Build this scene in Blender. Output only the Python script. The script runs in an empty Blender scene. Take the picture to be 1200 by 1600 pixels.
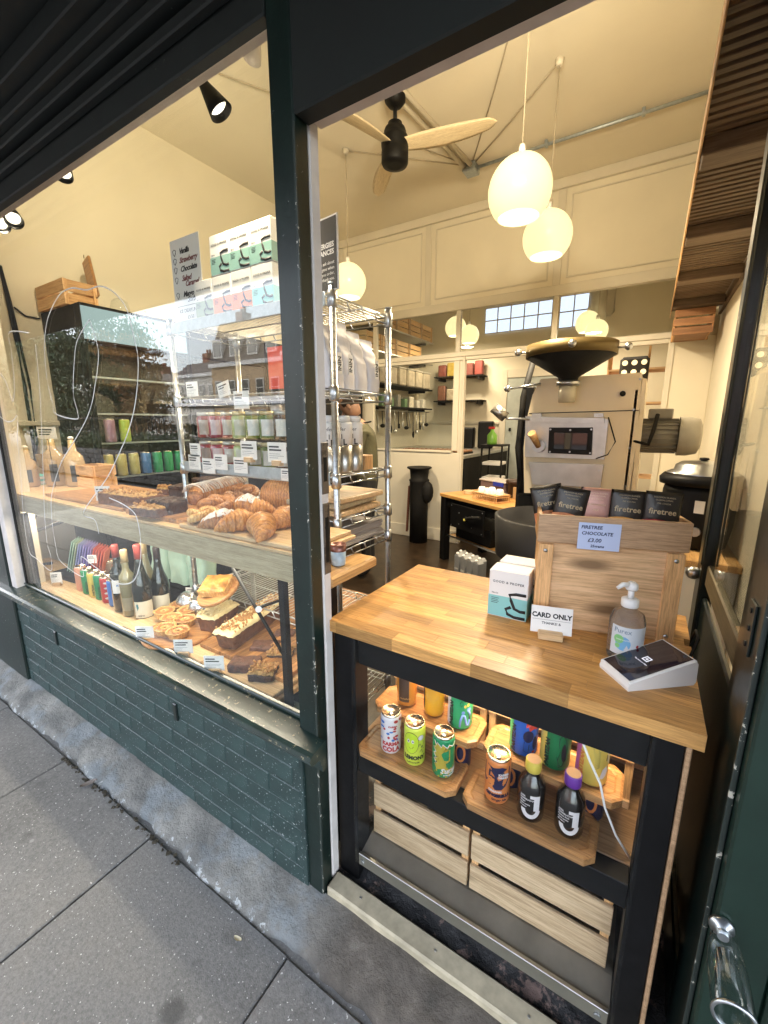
import bpy, bmesh, math, random
from mathutils import Vector, Matrix, Euler
random.seed(7)
SC = bpy.context.scene
COL = SC.collection
PI = math.pi
R = math.radians

# ---------------------------------------------------------------- camera
CAM_Z = 1.55
YAW, PITCH, ROLL = R(31.874), R(11.935), R(-0.055)
FPX = 656.5
_f = Vector((-math.sin(YAW), math.cos(YAW), 0)); _r = Vector((math.cos(YAW), math.sin(YAW), 0)); _u = Vector((0, 0, 1))
C_F = _f * math.cos(PITCH) - _u * math.sin(PITCH)
_u2 = _u * math.cos(PITCH) + _f * math.sin(PITCH)
C_R = _r * math.cos(ROLL) + _u2 * math.sin(ROLL)
C_U = -_r * math.sin(ROLL) + _u2 * math.cos(ROLL)
C_O = Vector((0, 0, CAM_Z))
cam_data = bpy.data.cameras.new('camera')
cam = bpy.data.objects.new('camera', cam_data); COL.objects.link(cam)
cam_data.sensor_fit = 'VERTICAL'; cam_data.sensor_height = 24.0
cam_data.lens = 24.0 * FPX / 1600.0
cam_data.clip_start = 0.03; cam_data.clip_end = 600
mm = Matrix((C_R, C_U, -C_F)).transposed().to_4x4(); mm.translation = C_O
cam.matrix_world = mm
SC.camera = cam

def at(x, y, ax, v):
    """point of the place seen at photo pixel (x, y) on the plane ax = v (surveying help)"""
    d = C_R * ((x - 600) / FPX) - C_U * ((y - 800) / FPX) + C_F
    i = 'xyz'.index(ax)
    return C_O + d * ((v - C_O[i]) / d[i])

# ---------------------------------------------------------------- world, sun, exposure
SUN_EL, SUN_AZ = R(40), R(302)          # bright thin cloud: a very soft sun from the left end of the street
W = bpy.data.worlds.new('World'); SC.world = W; W.use_nodes = True
wn = W.node_tree.nodes; wl = W.node_tree.links
for n in list(wn): wn.remove(n)
sky = wn.new('ShaderNodeTexSky'); sky.sky_type = 'NISHITA'; sky.sun_disc = False
sky.sun_elevation = SUN_EL; sky.sun_rotation = SUN_AZ; sky.dust_density = 2.0; sky.air_density = 1.0
bg = wn.new('ShaderNodeBackground'); bg.inputs[1].default_value = 0.15
wo = wn.new('ShaderNodeOutputWorld')
hsv = wn.new('ShaderNodeHueSaturation'); hsv.inputs['Saturation'].default_value = .42; wl.new(sky.outputs[0], hsv.inputs['Color']); wl.new(hsv.outputs[0], bg.inputs[0]); wl.new(bg.outputs[0], wo.inputs[0])
sd = bpy.data.lights.new('sun', 'SUN'); sd.energy = .9; sd.angle = R(110); sd.color = (1, .94, .86)
sun = bpy.data.objects.new('sun', sd); COL.objects.link(sun)
_d = Vector((math.sin(SUN_AZ) * math.cos(SUN_EL), math.cos(SUN_AZ) * math.cos(SUN_EL), math.sin(SUN_EL)))
sun.rotation_euler = _d.to_track_quat('Z', 'Y').to_euler()
SC.view_settings.view_transform = 'Standard'; SC.view_settings.look = 'None'
SC.view_settings.exposure = 3.0; SC.view_settings.gamma = 1.0
SC.render.engine = 'CYCLES'
cy = SC.cycles
cy.use_denoising = True
try: cy.denoiser = 'OPENIMAGEDENOISE'
except Exception: pass
cy.max_bounces = 8; cy.diffuse_bounces = 4; cy.glossy_bounces = 4; cy.transmission_bounces = 6
cy.transparent_max_bounces = 24; cy.caustics_reflective = False; cy.caustics_refractive = False
cy.sample_clamp_indirect = 6.0

# ---------------------------------------------------------------- mesh helper
class MB:
    def __init__(s): s.v = []; s.f = []; s.sm = []
    def add(s, vs, fs, smooth=False):
        b = len(s.v); s.v += [tuple(p) for p in vs]
        for f in fs: s.f.append(tuple(b + i for i in f)); s.sm.append(smooth)
        return s
    def box(s, x0, x1, y0, y1, z0, z1, c=0.0, M=None):
        if x0 > x1: x0, x1 = x1, x0
        if y0 > y1: y0, y1 = y1, y0
        if z0 > z1: z0, z1 = z1, z0
        if c <= 0:
            vs = [(x, y, z) for x in (x0, x1) for y in (y0, y1) for z in (z0, z1)]
            fs = [(0, 1, 3, 2), (4, 6, 7, 5), (0, 4, 5, 1), (2, 3, 7, 6), (0, 2, 6, 4), (1, 5, 7, 3)]
        else:
            c = min(c, (x1 - x0) * .45, (y1 - y0) * .45, (z1 - z0) * .45)
            lo = (x0, y0, z0); hi = (x1, y1, z1); vs = []; idx = {}
            for sx in (0, 1):
                for sy in (0, 1):
                    for sz in (0, 1):
                        S = (sx, sy, sz)
                        for k in range(3):
                            p = [ (hi if S[j] else lo)[j] if j == k else ((hi[j] - c) if S[j] else (lo[j] + c)) for j in range(3)]
                            idx[(S, k)] = len(vs); vs.append(tuple(p))
            fs = []
            for k in range(3):
                a, b = [j for j in range(3) if j != k]
                for sd_ in (0, 1):
                    q = []
                    for (u, v) in ((0, 0), (1, 0), (1, 1), (0, 1)):
                        S = [0, 0, 0]; S[k] = sd_; S[a] = u; S[b] = v; q.append(idx[(tuple(S), k)])
                    fs.append(tuple(q))
            for k in range(3):
                a, b = [j for j in range(3) if j != k]
                for u in (0, 1):
                    for v in (0, 1):
                        S0 = [0, 0, 0]; S0[a] = u; S0[b] = v; S1 = list(S0); S1[k] = 1
                        S0 = tuple(S0); S1 = tuple(S1)
                        fs.append((idx[(S0, a)], idx[(S1, a)], idx[(S1, b)], idx[(S0, b)]))
            for sx in (0, 1):
                for sy in (0, 1):
                    for sz in (0, 1):
                        S = (sx, sy, sz); fs.append((idx[(S, 0)], idx[(S, 1)], idx[(S, 2)]))
        if M is not None: vs = [M @ Vector(p) for p in vs]
        return s.add(vs, fs)
    def cyl(s, p0, p1, r0, r1=None, n=12, caps=True, smooth=True):
        if r1 is None: r1 = r0
        p0 = Vector(p0); p1 = Vector(p1); d = (p1 - p0)
        if d.length < 1e-9: return s
        q = d.normalized().to_track_quat('Z', 'Y')
        vs = []
        for p, r in ((p0, r0), (p1, r1)):
            for i in range(n):
                a = 2 * PI * i / n; vs.append(p + q @ Vector((math.cos(a) * r, math.sin(a) * r, 0)))
        s.add(vs, [(i, (i + 1) % n, n + (i + 1) % n, n + i) for i in range(n)], smooth)
        if caps: s.add(vs, [tuple(range(n - 1, -1, -1)), tuple(range(n, 2 * n))])
        return s
    def lathe(s, prof, n=24, o=(0, 0, 0), M=None, caps=True, smooth=True):
        o = Vector(o); vs = []
        for r, z in prof:
            for i in range(n):
                a = 2 * PI * i / n; p = Vector((r * math.cos(a), r * math.sin(a), z))
                vs.append((M @ p if M is not None else p) + o)
        fs = []
        for k in range(len(prof) - 1):
            for i in range(n): fs.append((k * n + i, k * n + (i + 1) % n, (k + 1) * n + (i + 1) % n, (k + 1) * n + i))
        s.add(vs, fs, smooth)
        if caps:
            m = len(prof) - 1
            s.add(vs[:n], [tuple(range(n - 1, -1, -1))]); s.add(vs[m * n:], [tuple(range(n))])
        return s
    def tube(s, pts, r, n=8, closed=False):
        pts = [Vector(p) for p in pts]; m = len(pts); vs = []; up = Vector((0, 0, 1))
        for k, p in enumerate(pts):
            a = pts[(k - 1) % m] if (closed or k > 0) else p; b = pts[(k + 1) % m] if (closed or k < m - 1) else p
            t = (b - a).normalized(); x = t.cross(up)
            if x.length < 1e-3: x = t.cross(Vector((1, 0, 0)))
            x.normalize(); y = x.cross(t); rr = r[k] if isinstance(r, (list, tuple)) else r
            for i in range(n):
                an = 2 * PI * i / n; vs.append(p + x * math.cos(an) * rr + y * math.sin(an) * rr)
        fs = []
        for k in range(m if closed else m - 1):
            k2 = (k + 1) % m
            for i in range(n): fs.append((k * n + i, k * n + (i + 1) % n, k2 * n + (i + 1) % n, k2 * n + i))
        s.add(vs, fs, True)
        if not closed: s.add(vs, [tuple(range(n - 1, -1, -1)), tuple(range((m - 1) * n, m * n))])
        return s
    def prism(s, poly, axis, a0, a1, smooth=False):
        """poly: 2-D outline in the two other axes (in xyz order)"""
        def P(u, v, w):
            return {'x': (w, u, v), 'y': (u, w, v), 'z': (u, v, w)}[axis]
        n = len(poly); vs = [P(u, v, a0) for u, v in poly] + [P(u, v, a1) for u, v in poly]
        s.add(vs, [(i, (i + 1) % n, n + (i + 1) % n, n + i) for i in range(n)], smooth)
        s.add(vs, [tuple(range(n - 1, -1, -1)), tuple(range(n, 2 * n))])
        return s
    def ball(s, c, r, n=12, m=8, M=None):
        rx, ry, rz = (r, r, r) if not isinstance(r, (tuple, list)) else r
        vs = []; c = Vector(c)
        for j in range(m + 1):
            t = PI * j / m
            for i in range(n):
                a = 2 * PI * i / n; p = Vector((rx * math.sin(t) * math.cos(a), ry * math.sin(t) * math.sin(a), rz * math.cos(t)))
                vs.append((M @ p if M is not None else p) + c)
        fs = [(j * n + i, (j + 1) * n + i, (j + 1) * n + (i + 1) % n, j * n + (i + 1) % n) for j in range(m) for i in range(n)]
        return s.add(vs, fs, True)
    def sector(s, Rr, a0, a1, z0, z1, n=10, o=(0, 0, 0)):
        vs = []
        for k in range(n + 1):
            a = a0 + (a1 - a0) * k / n
            for z in (z0, z1): vs.append((o[0] + Rr * math.cos(a), o[1] + Rr * math.sin(a), o[2] + z))
        return s.add(vs, [(2 * k, 2 * k + 2, 2 * k + 3, 2 * k + 1) for k in range(n)], True)
    def grid(s, fn, nu, nv, smooth=True):
        vs = [fn(i / nu, j / nv) for j in range(nv + 1) for i in range(nu + 1)]
        fs = [(j * (nu + 1) + i, j * (nu + 1) + i + 1, (j + 1) * (nu + 1) + i + 1, (j + 1) * (nu + 1) + i) for j in range(nv) for i in range(nu)]
        return s.add(vs, fs, smooth)
    def xf(s, M): s.v = [tuple(M @ Vector(p)) for p in s.v]; return s
    def merge(s, o): return s.add(o.v, o.f) if False else s._m(o)
    def _m(s, o):
        b = len(s.v); s.v += o.v; s.f += [tuple(b + i for i in f) for f in o.f]; s.sm += o.sm; return s
    def mesh(s, name, m, off=(0, 0, 0)):
        me = bpy.data.meshes.new(name); ox, oy, oz = off
        me.from_pydata([(x - ox, y - oy, z - oz) for x, y, z in s.v], [], s.f)
        me.polygons.foreach_set('use_smooth', s.sm)
        if m is not None: me.materials.append(m)
        bm = bmesh.new(); bm.from_mesh(me)
        bmesh.ops.remove_doubles(bm, verts=bm.verts, dist=1e-6)
        bmesh.ops.recalc_face_normals(bm, faces=bm.faces); bm.to_mesh(me); bm.free()
        me.update()
        return me

def wpos(o):
    p = Vector((0, 0, 0))
    while o is not None: p = p + o.location; o = o.parent
    return p
def part(name, mb, m, parent=None, w=False, label=None, kind=None):
    """one mesh object; w=True: mb is in world coordinates (parent unrotated)"""
    off = wpos(parent) if (w and parent is not None) else (0, 0, 0)
    me = mb.mesh(name, m, off) if isinstance(mb, MB) else mb
    o = bpy.data.objects.new(name, me); COL.objects.link(o)
    if parent is not None: o.parent = parent
    if label: o['label'] = label
    if kind: o['kind'] = kind
    return o
def thing(name, label, cat, loc=(0, 0, 0), rz=0.0, group=None, rot=None):
    o = bpy.data.objects.new(name, None); COL.objects.link(o); o.empty_display_size = .05
    o.location = loc; o.rotation_euler = rot if rot is not None else (0, 0, rz)
    o['label'] = label; o['category'] = cat
    if group: o['group'] = group
    return o
def solo(name, mb, m, label, cat, loc=(0, 0, 0), rz=0.0, group=None, w=False, rot=None):
    me = mb.mesh(name, m, loc if w else (0, 0, 0))
    o = bpy.data.objects.new(name, me); COL.objects.link(o); o.location = loc
    o.rotation_euler = rot if rot is not None else (0, 0, rz)
    o['label'] = label; o['category'] = cat
    if group: o['group'] = group
    return o
def struct(name, mb, m, parent=None):
    o = part(name, mb, m, parent)
    o['kind'] = 'structure'
    return o
def copy_tree(o, parent=None, loc=None, rz=None, label=None):
    c = o.copy(); COL.objects.link(c)
    if parent is not None: c.parent = parent
    if loc is not None: c.location = loc
    if rz is not None: c.rotation_euler = (0, 0, rz)
    if label: c['label'] = label
    for ch in list(o.children): copy_tree(ch, c)
    return c
def face_cam(x, y): return math.atan2(-x, y)
def BX(x0, x1, y0, y1, z0, z1, c=0): return MB().box(x0, x1, y0, y1, z0, z1, c)

def text_mesh(s, size, bold=0.0, shear=0.0, align='LEFT', depth=0.0003, sp=1.0):
    cu = bpy.data.curves.new('t', 'FONT'); cu.body = s; cu.size = size; cu.extrude = depth; cu.offset = bold
    cu.shear = shear; cu.align_x = align; cu.space_character = sp; cu.resolution_u = 2
    o = bpy.data.objects.new('t', cu)
    me = bpy.data.meshes.new_from_object(o)
    bpy.data.objects.remove(o); bpy.data.curves.remove(cu)
    return me
def text(name, s, size, m, parent, M, **k):
    me = text_mesh(s, size, **k); me.name = name
    me.transform(M); me.materials.clear(); me.materials.append(m)
    return part(name, me, None, parent)
def text_cyl(name, s, size, m, parent, Rr, a0, z0, vertical=False, o=(0, 0, 0), **k):
    """lettering wrapped on a cylinder; a0 = angle of the text start; reads left to right as seen from outside"""
    me = text_mesh(s, size, **k)
    for v in me.vertices:
        x, y, z = v.co
        if vertical: x, y = -y, x
        a = a0 + x / Rr
        v.co = (o[0] + (Rr + z + .0004) * math.cos(a), o[1] + (Rr + z + .0004) * math.sin(a), o[2] + z0 + y)
    me.materials.clear(); me.materials.append(m)
    me.name = name
    return part(name, me, None, parent)
def FR(o=(0, 0, 0)):
    """frame for flat text on a surface facing -Y: text x -> +X, text y -> +Z, out -> -Y"""
    return Matrix.Translation(Vector(o)) @ Matrix(((1, 0, 0, 0), (0, 0, -1, 0), (0, 1, 0, 0), (0, 0, 0, 1)))

# ---------------------------------------------------------------- materials
def nt(name):
    m = bpy.data.materials.new(name); m.use_nodes = True; t = m.node_tree
    return m, t, t.nodes, t.links, t.nodes['Principled BSDF']
def coords(t, L, scale=(1, 1, 1), rnd=True, geo=False):
    N = t.nodes
    tc = N.new('ShaderNodeTexCoord'); mp = N.new('ShaderNodeMapping')
    L.new(tc.outputs['Object'], mp.inputs[0]); mp.inputs['Scale'].default_value = scale
    if rnd:
        oi = N.new('ShaderNodeObjectInfo'); mu = N.new('ShaderNodeMath'); mu.operation = 'MULTIPLY'; mu.inputs[1].default_value = 37.0
        L.new(oi.outputs['Random'], mu.inputs[0]); L.new(mu.outputs[0], mp.inputs['Location'])
    return mp.outputs[0]
def noise(N, L, vec, sc, det=4, rough=.55, dist=0):
    n = N.new('ShaderNodeTexNoise'); n.inputs['Scale'].default_value = sc; n.inputs['Detail'].default_value = det
    n.inputs['Roughness'].default_value = rough; n.inputs['Distortion'].default_value = dist
    L.new(vec, n.inputs['Vector']); return n.outputs['Fac']
def ramp(N, L, fac, stops):
    r = N.new('ShaderNodeValToRGB'); e = r.color_ramp.elements
    while len(e) < len(stops): e.new(.5)
    for k, (p, c) in enumerate(stops): e[k].position = p; e[k].color = (*c, 1) if len(c) == 3 else c
    L.new(fac, r.inputs[0]); return r.outputs[0]
def mixc(N, L, fac, a, b, mode='MIX'):
    x = N.new('ShaderNodeMix'); x.data_type = 'RGBA'; x.blend_type = mode
    if isinstance(fac, (int, float)): x.inputs[0].default_value = fac
    else: L.new(fac, x.inputs[0])
    for i, c in ((6, a), (7, b)):
        if isinstance(c, tuple): x.inputs[i].default_value = (*c, 1)
        else: L.new(c, x.inputs[i])
    return x.outputs[2]
def bump(N, L, h, P, st=.3, dist=.002):
    b = N.new('ShaderNodeBump'); b.inputs['Strength'].default_value = st; b.inputs['Distance'].default_value = dist
    L.new(h, b.inputs['Height']); L.new(b.outputs[0], P.inputs['Normal'])
def sc3(c, k): return tuple(max(0, min(1, x * k)) for x in c)
_mc = {}
def mat(name, col, rough=.5, metal=0.0, var=.12, vs=8, bs=120, bst=.15, coat=0, emit=None, es=1, spec=None, rnd=.0, bd=.001):
    if name in _mc: return _mc[name]
    m, t, N, L, P = nt(name)
    v = coords(t, L); n1 = noise(N, L, v, vs, 5)
    c = ramp(N, L, n1, [(.3, sc3(col, 1 - var)), (.7, sc3(col, 1 + var))])
    if rnd:
        oi = N.new('ShaderNodeObjectInfo')
        hs = N.new('ShaderNodeMapRange'); hs.inputs[3].default_value = 1 - rnd; hs.inputs[4].default_value = 1 + rnd
        L.new(oi.outputs['Random'], hs.inputs[0]); hv = N.new('ShaderNodeHueSaturation'); L.new(hs.outputs[0], hv.inputs['Value']); L.new(c, hv.inputs['Color']); c = hv.outputs[0]
    L.new(c, P.inputs['Base Color'])
    rr = N.new('ShaderNodeMapRange'); rr.inputs[3].default_value = max(.02, rough - .08); rr.inputs[4].default_value = min(1, rough + .1)
    L.new(noise(N, L, v, vs * 3, 3), rr.inputs[0]); L.new(rr.outputs[0], P.inputs['Roughness'])
    P.inputs['Metallic'].default_value = metal
    if spec is not None: P.inputs['Specular IOR Level'].default_value = spec
    if coat: P.inputs['Coat Weight'].default_value = coat; P.inputs['Coat Roughness'].default_value = .08
    if bst: bump(N, L, noise(N, L, v, bs, 3), P, bst, bd)
    if emit: P.inputs['Emission Color'].default_value = (*emit, 1); P.inputs['Emission Strength'].default_value = es
    _mc[name] = m; return m
def wood(name, c1, c2, axis='x', s=1.0, rough=.5, rnd=.15, coat=0, knots=0):
    if name in _mc: return _mc[name]
    m, t, N, L, P = nt(name)
    k = {'x': (1.7, 30, 30), 'y': (30, 1.7, 30), 'z': (30, 30, 1.7)}[axis]
    v = coords(t, L, tuple(q * s for q in k))
    g = noise(N, L, v, 2.2, 6, .6, .6); fine = noise(N, L, v, 9, 5, .7)
    c = ramp(N, L, g, [(.34, sc3(c2, .85)), (.5, tuple((a + b) / 2 for a, b in zip(c1, c2))), (.62, c1)])
    c = mixc(N, L, .42, c, ramp(N, L, fine, [(.38, sc3(c2, .7)), (.58, sc3(c1, 1.1))]))
    if knots:
        v2 = coords(t, L, tuple(q * s for q in {'x': (3, 9, 9), 'y': (9, 3, 9), 'z': (9, 9, 3)}[axis]))
        vo = N.new('ShaderNodeTexVoronoi'); vo.inputs['Scale'].default_value = 1.5; L.new(v2, vo.inputs['Vector'])
        kn = ramp(N, L, vo.outputs['Distance'], [(.10, (.9, .9, .9)), (.26, (0, 0, 0))])
        c = mixc(N, L, kn, c, sc3(c2, .35))
    oi = N.new('ShaderNodeObjectInfo'); mr = N.new('ShaderNodeMapRange'); mr.inputs[3].default_value = 1 - rnd; mr.inputs[4].default_value = 1 + rnd
    L.new(oi.outputs['Random'], mr.inputs[0]); hv = N.new('ShaderNodeHueSaturation'); L.new(mr.outputs[0], hv.inputs['Value']); L.new(c, hv.inputs['Color'])
    L.new(hv.outputs[0], P.inputs['Base Color']); P.inputs['Roughness'].default_value = rough
    if coat: P.inputs['Coat Weight'].default_value = coat; P.inputs['Coat Roughness'].default_value = .2
    bump(N, L, fine, P, .12, .001)
    _mc[name] = m; return m
def chipped(name, col, chip, thr=.68, sc=30, rough=.3, bst=.3, bs=60, var=.25, drips=0, coat=.3):
    """gloss paint with flaked specks of the layer below; on the sill, painted glints"""
    if name in _mc: return _mc[name]
    m, t, N, L, P = nt(name)
    v = coords(t, L, rnd=False)
    a = noise(N, L, v, sc, 6, .7); b = noise(N, L, v, 3.0, 3)
    mu = N.new('ShaderNodeMath'); mu.operation = 'MULTIPLY_ADD'; mu.inputs[1].default_value = .25; L.new(b, mu.inputs[0]); L.new(a, mu.inputs[2])
    k = ramp(N, L, mu.outputs[0], [(thr + .125, (0, 0, 0)), (thr + .14, (1, 1, 1))])
    base = ramp(N, L, noise(N, L, v, 9, 5), [(.3, sc3(col, 1 - var)), (.7, sc3(col, 1 + var))])
    L.new(mixc(N, L, k, base, chip), P.inputs['Base Color'])
    P.inputs['Roughness'].default_value = rough; P.inputs['Coat Weight'].default_value = coat; P.inputs['Coat Roughness'].default_value = .15
    bump(N, L, noise(N, L, v, bs, 4), P, bst, .0015)
    _mc[name] = m; return m
def thin_glass(name, tint=(1, 1, 1), base=.04, dirt=0.0):
    m, t, N, L, P = nt(name); N.remove(P)
    out = N['Material Output']
    g = N.new('ShaderNodeNewGeometry'); vm = N.new('ShaderNodeVectorMath'); vm.operation = 'DOT_PRODUCT'
    L.new(g.outputs['Incoming'], vm.inputs[0]); L.new(g.outputs['Normal'], vm.inputs[1])
    ab = N.new('ShaderNodeMath'); ab.operation = 'ABSOLUTE'; L.new(vm.outputs['Value'], ab.inputs[0])
    su = N.new('ShaderNodeMath'); su.operation = 'SUBTRACT'; su.inputs[0].default_value = 1; L.new(ab.outputs[0], su.inputs[1])
    pw = N.new('ShaderNodeMath'); pw.operation = 'POWER'; pw.inputs[1].default_value = 5; L.new(su.outputs[0], pw.inputs[0])
    ma = N.new('ShaderNodeMath'); ma.operation = 'MULTIPLY_ADD'; ma.inputs[1].default_value = 1 - base; ma.inputs[2].default_value = base; L.new(pw.outputs[0], ma.inputs[0])
    tr = N.new('ShaderNodeBsdfTransparent'); tr.inputs[0].default_value = (*tint, 1)
    gl = N.new('ShaderNodeBsdfGlossy'); gl.inputs['Roughness'].default_value = 0.0
    mx = N.new('ShaderNodeMixShader'); L.new(ma.outputs[0], mx.inputs[0]); L.new(tr.outputs[0], mx.inputs[1]); L.new(gl.outputs[0], mx.inputs[2])
    res = mx.outputs[0]
    if dirt:
        di = N.new('ShaderNodeBsdfDiffuse'); di.inputs[0].default_value = (.6, .6, .6, 1)
        v = coords(t, L, (1, 1, .3)); fr = ramp(N, L, noise(N, L, v, 2.5, 6, .65), [(.4, (0, 0, 0)), (.8, (dirt, dirt, dirt))])
        m2 = N.new('ShaderNodeMixShader'); L.new(fr, m2.inputs[0]); L.new(res, m2.inputs[1]); L.new(di.outputs[0], m2.inputs[2]); res = m2.outputs[0]
    L.new(res, out.inputs[0]); _mc[name] = m
    return m

M_GREEN = chipped('green_gloss_paint', (.006, .015, .012), (.50, .54, .50), .672, 60, .36, .45, 40, .35, coat=.08)
M_GREEN2 = chipped('green_black_gloss_paint', (.003, .009, .008), (.30, .32, .30), .70, 60, .3, .3, 40)
M_CORN = chipped('cornice_paint', (.002, .005, .004), (.05, .06, .05), .70, 30, .65, .3, 30, .3, coat=0)
M_GREENR = chipped('bottle_green_paint', (.006, .020, .013), (.45, .46, .42), .74, 60, .35, .3, 60, .2, coat=.1)
M_BRICKP = chipped('painted_brick', (.024, .046, .044), (.50, .54, .55), .628, 110, .5, 1.0, 28, .35, coat=.1)
M_SILL = chipped('sill_paint_glints', (.014, .028, .024), (.24, .21, .13), .62, 50, .3, .5, 30, .4)  # gold specks paint the lamps' reflection into the sill colour
M_PLASTER = mat('off_white_plaster', (.62, .58, .55), .8, var=.12, vs=12, bs=60, bst=.5)
M_CREAM = mat('cream_paint', (.76, .70, .56), .55, var=.04, vs=2, bs=200, bst=.08)
M_CREAM2 = mat('cream_gloss_joinery', (.66, .61, .50), .4, var=.05, vs=3, bs=120, bst=.08)
M_CEIL = mat('ceiling_paint', (.78, .72, .58), .85, var=.04, vs=1.5, bs=90, bst=.15)
M_BLACK = mat('black_metal', (.0045, .0045, .005), .5, var=.3, vs=20, bst=.1, spec=.22)
M_BLACKM = mat('black_matt', (.008, .0075, .007), .7, var=.3, vs=20, spec=.25)
M_CHROME = mat('chrome', (.46, .48, .50), .30, 1.0, var=.05, vs=30, bst=0)
M_STEEL = mat('brushed_steel', (.5, .49, .46), .34, 1.0, var=.1, vs=12, bst=.12, bs=300)
M_GALV = mat('galvanised_steel', (.42, .47, .50), .42, .7, var=.15, vs=40)
M_WHITE = mat('white_card', (.78, .77, .74), .6, var=.03)
M_WPLAST = mat('white_plastic', (.80, .79, .77), .3, var=.02, bst=.03)
M_INK = mat('black_ink', (.012, .012, .014), .6, var=.05, bst=0)
M_OAK = wood('oak_stave', (.62, .34, .105), (.36, .165, .045), 'x', 1.0, .46, .30, .10)
M_OAKE = wood('oak_edge', (.40, .25, .11), (.25, .145, .06), 'x', 1.5, .5, .12)
M_OAKY = wood('oak_stave_inward', (.58, .36, .15), (.36, .19, .07), 'y', 1.0, .38, .2, .2)
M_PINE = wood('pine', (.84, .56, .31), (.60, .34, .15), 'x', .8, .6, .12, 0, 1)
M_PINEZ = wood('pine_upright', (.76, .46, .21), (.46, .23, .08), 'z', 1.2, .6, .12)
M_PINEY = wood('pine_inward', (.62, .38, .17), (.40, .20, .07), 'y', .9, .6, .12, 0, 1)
M_CRATE = wood('pale_crate_wood', (.64, .47, .29), (.42, .27, .14), 'x', .9, .65, .1, 0, 1)
M_TRAY = wood('acacia', (.52, .27, .10), (.24, .10, .035), 'x', 1.0, .4, .2, .2)
M_TRAYY = wood('acacia_inward', (.50, .25, .09), (.20, .08, .03), 'y', 1.0, .4, .35, .2)
M_BAMB = wood('walnut_tray', (.54, .35, .20), (.34, .20, .10), 'x', 1.6, .5, .05)
M_ASH = wood('ash_board', (.72, .52, .30), (.52, .33, .15), 'x', .9, .45, .15, .2)
M_ASHD = wood('limed_board', (.50, .42, .27), (.33, .26, .15), 'x', 1.0, .5, .03, .15)
M_FAN = wood('fan_blade_wood', (.80, .68, .46), (.64, .50, .30), 'x', 2.5, .4, .1)
G_WIN = thin_glass('window_glass', (.985, 1, .99), .057, .003)
G_CLEAR = thin_glass('clear_glass', (.97, .99, .98), .04)
G_CASE = thin_glass('cabinet_glass', (.99, 1, 1), .012)
G_PLAST = thin_glass('clear_plastic', (.95, .97, .97), .05)
def liquid(name, col, rough=.1):
    m, t, N, L, P = nt(name); P.inputs['Base Color'].default_value = (*col, 1); P.inputs['Roughness'].default_value = rough
    P.inputs['Coat Weight'].default_value = .8; P.inputs['Coat Roughness'].default_value = .03; _mc[name] = m; return m
def flat(name, col, rough=.55, metal=0, emit=0):
    if name in _mc: return _mc[name]
    m, t, N, L, P = nt(name); P.inputs['Base Color'].default_value = (*col, 1); P.inputs['Roughness'].default_value = rough; P.inputs['Metallic'].default_value = metal
    if emit: P.inputs['Emission Color'].default_value = (*col, 1); P.inputs['Emission Strength'].default_value = emit
    _mc[name] = m; return m
def glow(name, col, st):
    m, t, N, L, P = nt(name); N.remove(P); e = N.new('ShaderNodeEmission'); e.inputs[0].default_value = (*col, 1); e.inputs[1].default_value = st
    L.new(e.outputs[0], N['Material Output'].inputs[0]); _mc[name] = m; return m
def lamp(name, typ, loc, energy, col, parent=None, **k):
    d = bpy.data.lights.new(name, typ); d.energy = energy; d.color = col
    for a, b in k.items():
        if a != 'rot': setattr(d, a, b)
    o = bpy.data.objects.new(name, d); COL.objects.link(o); o.location = loc
    if 'rot' in k: o.rotation_euler = k['rot']
    if parent is not None: o.parent = parent
    return o

# ================================================================ ground
def stone_mat(name, c, warm, specks=.72, paint=0.0):
    m, t, N, L, P = nt(name); v = coords(t, L, rnd=True)
    a = noise(N, L, v, 2.2, 6, .6); b = noise(N, L, v, 95, 4, .7); f = noise(N, L, v, 240, 2)
    col = ramp(N, L, a, [(.3, sc3(c, .62)), (.5, c), (.72, sc3(warm, 1.12))])
    col = mixc(N, L, .45, col, ramp(N, L, b, [(.35, sc3(c, .55)), (.65, sc3(c, 1.5))]), 'MIX')
    sp = ramp(N, L, noise(N, L, v, 130, 1, .4), [(specks, (0, 0, 0)), (specks + .02, (1, 1, 1))])
    col = mixc(N, L, sp, col, sc3(c, 3.2))
    v2 = coords(t, L, rnd=True)
    st = ramp(N, L, noise(N, L, v2, 5, 2, .4), [(.66, (0, 0, 0)), (.74, (.55, .55, .55))])
    col = mixc(N, L, st, col, sc3(c, .42))
    v3 = coords(t, L, (1, 1, .2), rnd=True); vo = N.new('ShaderNodeTexVoronoi'); vo.inputs['Scale'].default_value = 3.1; L.new(v3, vo.inputs['Vector'])
    ds_ = N.new('ShaderNodeMath'); ds_.operation = 'ADD'; L.new(vo.outputs['Distance'], ds_.inputs[0]); nn = N.new('ShaderNodeMath'); nn.operation = 'MULTIPLY'; nn.inputs[1].default_value = .12; L.new(noise(N, L, v3, 18, 4), nn.inputs[0]); L.new(nn.outputs[0], ds_.inputs[1])
    col = mixc(N, L, ramp(N, L, ds_.outputs[0], [(.13, (.75, .75, .75)), (.19, (0, 0, 0))]), col, sc3(c, .35))
    vo2 = N.new('ShaderNodeTexVoronoi'); vo2.inputs['Scale'].default_value = 9; L.new(v3, vo2.inputs['Vector'])
    col = mixc(N, L, ramp(N, L, vo2.outputs['Distance'], [(.05, (.6, .6, .6)), (.08, (0, 0, 0))]), col, sc3(c, 1.9))
    L.new(col, P.inputs['Base Color']); P.inputs['Roughness'].default_value = .8; bump(N, L, f, P, .6, .002)
    return m
M_SLAB = stone_mat('york_stone', (.172, .170, .166), (.205, .192, .172), .72)
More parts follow.
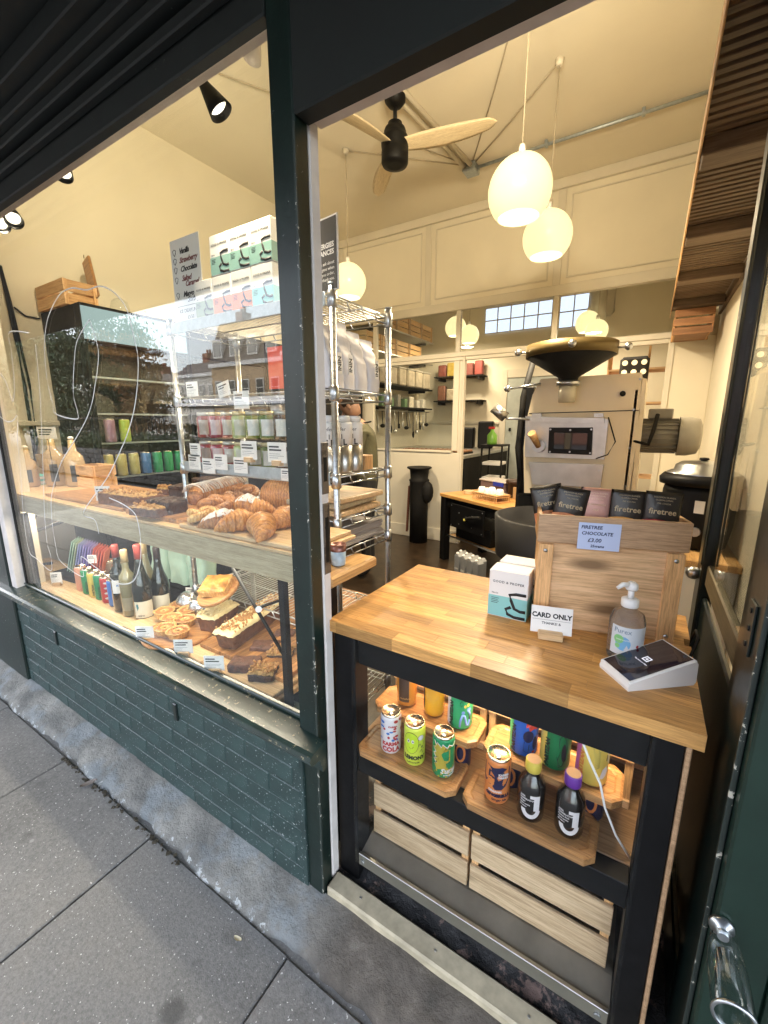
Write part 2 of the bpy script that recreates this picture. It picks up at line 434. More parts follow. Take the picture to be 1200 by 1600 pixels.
M_ASPH = stone_mat('asphalt', (.06, .06, .062), (.07, .07, .068), .75)
m, t, N, L, P = nt('ledge_concrete'); M_LEDGE = m
v = coords(t, L, rnd=False); sx = N.new('ShaderNodeSeparateXYZ'); L.new(v, sx.inputs[0])
cc = ramp(N, L, noise(N, L, v, 6, 6, .65), [(.3, (.11, .11, .105)), (.5, (.19, .185, .17)), (.72, (.31, .30, .27))])
blue = ramp(N, L, noise(N, L, v, 5.5, 5, .6), [(.5, (0, 0, 0)), (.6, (.5, .5, .5))])
cc = mixc(N, L, blue, cc, (.26, .30, .325))
wht = noise(N, L, v, 30, 6, .75)
edge = N.new('ShaderNodeMapRange'); edge.inputs[1].default_value = .70; edge.inputs[2].default_value = .655; edge.inputs[3].default_value = 0; edge.inputs[4].default_value = .22; L.new(sx.outputs[1], edge.inputs[0])
ad = N.new('ShaderNodeMath'); L.new(wht, ad.inputs[0]); L.new(edge.outputs[0], ad.inputs[1])
cc = mixc(N, L, ramp(N, L, ad.outputs[0], [(.70, (0, 0, 0)), (.72, (1, 1, 1))]), cc, (.48, .50, .50))
rgt = N.new('ShaderNodeMapRange'); rgt.inputs[1].default_value = -.80; rgt.inputs[2].default_value = -.60; L.new(sx.outputs[0], rgt.inputs[0])
br = ramp(N, L, noise(N, L, v, 14, 6, .7), [(.3, (.06, .052, .042)), (.6, (.13, .11, .09)), (.8, (.24, .22, .19))])
cc = mixc(N, L, rgt.outputs[0], cc, br)
L.new(cc, P.inputs['Base Color']); P.inputs['Roughness'].default_value = .75
bump(N, L, noise(N, L, v, 35, 7, .7), P, 1.0, .010)

g = BX(-120, 120, -160, .9, -.3, -.07)
road = struct('road', g, M_ASPH)
pav = struct('pavement', BX(-9, 4, -2.6, .80, -.065, -.012), M_SLAB)
slab0 = None
for j, (y0, y1) in enumerate(((-.48, .652), (-1.5, -.486), (-2.5, -1.506))):
    for i in range(-9, 5):
        x0 = -.738 + .712 * i + (.0 if j == 0 else .31)
        me_key = (j,)
        o = part('paving_slab', BX(.003, .709, 0, y1 - y0, -.045, 0, .004), M_SLAB, pav) if i == -9 else part('paving_slab', slab0, None, pav)
        if i == -9: slab0 = o.data
        o.location = (x0, y0, random.uniform(-.0015, .0015)); o.rotation_euler = (0, 0, R(.35) if j == 0 else 0)
def ledge(u, w):
    x = -6 + 8.2 * u
    e = .655 + .010 * math.sin(x * 7.3) + .006 * math.sin(x * 23) + .004 * math.sin(x * 61)
    y = e + (.822 - e) * w
    z = -.008 + (.05 * min(1, w * 1.1) if w > 0 else -.02) + (.006 if w > 0 else 0) + .0025 * math.sin(x * 31 + w * 9) * (w > 0)
    return (x, y, z)
struct('ledge', MB().grid(ledge, 320, 7), M_LEDGE)
# litter on the pavement
def leaf(n, x, y, s, rz, m, label):
    def fn(u, w):
        a = u * 2 - 1; b = w * 2 - 1
        wd = (1 - a * a) ** .6
        return (a * s, b * s * .42 * wd, .004 + .006 * abs(b) + .004 * a * a)
    solo(n, MB().grid(fn, 10, 4), m, label, 'leaf', (x, y, .002), rz)
p = at(139, 1227, 'z', 0); leaf('dry_leaf', p.x, p.y, .032, 1.2, flat('dry_leaf_brown', (.20, .17, .15), .7), 'curled grey brown dry leaf lying by the concrete ledge')
p = at(372, 1471, 'z', 0); leaf('fallen_leaf', p.x, p.y, .014, .2, flat('pale_leaf', (.52, .47, .33), .7), 'small pale cream leaf scrap in the middle of a paving slab')
mt = MB()
for k in range(70):
    x = random.uniform(-2.2, -1.25); y = .646 + random.gauss(0, .006)
    mt.box(-.004, .004, -.003, .003, 0, .005, 0, Matrix.Translation((x, y, -.002)) @ Matrix.Rotation(random.random() * 3, 4, 'Z') @ Matrix.Rotation(random.random(), 4, 'X') @ Matrix.Scale(random.uniform(.5, 1.8), 4))
o = part('moss_crumbs', mt, flat('moss', (.05, .042, .028), .9)); o['kind'] = 'stuff'; o['label'] = 'dark moss and dirt crumbs caught in the joint by the ledge'; o['category'] = 'moss'

# ================================================================ stall riser of painted bricks
M_MORT = M_BRICKP
bw = thing('brick_wall', 'low dark green painted brick wall under the shop window', 'brick wall', (-2.0, .86, .03))
part('mortar_bed', BX(-3.42, -.80, .8068, .98, 0.0, .56), M_MORT, bw, w=True)
bl, bh, jt = .215, .068, .008
bmesh_ = {}
row = 0; z = .042
while z < .53:
    x = -3.40 - (bl / 2 + .005 if row % 2 else 0)
    while x < -.83:
        x0 = max(x, -3.40); x1 = min(x + bl, -.815)
        if x1 - x0 > .03:
            key = round(x1 - x0, 3)
            if key not in bmesh_: bmesh_[key] = BX(0, x1 - x0, -.0035, .05, 0, min(bh, .545 - z), .0028).mesh('brick', M_BRICKP)
            o = part('brick', bmesh_[key], None, bw)
            o.location = Vector((x0, .8085 + random.uniform(-.0012, .0012), z)) - bw.location
            o.rotation_euler = (random.uniform(-.006, .006), random.uniform(-.006, .006), random.uniform(-.006, .006))
        x += bl + jt
    z += bh + jt; row += 1
for px, py in ((88, 997), (275, 1112)):
    q = at(px, py, 'y', .803)
    solo('air_vent_slot', BX(-.012, .012, -.006, .008, -.038, .038, .003), M_GREEN2, 'short raised black fixing on the green bricks %s' % ('at the far left end' if px < 100 else 'below the middle of the window sill'), 'wall fixing', q)

# ================================================================ shopfront
sf = thing('shopfront', 'dark green painted timber shopfront with large window and doorway', 'shopfront', (-.775, .83, .03))
def sp_(n, x0, x1, y0, y1, z0, z1, m, c=.002, **k): return part(n, BX(x0, x1, y0, y1, z0, z1, c), m, sf, w=True, **k)
sp_('post', -.812, -.739, .814, .862, .032, 2.56, M_GREEN, .005)
sp_('door_lining', -.800, -.738, .8625, .898, .06, 2.236, M_PLASTER, .004)
sp_('door_lining', -.738, .20, .8625, .905, 2.226, 2.42, M_PLASTER, .004)
sp_('lintel', -.739, .62, .812, .862, 2.212, 2.50, M_CORN, .004)
sp_('lintel', -3.42, -.8125, .812, .845, 2.422, 2.56, M_CORN, .004)
sp_('window_head_lining', -3.0, -.8125, .8455, .876, 2.432, 2.56, M_PLASTER, .003)
sill = MB().prism([(.862, .652), (.842, .646), (.762, .634), (.750, .628), (.745, .616), (.750, .603), (.765, .597), (.788, .594), (.790, .574), (.797, .566), (.799, .546), (.862, .546)], 'x', -3.42, -.8125)
part('window_sill', sill, M_SILL, sf, w=True)
xe = at(486, 1185, 'y', .75).x
sill2 = MB().prism([(.8135, .6415), (.762, .634), (.750, .628), (.745, .616), (.750, .603), (.765, .597), (.788, .594), (.790, .574), (.797, .566), (.799, .546), (.8135, .546)], 'x', -.8125, xe)
part('window_sill_end', sill2, M_SILL, sf, w=True)
sp_('sill_bead', -2.95, -.813, .835, .8445, .649, .662, M_SILL, .003)
gp = sp_('window_pane', -2.935, -.8125, .8455, .8515, .652, 2.43, G_WIN, 0)
sp_('side_post', -3.005, -2.938, .800, .86, .60, 2.56, M_PLASTER, .004)
sp_('side_post_seal', -2.9375, -2.915, .842, .87, .65, 2.43, M_BLACK, .002)
sp_('pilaster', -3.46, -3.006, .79, .88, .0, 2.56, M_GREEN, .006)
# cornice mouldings over window and door
for (y0, y1, z0, z1) in ((.785, .811, 2.485, 2.515), (.765, .811, 2.53, 2.56), (.74, .95, 2.561, 2.60), (.70, .95, 2.601, 2.66), (.36, .95, 2.74, 2.78), (.60, .95, 2.661, 2.70), (.52, .95, 2.701, 2.739), (.32, .36, 2.66, 3.25), (.40, .43, 2.70, 2.74), (.47, .50, 2.71, 2.74)):
    sp_('cornice_moulding', -8.4, 3.5, y0, y1, z0, z1, M_CORN, .004)
sp_('fascia_board', -8.4, 3.5, .361, .95, 2.781, 3.25, M_CORN, .004)
sp_('sky_cutoff_canopy', -8.4, 3.5, -1.15, .3595, 2.775, 2.80, M_CORN, .003)  # canopy deepened out of view to cut reflected sky off the window
for y in (.2,): sp_('canopy_rib', -8.4, 3.5, y, y + .05, 2.735, 2.7745, M_CORN, .003)
# right jamb, outer panels
XJ = .178
sp_('jamb', XJ + .002, .262, .812, .925, .0, 2.50, M_GREEN2, .003)
we = chipped('worn_edge_paint', (.02, .03, .025), (.62, .60, .52), .60, 50, .5, .4, 40)
sp_('jamb_worn_edge', XJ, XJ + .0075, .806, .8118, .0, 2.40, we, .001)
sp_('post_worn_edge', -.7445, -.7375, .8125, .8175, .05, 2.2, we, .001)
sp_('panel_stile', .187, .268, .780, .8115, .0, 2.50, M_GREENR, .004)
sp_('panel_bead', .2685, .280, .772, .8115, .0, 2.50, M_GREENR, .004)
sp_('panel_board', .2805, 3.5, .790, .8115, .0, 2.50, M_GREENR, .002)
hp = at(1172, 980, 'x', XJ)
hg = sp_('hinge_plate', XJ - .002, XJ + .0018, hp.y - .022, hp.y + .022, hp.z - .045, hp.z + .045, M_GREEN2, .001)
for dy, dz in ((0, -.03), (-.004, 0), (.0, .03)):
    part('hinge_screw', MB().cyl((XJ - .004, hp.y + dy, hp.z + dz), (XJ - .001, hp.y + dy, hp.z + dz), .005, n=10), M_BLACK, hg, w=True)
# lock keeps on the left post
M_RUST = chipped('rusted_steel', (.10, .075, .055), (.03, .02, .015), .55, 12, .5, .4, 60)
for z0, z1 in ((1.36, 1.50), (1.13, 1.335)):
    k = sp_('strike_plate', -.7385, -.7355, .868, .896, z0, z1, M_RUST, .001)
    part('keyhole', BX(-.7352, -.7345, .875, .888, z0 + .035, z1 - .04), M_BLACKM, k, w=True)
# glass knob standing out of the panel
kp = at(1127, 1445, 'y', .779)
gk = thing('door_pull', 'clear glass cylinder pull standing out of the green panel', 'door pull', kp, 0)
part('mount', MB().lathe([(.018, 0), (.018, .006), (.010, .010), (.008, .022)], 20, M=Matrix.Rotation(PI / 2, 4, 'X')), M_CHROME, gk)
part('glass_barrel', MB().lathe([(.016, .02), (.023, .04), (.026, .07), (.027, .135), (.024, .137), (.022, .13), (.014, .05)], 24, M=Matrix.Rotation(PI / 2, 4, 'X')), G_PLAST, gk)
part('end_ring', MB().lathe([(.024, .134), (.028, .135), (.028, .139), (.024, .139)], 28, M=Matrix.Rotation(PI / 2, 4, 'X'), caps=False), M_CHROME, gk)
# threshold and peeling floor strip
M_THR = mat('cream_threshold_paint', (.46, .40, .28), .6, var=.25, vs=20, bs=40, bst=.4)
th = solo('threshold_board', BX(-.735, .19, .822, .886, .03, .074, .006), M_THR, 'weathered cream painted timber threshold board across the doorway', 'threshold', (-.3, .85, .03), w=True)
for x in (-.62, -.36, -.1): 
    o = part('screw_head', MB().cyl((x, .855, .073), (x, .855, .0755), .004, n=8), M_STEEL, th, w=True)
m, t, N, L, P = nt('peeling_black_floor'); M_PEEL = m
v = coords(t, L, rnd=False)
pk = ramp(N, L, noise(N, L, v, 7, 7, .7), [(.585, (0, 0, 0)), (.62, (1, 1, 1))])
c2 = ramp(N, L, noise(N, L, v, 30, 5), [(.3, (.06, .04, .035)), (.7, (.26, .17, .14))])
L.new(mixc(N, L, pk, (.007, .007, .008), c2), P.inputs['Base Color']); P.inputs['Roughness'].default_value = .35
bump(N, L, noise(N, L, v, 18, 7, .75), P, 1, .012)
def peel(u, w): return (-.80 + 1.0 * u, .884 + .35 * w, .052 + .045 * min(1, max(0, (w - .05) * 3)) + .006 * math.sin(u * 40 + w * 11))
struct('doorway_step', MB().grid(peel, 60, 16), M_PEEL)
# leaf of the inner glazed door, open into the shop
gd = thing('glazed_door', 'dark green glazed shop door standing open into the shop', 'door', (.21, .95, .06))
def gdp(n, y0, y1, z0, z1, m=M_GREEN2, x0=.192, x1=.232, c=.005): return part(n, BX(x0, x1, y0, y1, z0, z1, c), m, gd, w=True)
gdp('stile', 1.655, 1.765, .08, 2.45); gdp('stile', .935, 1.02, .08, 2.45)
gdp('rail', 1.0205, 1.6545, 2.33, 2.45); gdp('rail', 1.0205, 1.6545, 1.03, 1.10, wood('old_rail', (.14, .11, .06), (.08, .06, .03), 'y', 1, .5), .206, .226); gdp('rail', 1.0205, 1.6545, .08, .25)
gdp('glass_pane', 1.0205, 1.6545, 1.1005, 2.3295, G_CLEAR, .209, .215, 0)
gdp('bead', 1.64, 1.655, 1.10, 2.33, M_GREEN2, .186, .1915, .002)
gdp('panel', 1.0205, 1.6545, .2505, .9895, M_GREEN2, .206, .220)
kn = part('knob', MB().ball((.178, 1.71, 1.05), .022), M_CHROME, gd, w=True)

# ================================================================ shell of the shop
XL, XR, YP, YK, ZC, ZF = -3.72, .41, 4.88, 7.2, 3.87, .05
m, t, N, L, P = nt('worn_dark_floor'); M_FLOOR = m
v = coords(t, L, rnd=False)
L.new(ramp(N, L, noise(N, L, v, 8, 8, .75), [(.35, (.012, .008, .005)), (.6, (.045, .028, .016)), (.78, (.14, .10, .06))]), P.inputs['Base Color'])
P.inputs['Roughness'].default_value = .32; bump(N, L, noise(N, L, v, 20, 5), P, .3, .003)
struct('floor', BX(XL - .2, .62, .93, 8.0, -.06, ZF), M_FLOOR)
struct('ceiling', BX(XL - .2, .62, .96, 8.0, ZC, ZC + .1), M_CEIL)
struct('left_wall', BX(XL - .2, XL, .90, 8.0, ZF, ZC), M_CREAM)
struct('right_wall', BX(XR, XR + .2, .94, 8.0, ZF, ZC), M_CREAM)
struct('front_wall', BX(XL - .2, .62, .951, .99, 2.6, ZC), M_CREAM)
struct('front_wall_pier', BX(XL - .2, -3.006, .881, .96, ZF, 2.599), M_CREAM)
struct('back_wall', BX(XL, XR, YK, YK + .15, ZF, ZC), M_CREAM)
struct('left_dado_rail', BX(XL, XL + .035, .96, YP - .001, 1.53, 1.57, .008), M_CREAM2)
struct('upper_storeys', BX(-9, 4, .80, 8.6, 4.0, 9.5), mat('upper_brick', (.20, .14, .10), .8, vs=30))
struct('street_wall', BX(-9, 4, .80, .95, 3.26, 4.0), mat('upper_brick', (.20, .14, .10), .8, vs=30))
struct('neighbour_wall', BX(-9, -3.4605, .80, .879, 0, 2.56), M_GREEN2)
struct('neighbour_wall_right', BX(.63, 4, .83, 1.1, 0, 3.25), M_GREEN2)

# glazed partition to the kitchen
pt = thing('glazed_partition', 'cream panelled partition with transom lights between shop and kitchen', 'partition', (-1.7, YP, ZF))
def pp(n, x0, x1, z0, z1, y0=0, y1=.05, m=M_CREAM2, c=.004): return part(n, BX(x0, x1, YP + y0, YP + y1, z0, z1, c), m, pt, w=True)
DX0, DX1, DZ = -1.915, .06, 2.27
pp('lower_panel', XL, -2.06 + .12, ZF, 1.19); pp('skirting', XL, -1.94, ZF, .21, -.018, -.0005)
pp('sill_rail', XL, -2.058, 1.19, 1.215, -.02, .06)
pp('stile', -2.058, -1.985, 1.2155, 2.27); pp('stile', -1.9845, -1.94, 1.19, 2.2695, .01, .045)
pp('door_architrave', -1.9395, DX0, ZF, 2.31, -.015, .05)
pp('stile', XL, -3.20, 1.2155, 2.27)
pp('header_rail', XL, XR, 2.311, 2.365, -.012, .055); pp('header_rail', XL, -1.94, 2.271, 2.3105, 0, .05)
pp('door_head', DX0 + .0005, DX1, DZ, 2.31)
pp('solid_panel', DX1, XR, ZF, 2.31, 0, .05, M_CREAM)
pp('door_architrave', DX1 - .0, DX1 + .05, ZF, 2.27, -.015, -.0005)
for x in (XL, -3.2, -2.045, -.985, XR - .05): pp('mullion', x, x + .055, 2.3655, 2.82)
pp('transom_top_rail', XL, XR, 2.8205, 2.92, -.012, .05)
for a, b in ((-3.145, -2.045), (-1.99, -.985), (-.93, .36), (-3.665, -3.2)): pp('transom_pane', a, b, 2.3655, 2.82, .022, .027, G_CLEAR, 0)
pp('window_pane', -3.2, -2.058, 1.2155, 2.27, .022, .027, G_CLEAR, 0)
pp('upper_board', XL, XR, 2.9205, ZC - .001, .01, .05, M_CREAM)
for x in (-3.72, -2.455, -1.01, XR - .06): pp('upper_stile', x, x + .075 if x > -3 else x + .06, 2.9205, 3.78, -.008, .0095)
pp('cornice_rail', XL, XR, 3.7805, ZC - .001, -.03, .0095)
for a, b in ((-3.66, -2.455), (-2.38, -1.01), (-.935, .35)):
    for (x0, x1, z0, z1) in ((a + .05, b - .05, 2.975, 2.99), (a + .05, b - .05, 3.71, 3.725), (a + .05, a + .065, 2.9905, 3.7095), (b - .065, b - .05, 2.9905, 3.7095)):
        pp('panel_moulding', x0, x1, z0, z1, -.004, .0095)

# ================================================================ ceiling services
M_TWIST = flat('twisted_flex', (.42, .36, .26), .7)
# steel conduits and box
cn = thing('ceiling_conduit', 'grey steel conduit run across the ceiling with a junction box', 'conduit', (-1.66, 4.2, ZC - .03))
part('junction_box', BX(-1.72, -1.60, 4.12, 4.26, ZC - .07, ZC - .002, .006), M_GALV, cn, w=True)
part('conduit_pipe', MB().cyl((-1.6, 4.2, ZC - .03), (.30, 4.2, ZC - .03), .013, n=10), M_GALV, cn, w=True)
for dx in (0, .06):
    part('conduit_pipe', MB().tube([(-1.70 + dx, 4.13, ZC - .03), (-1.86 + dx * 1.4, 2.6, ZC - .03), (-2.05 + dx * 1.6, 1.0, ZC - .03)], .02, 10), M_CREAM2, cn, w=True)
for x in (-1.0, -.3): part('pipe_clip', BX(x - .012, x + .012, 4.175, 4.225, ZC - .046, ZC - .001, .004), M_GALV, cn, w=True)
part('plug', BX(.31, .33, 4.16, 4.24, ZC - .16, ZC - .02, .004), M_BLACKM, cn, w=True)

# ceiling fan
fx, fy, fz = -1.80, 3.05, 3.50
fan = thing('ceiling_fan', 'black ceiling fan with three pale carved wooden blades', 'ceiling fan', (fx, fy, fz))
part('canopy', MB().lathe([(.075, ZC - fz - .002), (.075, ZC - fz - .07), (.05, ZC - fz - .10), (.018, ZC - fz - .11)], 24), M_BLACK, fan)
part('rod', MB().cyl((0, 0, .16), (0, 0, .30), .014), M_BLACK, fan)
part('motor', MB().lathe([(.03, .17), (.05, .165), (.055, .14), (.072, .13), (.08, .11), (.08, .085), (.095, .075), (.1, .055), (.1, .02), (.095, -.01), (.098, -.015), (.098, -.085), (.09, -.10), (.05, -.105)], 32), M_BLACK, fan)
bld = None
for k in range(3):
    def bf(u, w, top=1):
        r = .06 + .66 * u; a = u
        wd = (.034 + .040 * math.sin(PI * min(1, a * .9 + .08)) ** .8) * (1 if a < .93 else max(.05, (1 - (a - .93) / .07) ** .5))
        y = (w - .5) * 2 * wd; tilt = .32 * (1 - a * .5)
        return (r, y + .02 * math.sin(a * 3), y * tilt * -1 + .012 * a + top * .006 * (1 - (2 * w - 1) ** 2))
    if bld is None:
        b_ = MB().grid(lambda u, w: bf(u, w, 1), 24, 6); b_.grid(lambda u, w: bf(u, w, -1), 24, 6)
        bo = part('blade', b_, M_FAN, fan); bld = bo.data
    else: bo = part('blade', bld, None, fan)
    bo.rotation_euler = (0, 0, R(12 + 120 * k)); bo.location = (0, 0, .02)

# pendant globes
def opal(name, st, col):
    m, t, N, L, P = nt(name); v = coords(t, L, rnd=False)
    P.inputs['Base Color'].default_value = (.42, .38, .28, 1); P.inputs['Roughness'].default_value = .25
    P.inputs['Emission Color'].default_value = (*col, 1); P.inputs['Emission Strength'].default_value = st
    return m
M_OPAL = opal('opal_glass', .15, (1, .80, .40)); M_OPALI = opal('opal_inside', .34, (1, .85, .5))
WARM = (1.0, .82, .56)
def pendant(x, y, z, r, label, e, group='opal glass globe pendants'):
    t_ = thing('pendant_lamp', label, 'pendant lamp', (x, y, z), 0, group)
    pr = [(r * math.sin(a), r * 1.02 * math.cos(a)) for a in [PI * k / 22 for k in range(1, 18)]]
    part('globe', MB().lathe([(.02, r * 1.03)] + pr, 36, caps=False), M_OPAL, t_)
    rb = pr[-1]
    part('globe_opening', MB().lathe([(rb[0] * .98, rb[1] + .004), (rb[0] * .9, rb[1] + .03), (.001, rb[1] + .045)], 30, caps=False), M_OPALI, t_)
    part('cap', MB().cyl((0, 0, r), (0, 0, r + .05), .022, .015), M_WPLAST, t_)
    part('cord', MB().cyl((0, 0, r + .05), (0, 0, ZC - z - .03), .004, n=6), M_TWIST, t_)
    part('ceiling_hook', MB().cyl((0, 0, ZC - z - .04), (0, 0, ZC - z - .001), .018, .03), M_CREAM2, t_)
    lamp('bulb', 'AREA', (0, 0, rb[1] - .004), e, WARM, t_, shape='DISK', size=rb[0] * 1.7)
    return t_
PE = 6.5
pendant(-.744, 2.6, 2.785, .168, 'nearest large opal glass globe pendant hanging right of the ceiling fan', PE)
pendant(-.761, 3.4, 2.83, .165, 'second opal glass globe pendant hanging just behind the nearest one', PE)
pendant(-2.50, 3.4, 2.81, .165, 'opal glass globe pendant behind the dark allergy poster', PE)
for (px, py, r_, lb) in ((712, 512, .16, 'upper globe lamp in the kitchen transom left of the mullion'), (733, 524, .15, 'lower globe lamp in the kitchen behind the transom mullion'), (918, 505, .15, 'taller globe lamp in the kitchen above the roaster hopper'), (932, 517, .13, 'smaller globe lamp in the kitchen above the roaster hopper')):
    q = at(px, py, 'y', 6.0 + (.5 if r_ > .145 else 0)); pendant(q.x, q.y, q.z, r_, lb, 2.2, 'globe lamps in the kitchen')
# surface flex wandering over the ceiling
fl = MB()
for a, b in (((-.744, 2.6), (-1.66, 4.2)), ((-.761, 3.4), (-1.66, 4.2)), ((-2.50, 3.4), (-1.66, 4.2)), ((-2.9, 2.0), (-1.66, 4.2))):
    fl.tube([(a[0], a[1], ZC - .008), ((a[0] + b[0]) / 2 + .01, (a[1] + b[1]) / 2, ZC - .012), (b[0], b[1], ZC - .008)], .005, 6)
solo('ceiling_flex', fl, M_TWIST, 'cream twisted flexes fanning across the ceiling to the junction box', 'cable', (-1.66, 4.2, ZC), w=True)

# track spotlights
M_SPOTIN = glow('spot_lens', (1, .86, .62), .6)
tk = solo('lighting_track', BX(-3.65, .3, 1.09, 1.12, 2.90, 2.925, .003), M_WPLAST, 'white ceiling lighting track behind the window head', 'lighting track', (-1.7, 1.1, 2.9), w=True)
for x in (-3.4, -2.3, -1.2): part('track_hanger', MB().cyl((x, 1.105, 2.925), (x, 1.105, ZC - .001), .006), M_WPLAST, tk, w=True)
SE = 8
def spot(px, py, px2, py2, y, label, aim, white=False, e=SE, dy=.05):
    a = at(px, py, 'y', y); b = at(px2, py2, 'y', y + dy)
    t_ = thing('track_spotlight', label, 'spotlight', a, 0, 'spotlights on the ceiling track')
    d = (b - a); ln = d.length; ks = .62 if ln < .13 else .9; q = d.normalized().to_track_quat('Z', 'Y').to_matrix().to_4x4()
    part('body', MB().lathe([(.014 * ks, 0), (.015 * ks, ln * .25), (.022 * ks, ln * .42), (.036 * ks, ln * .75), (.046 * ks, ln), (.043 * ks, ln), (.03 * ks, ln * .8)], 28, M=q, caps=False), M_WPLAST if white else M_BLACK, t_)
    part('lens', MB().lathe([(.035 * ks, ln * .86), (.001, ln * .85)], 24, M=q, caps=False), M_SPOTIN, t_)
    part('stem', MB().cyl((0, 0, 0), (0, 1.105 - a.y, 2.90 - a.z), .006, n=8), M_BLACK, t_)
    dl = (Vector(aim) - b).normalized()
    lamp('spot_beam', 'SPOT', (b - a) + d.normalized() * .01, e, (1, .82, .58), t_, spot_size=R(85), spot_blend=.6, shadow_soft_size=.03, rot=(-dl).to_track_quat('Z', 'Y').to_euler())
spot(303, 108, 346, 176, 1.08, 'black cone spotlight hanging in the middle of the window top', (-1.3, 1.15, 1.1))
spot(405, 30, 394, 92, 1.06, 'spotlight with a white back beside the green post', (-1.2, 1.05, 1.2), True, 5)
spot(104, 240, 97, 272, 1.08, 'spotlight whose rim just shows under the window head left of centre', (-2.2, 1.1, 1.0), False, SE, -.05)
spot(12, 312, 22, 345, 1.10, 'spotlight at the far left of the track', (-2.9, 1.1, 1.0), False, SE, -.05)
spot(-12, 325, 2, 352, 1.10, 'spotlight cut by the left edge of the picture', (-3.2, 1.3, 1.6), False, SE, -.05)

for k, (x, aim) in enumerate(((-.55, (-2.2, 3.4, 3.87)), (-.25, (-.6, 3.2, 3.87)), (.08, (-1.4, 2.2, 3.87)), (-2.0, (-3.72, 2.2, 3.2)))):  # unseen uplighters added to brighten the ceiling and upper walls
    a = Vector((x, 1.06 if x > -1 else 1.10, 2.80)); dl = (Vector(aim) - a).normalized(); q = dl.to_track_quat('Z', 'Y').to_matrix().to_4x4()
    t_ = thing('track_spotlight', ('added unseen uplighting spotlight behind the doorway lintel, left one', 'added unseen uplighting spotlight behind the doorway lintel, middle one', 'added unseen uplighting spotlight behind the doorway lintel, right one', 'added unseen uplighting spotlight above the middle of the window')[k], 'spotlight', a, 0, 'spotlights on the ceiling track')
    part('body', MB().lathe([(.014, 0), (.02, .08), (.036, .15), (.042, .18), (.04, .18), (.03, .15)], 24, M=q, caps=False), M_BLACK, t_)
    part('lens', MB().lathe([(.036, .168), (.001, .166)], 20, M=q, caps=False), M_SPOTIN, t_)
    part('stem', MB().cyl((0, 0, 0), (0, 1.105 - a.y, .10), .006, n=8), M_BLACK, t_)
    lamp('spot_beam', 'SPOT', dl * .19, 12.5, (1, .84, .57), t_, spot_size=R(120), spot_blend=.9, shadow_soft_size=.05, rot=(-dl).to_track_quat('Z', 'Y').to_euler())

# ================================================================ right-hand wall: slatted shelf with crates
sh = thing('slatted_shelf', 'long dark slatted wooden wall shelf high on the right, seen from below', 'wall shelf', (.2, 1.4, 2.5))
M_SLAT = wood('dark_slat', (.16, .11, .07), (.08, .05, .03), 'x', 1, .6, .2)
sl0 = None
y = 1.02
k = 0
while y < 4.78:
    if sl0 is None: o = part('slat', BX(-.165, .165, -.013, .013, 0, .014, .002), M_SLAT, sh); sl0 = o.data
    else: o = part('slat', sl0, None, sh)
    o.location = (.012, y - 1.4, .02); y += .043; k += 1
for y in (1.25, 2.02, 2.82, 3.60, 4.35): part('bracket_board', BX(.050, .385, y, y + .11, 2.46, 2.5185, .004), M_SLAT, sh, w=True)
part('front_lath', BX(.040, .047, 1.0, 4.8, 2.47, 2.55, .002), M_PINEY, sh, w=True)
part('wall_lath', BX(.386, .409, 1.0, 4.8, 2.46, 2.56, .002), M_SLAT, sh, w=True)
def crate(x0, x1, y0, y1, z0, z1, label, m=M_CRATE, my=None, n=3, group=None, gap=.012, ends='x'):
    my = my or M_PINEY
    t_ = thing('wooden_crate', label, 'crate', ((x0 + x1) / 2, (y0 + y1) / 2, z0), 0, group)
    h = (z1 - z0 - gap * (n - 1)) / n
    for j in range(n):
        a = z0 + j * (h + gap)
        part('slat', BX(x0, x1, y0, y0 + .010, a, a + h, .0015), m, t_, w=True)
        part('slat', BX(x0, x1, y1 - .010, y1, a, a + h, .0015), m, t_, w=True)
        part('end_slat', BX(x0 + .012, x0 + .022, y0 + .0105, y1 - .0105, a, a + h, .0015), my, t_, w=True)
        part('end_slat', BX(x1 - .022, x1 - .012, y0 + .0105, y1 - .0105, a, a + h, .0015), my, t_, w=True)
    for xx in (x0 + .001, x1 - .0115 + .0005):
        for yy in (y0 + .0105, y1 - .024): part('corner_batten', BX(xx, xx + .0105, yy, yy + .013, z0 + .002, z1 - .002), M_PINEZ, t_, w=True)
    part('base', BX(x0 + .023, x1 - .023, y0 + .025, y1 - .025, z0 + .003, z0 + .010), m, t_, w=True)
    return t_
for k, (y0, y1, lb) in enumerate(((1.35, 1.78, 'orange pine crate nearest the street on the high slatted shelf'), (1.86, 2.3, 'second pine crate on the high slatted shelf'), (2.4, 2.84, 'third pine crate along the high slatted shelf'))):
    crate(.06, .37, y0, y1, 2.552, 2.80, lb, M_PINE, M_PINEY, 3, 'crates stored on the high shelf')
crate(.07, .34, 4.42, 4.80, 2.26, 2.455, 'reddish brown crate under the far end of the slatted shelf', wood('red_crate', (.40, .20, .09), (.24, .11, .05), 'x', .9, .6))

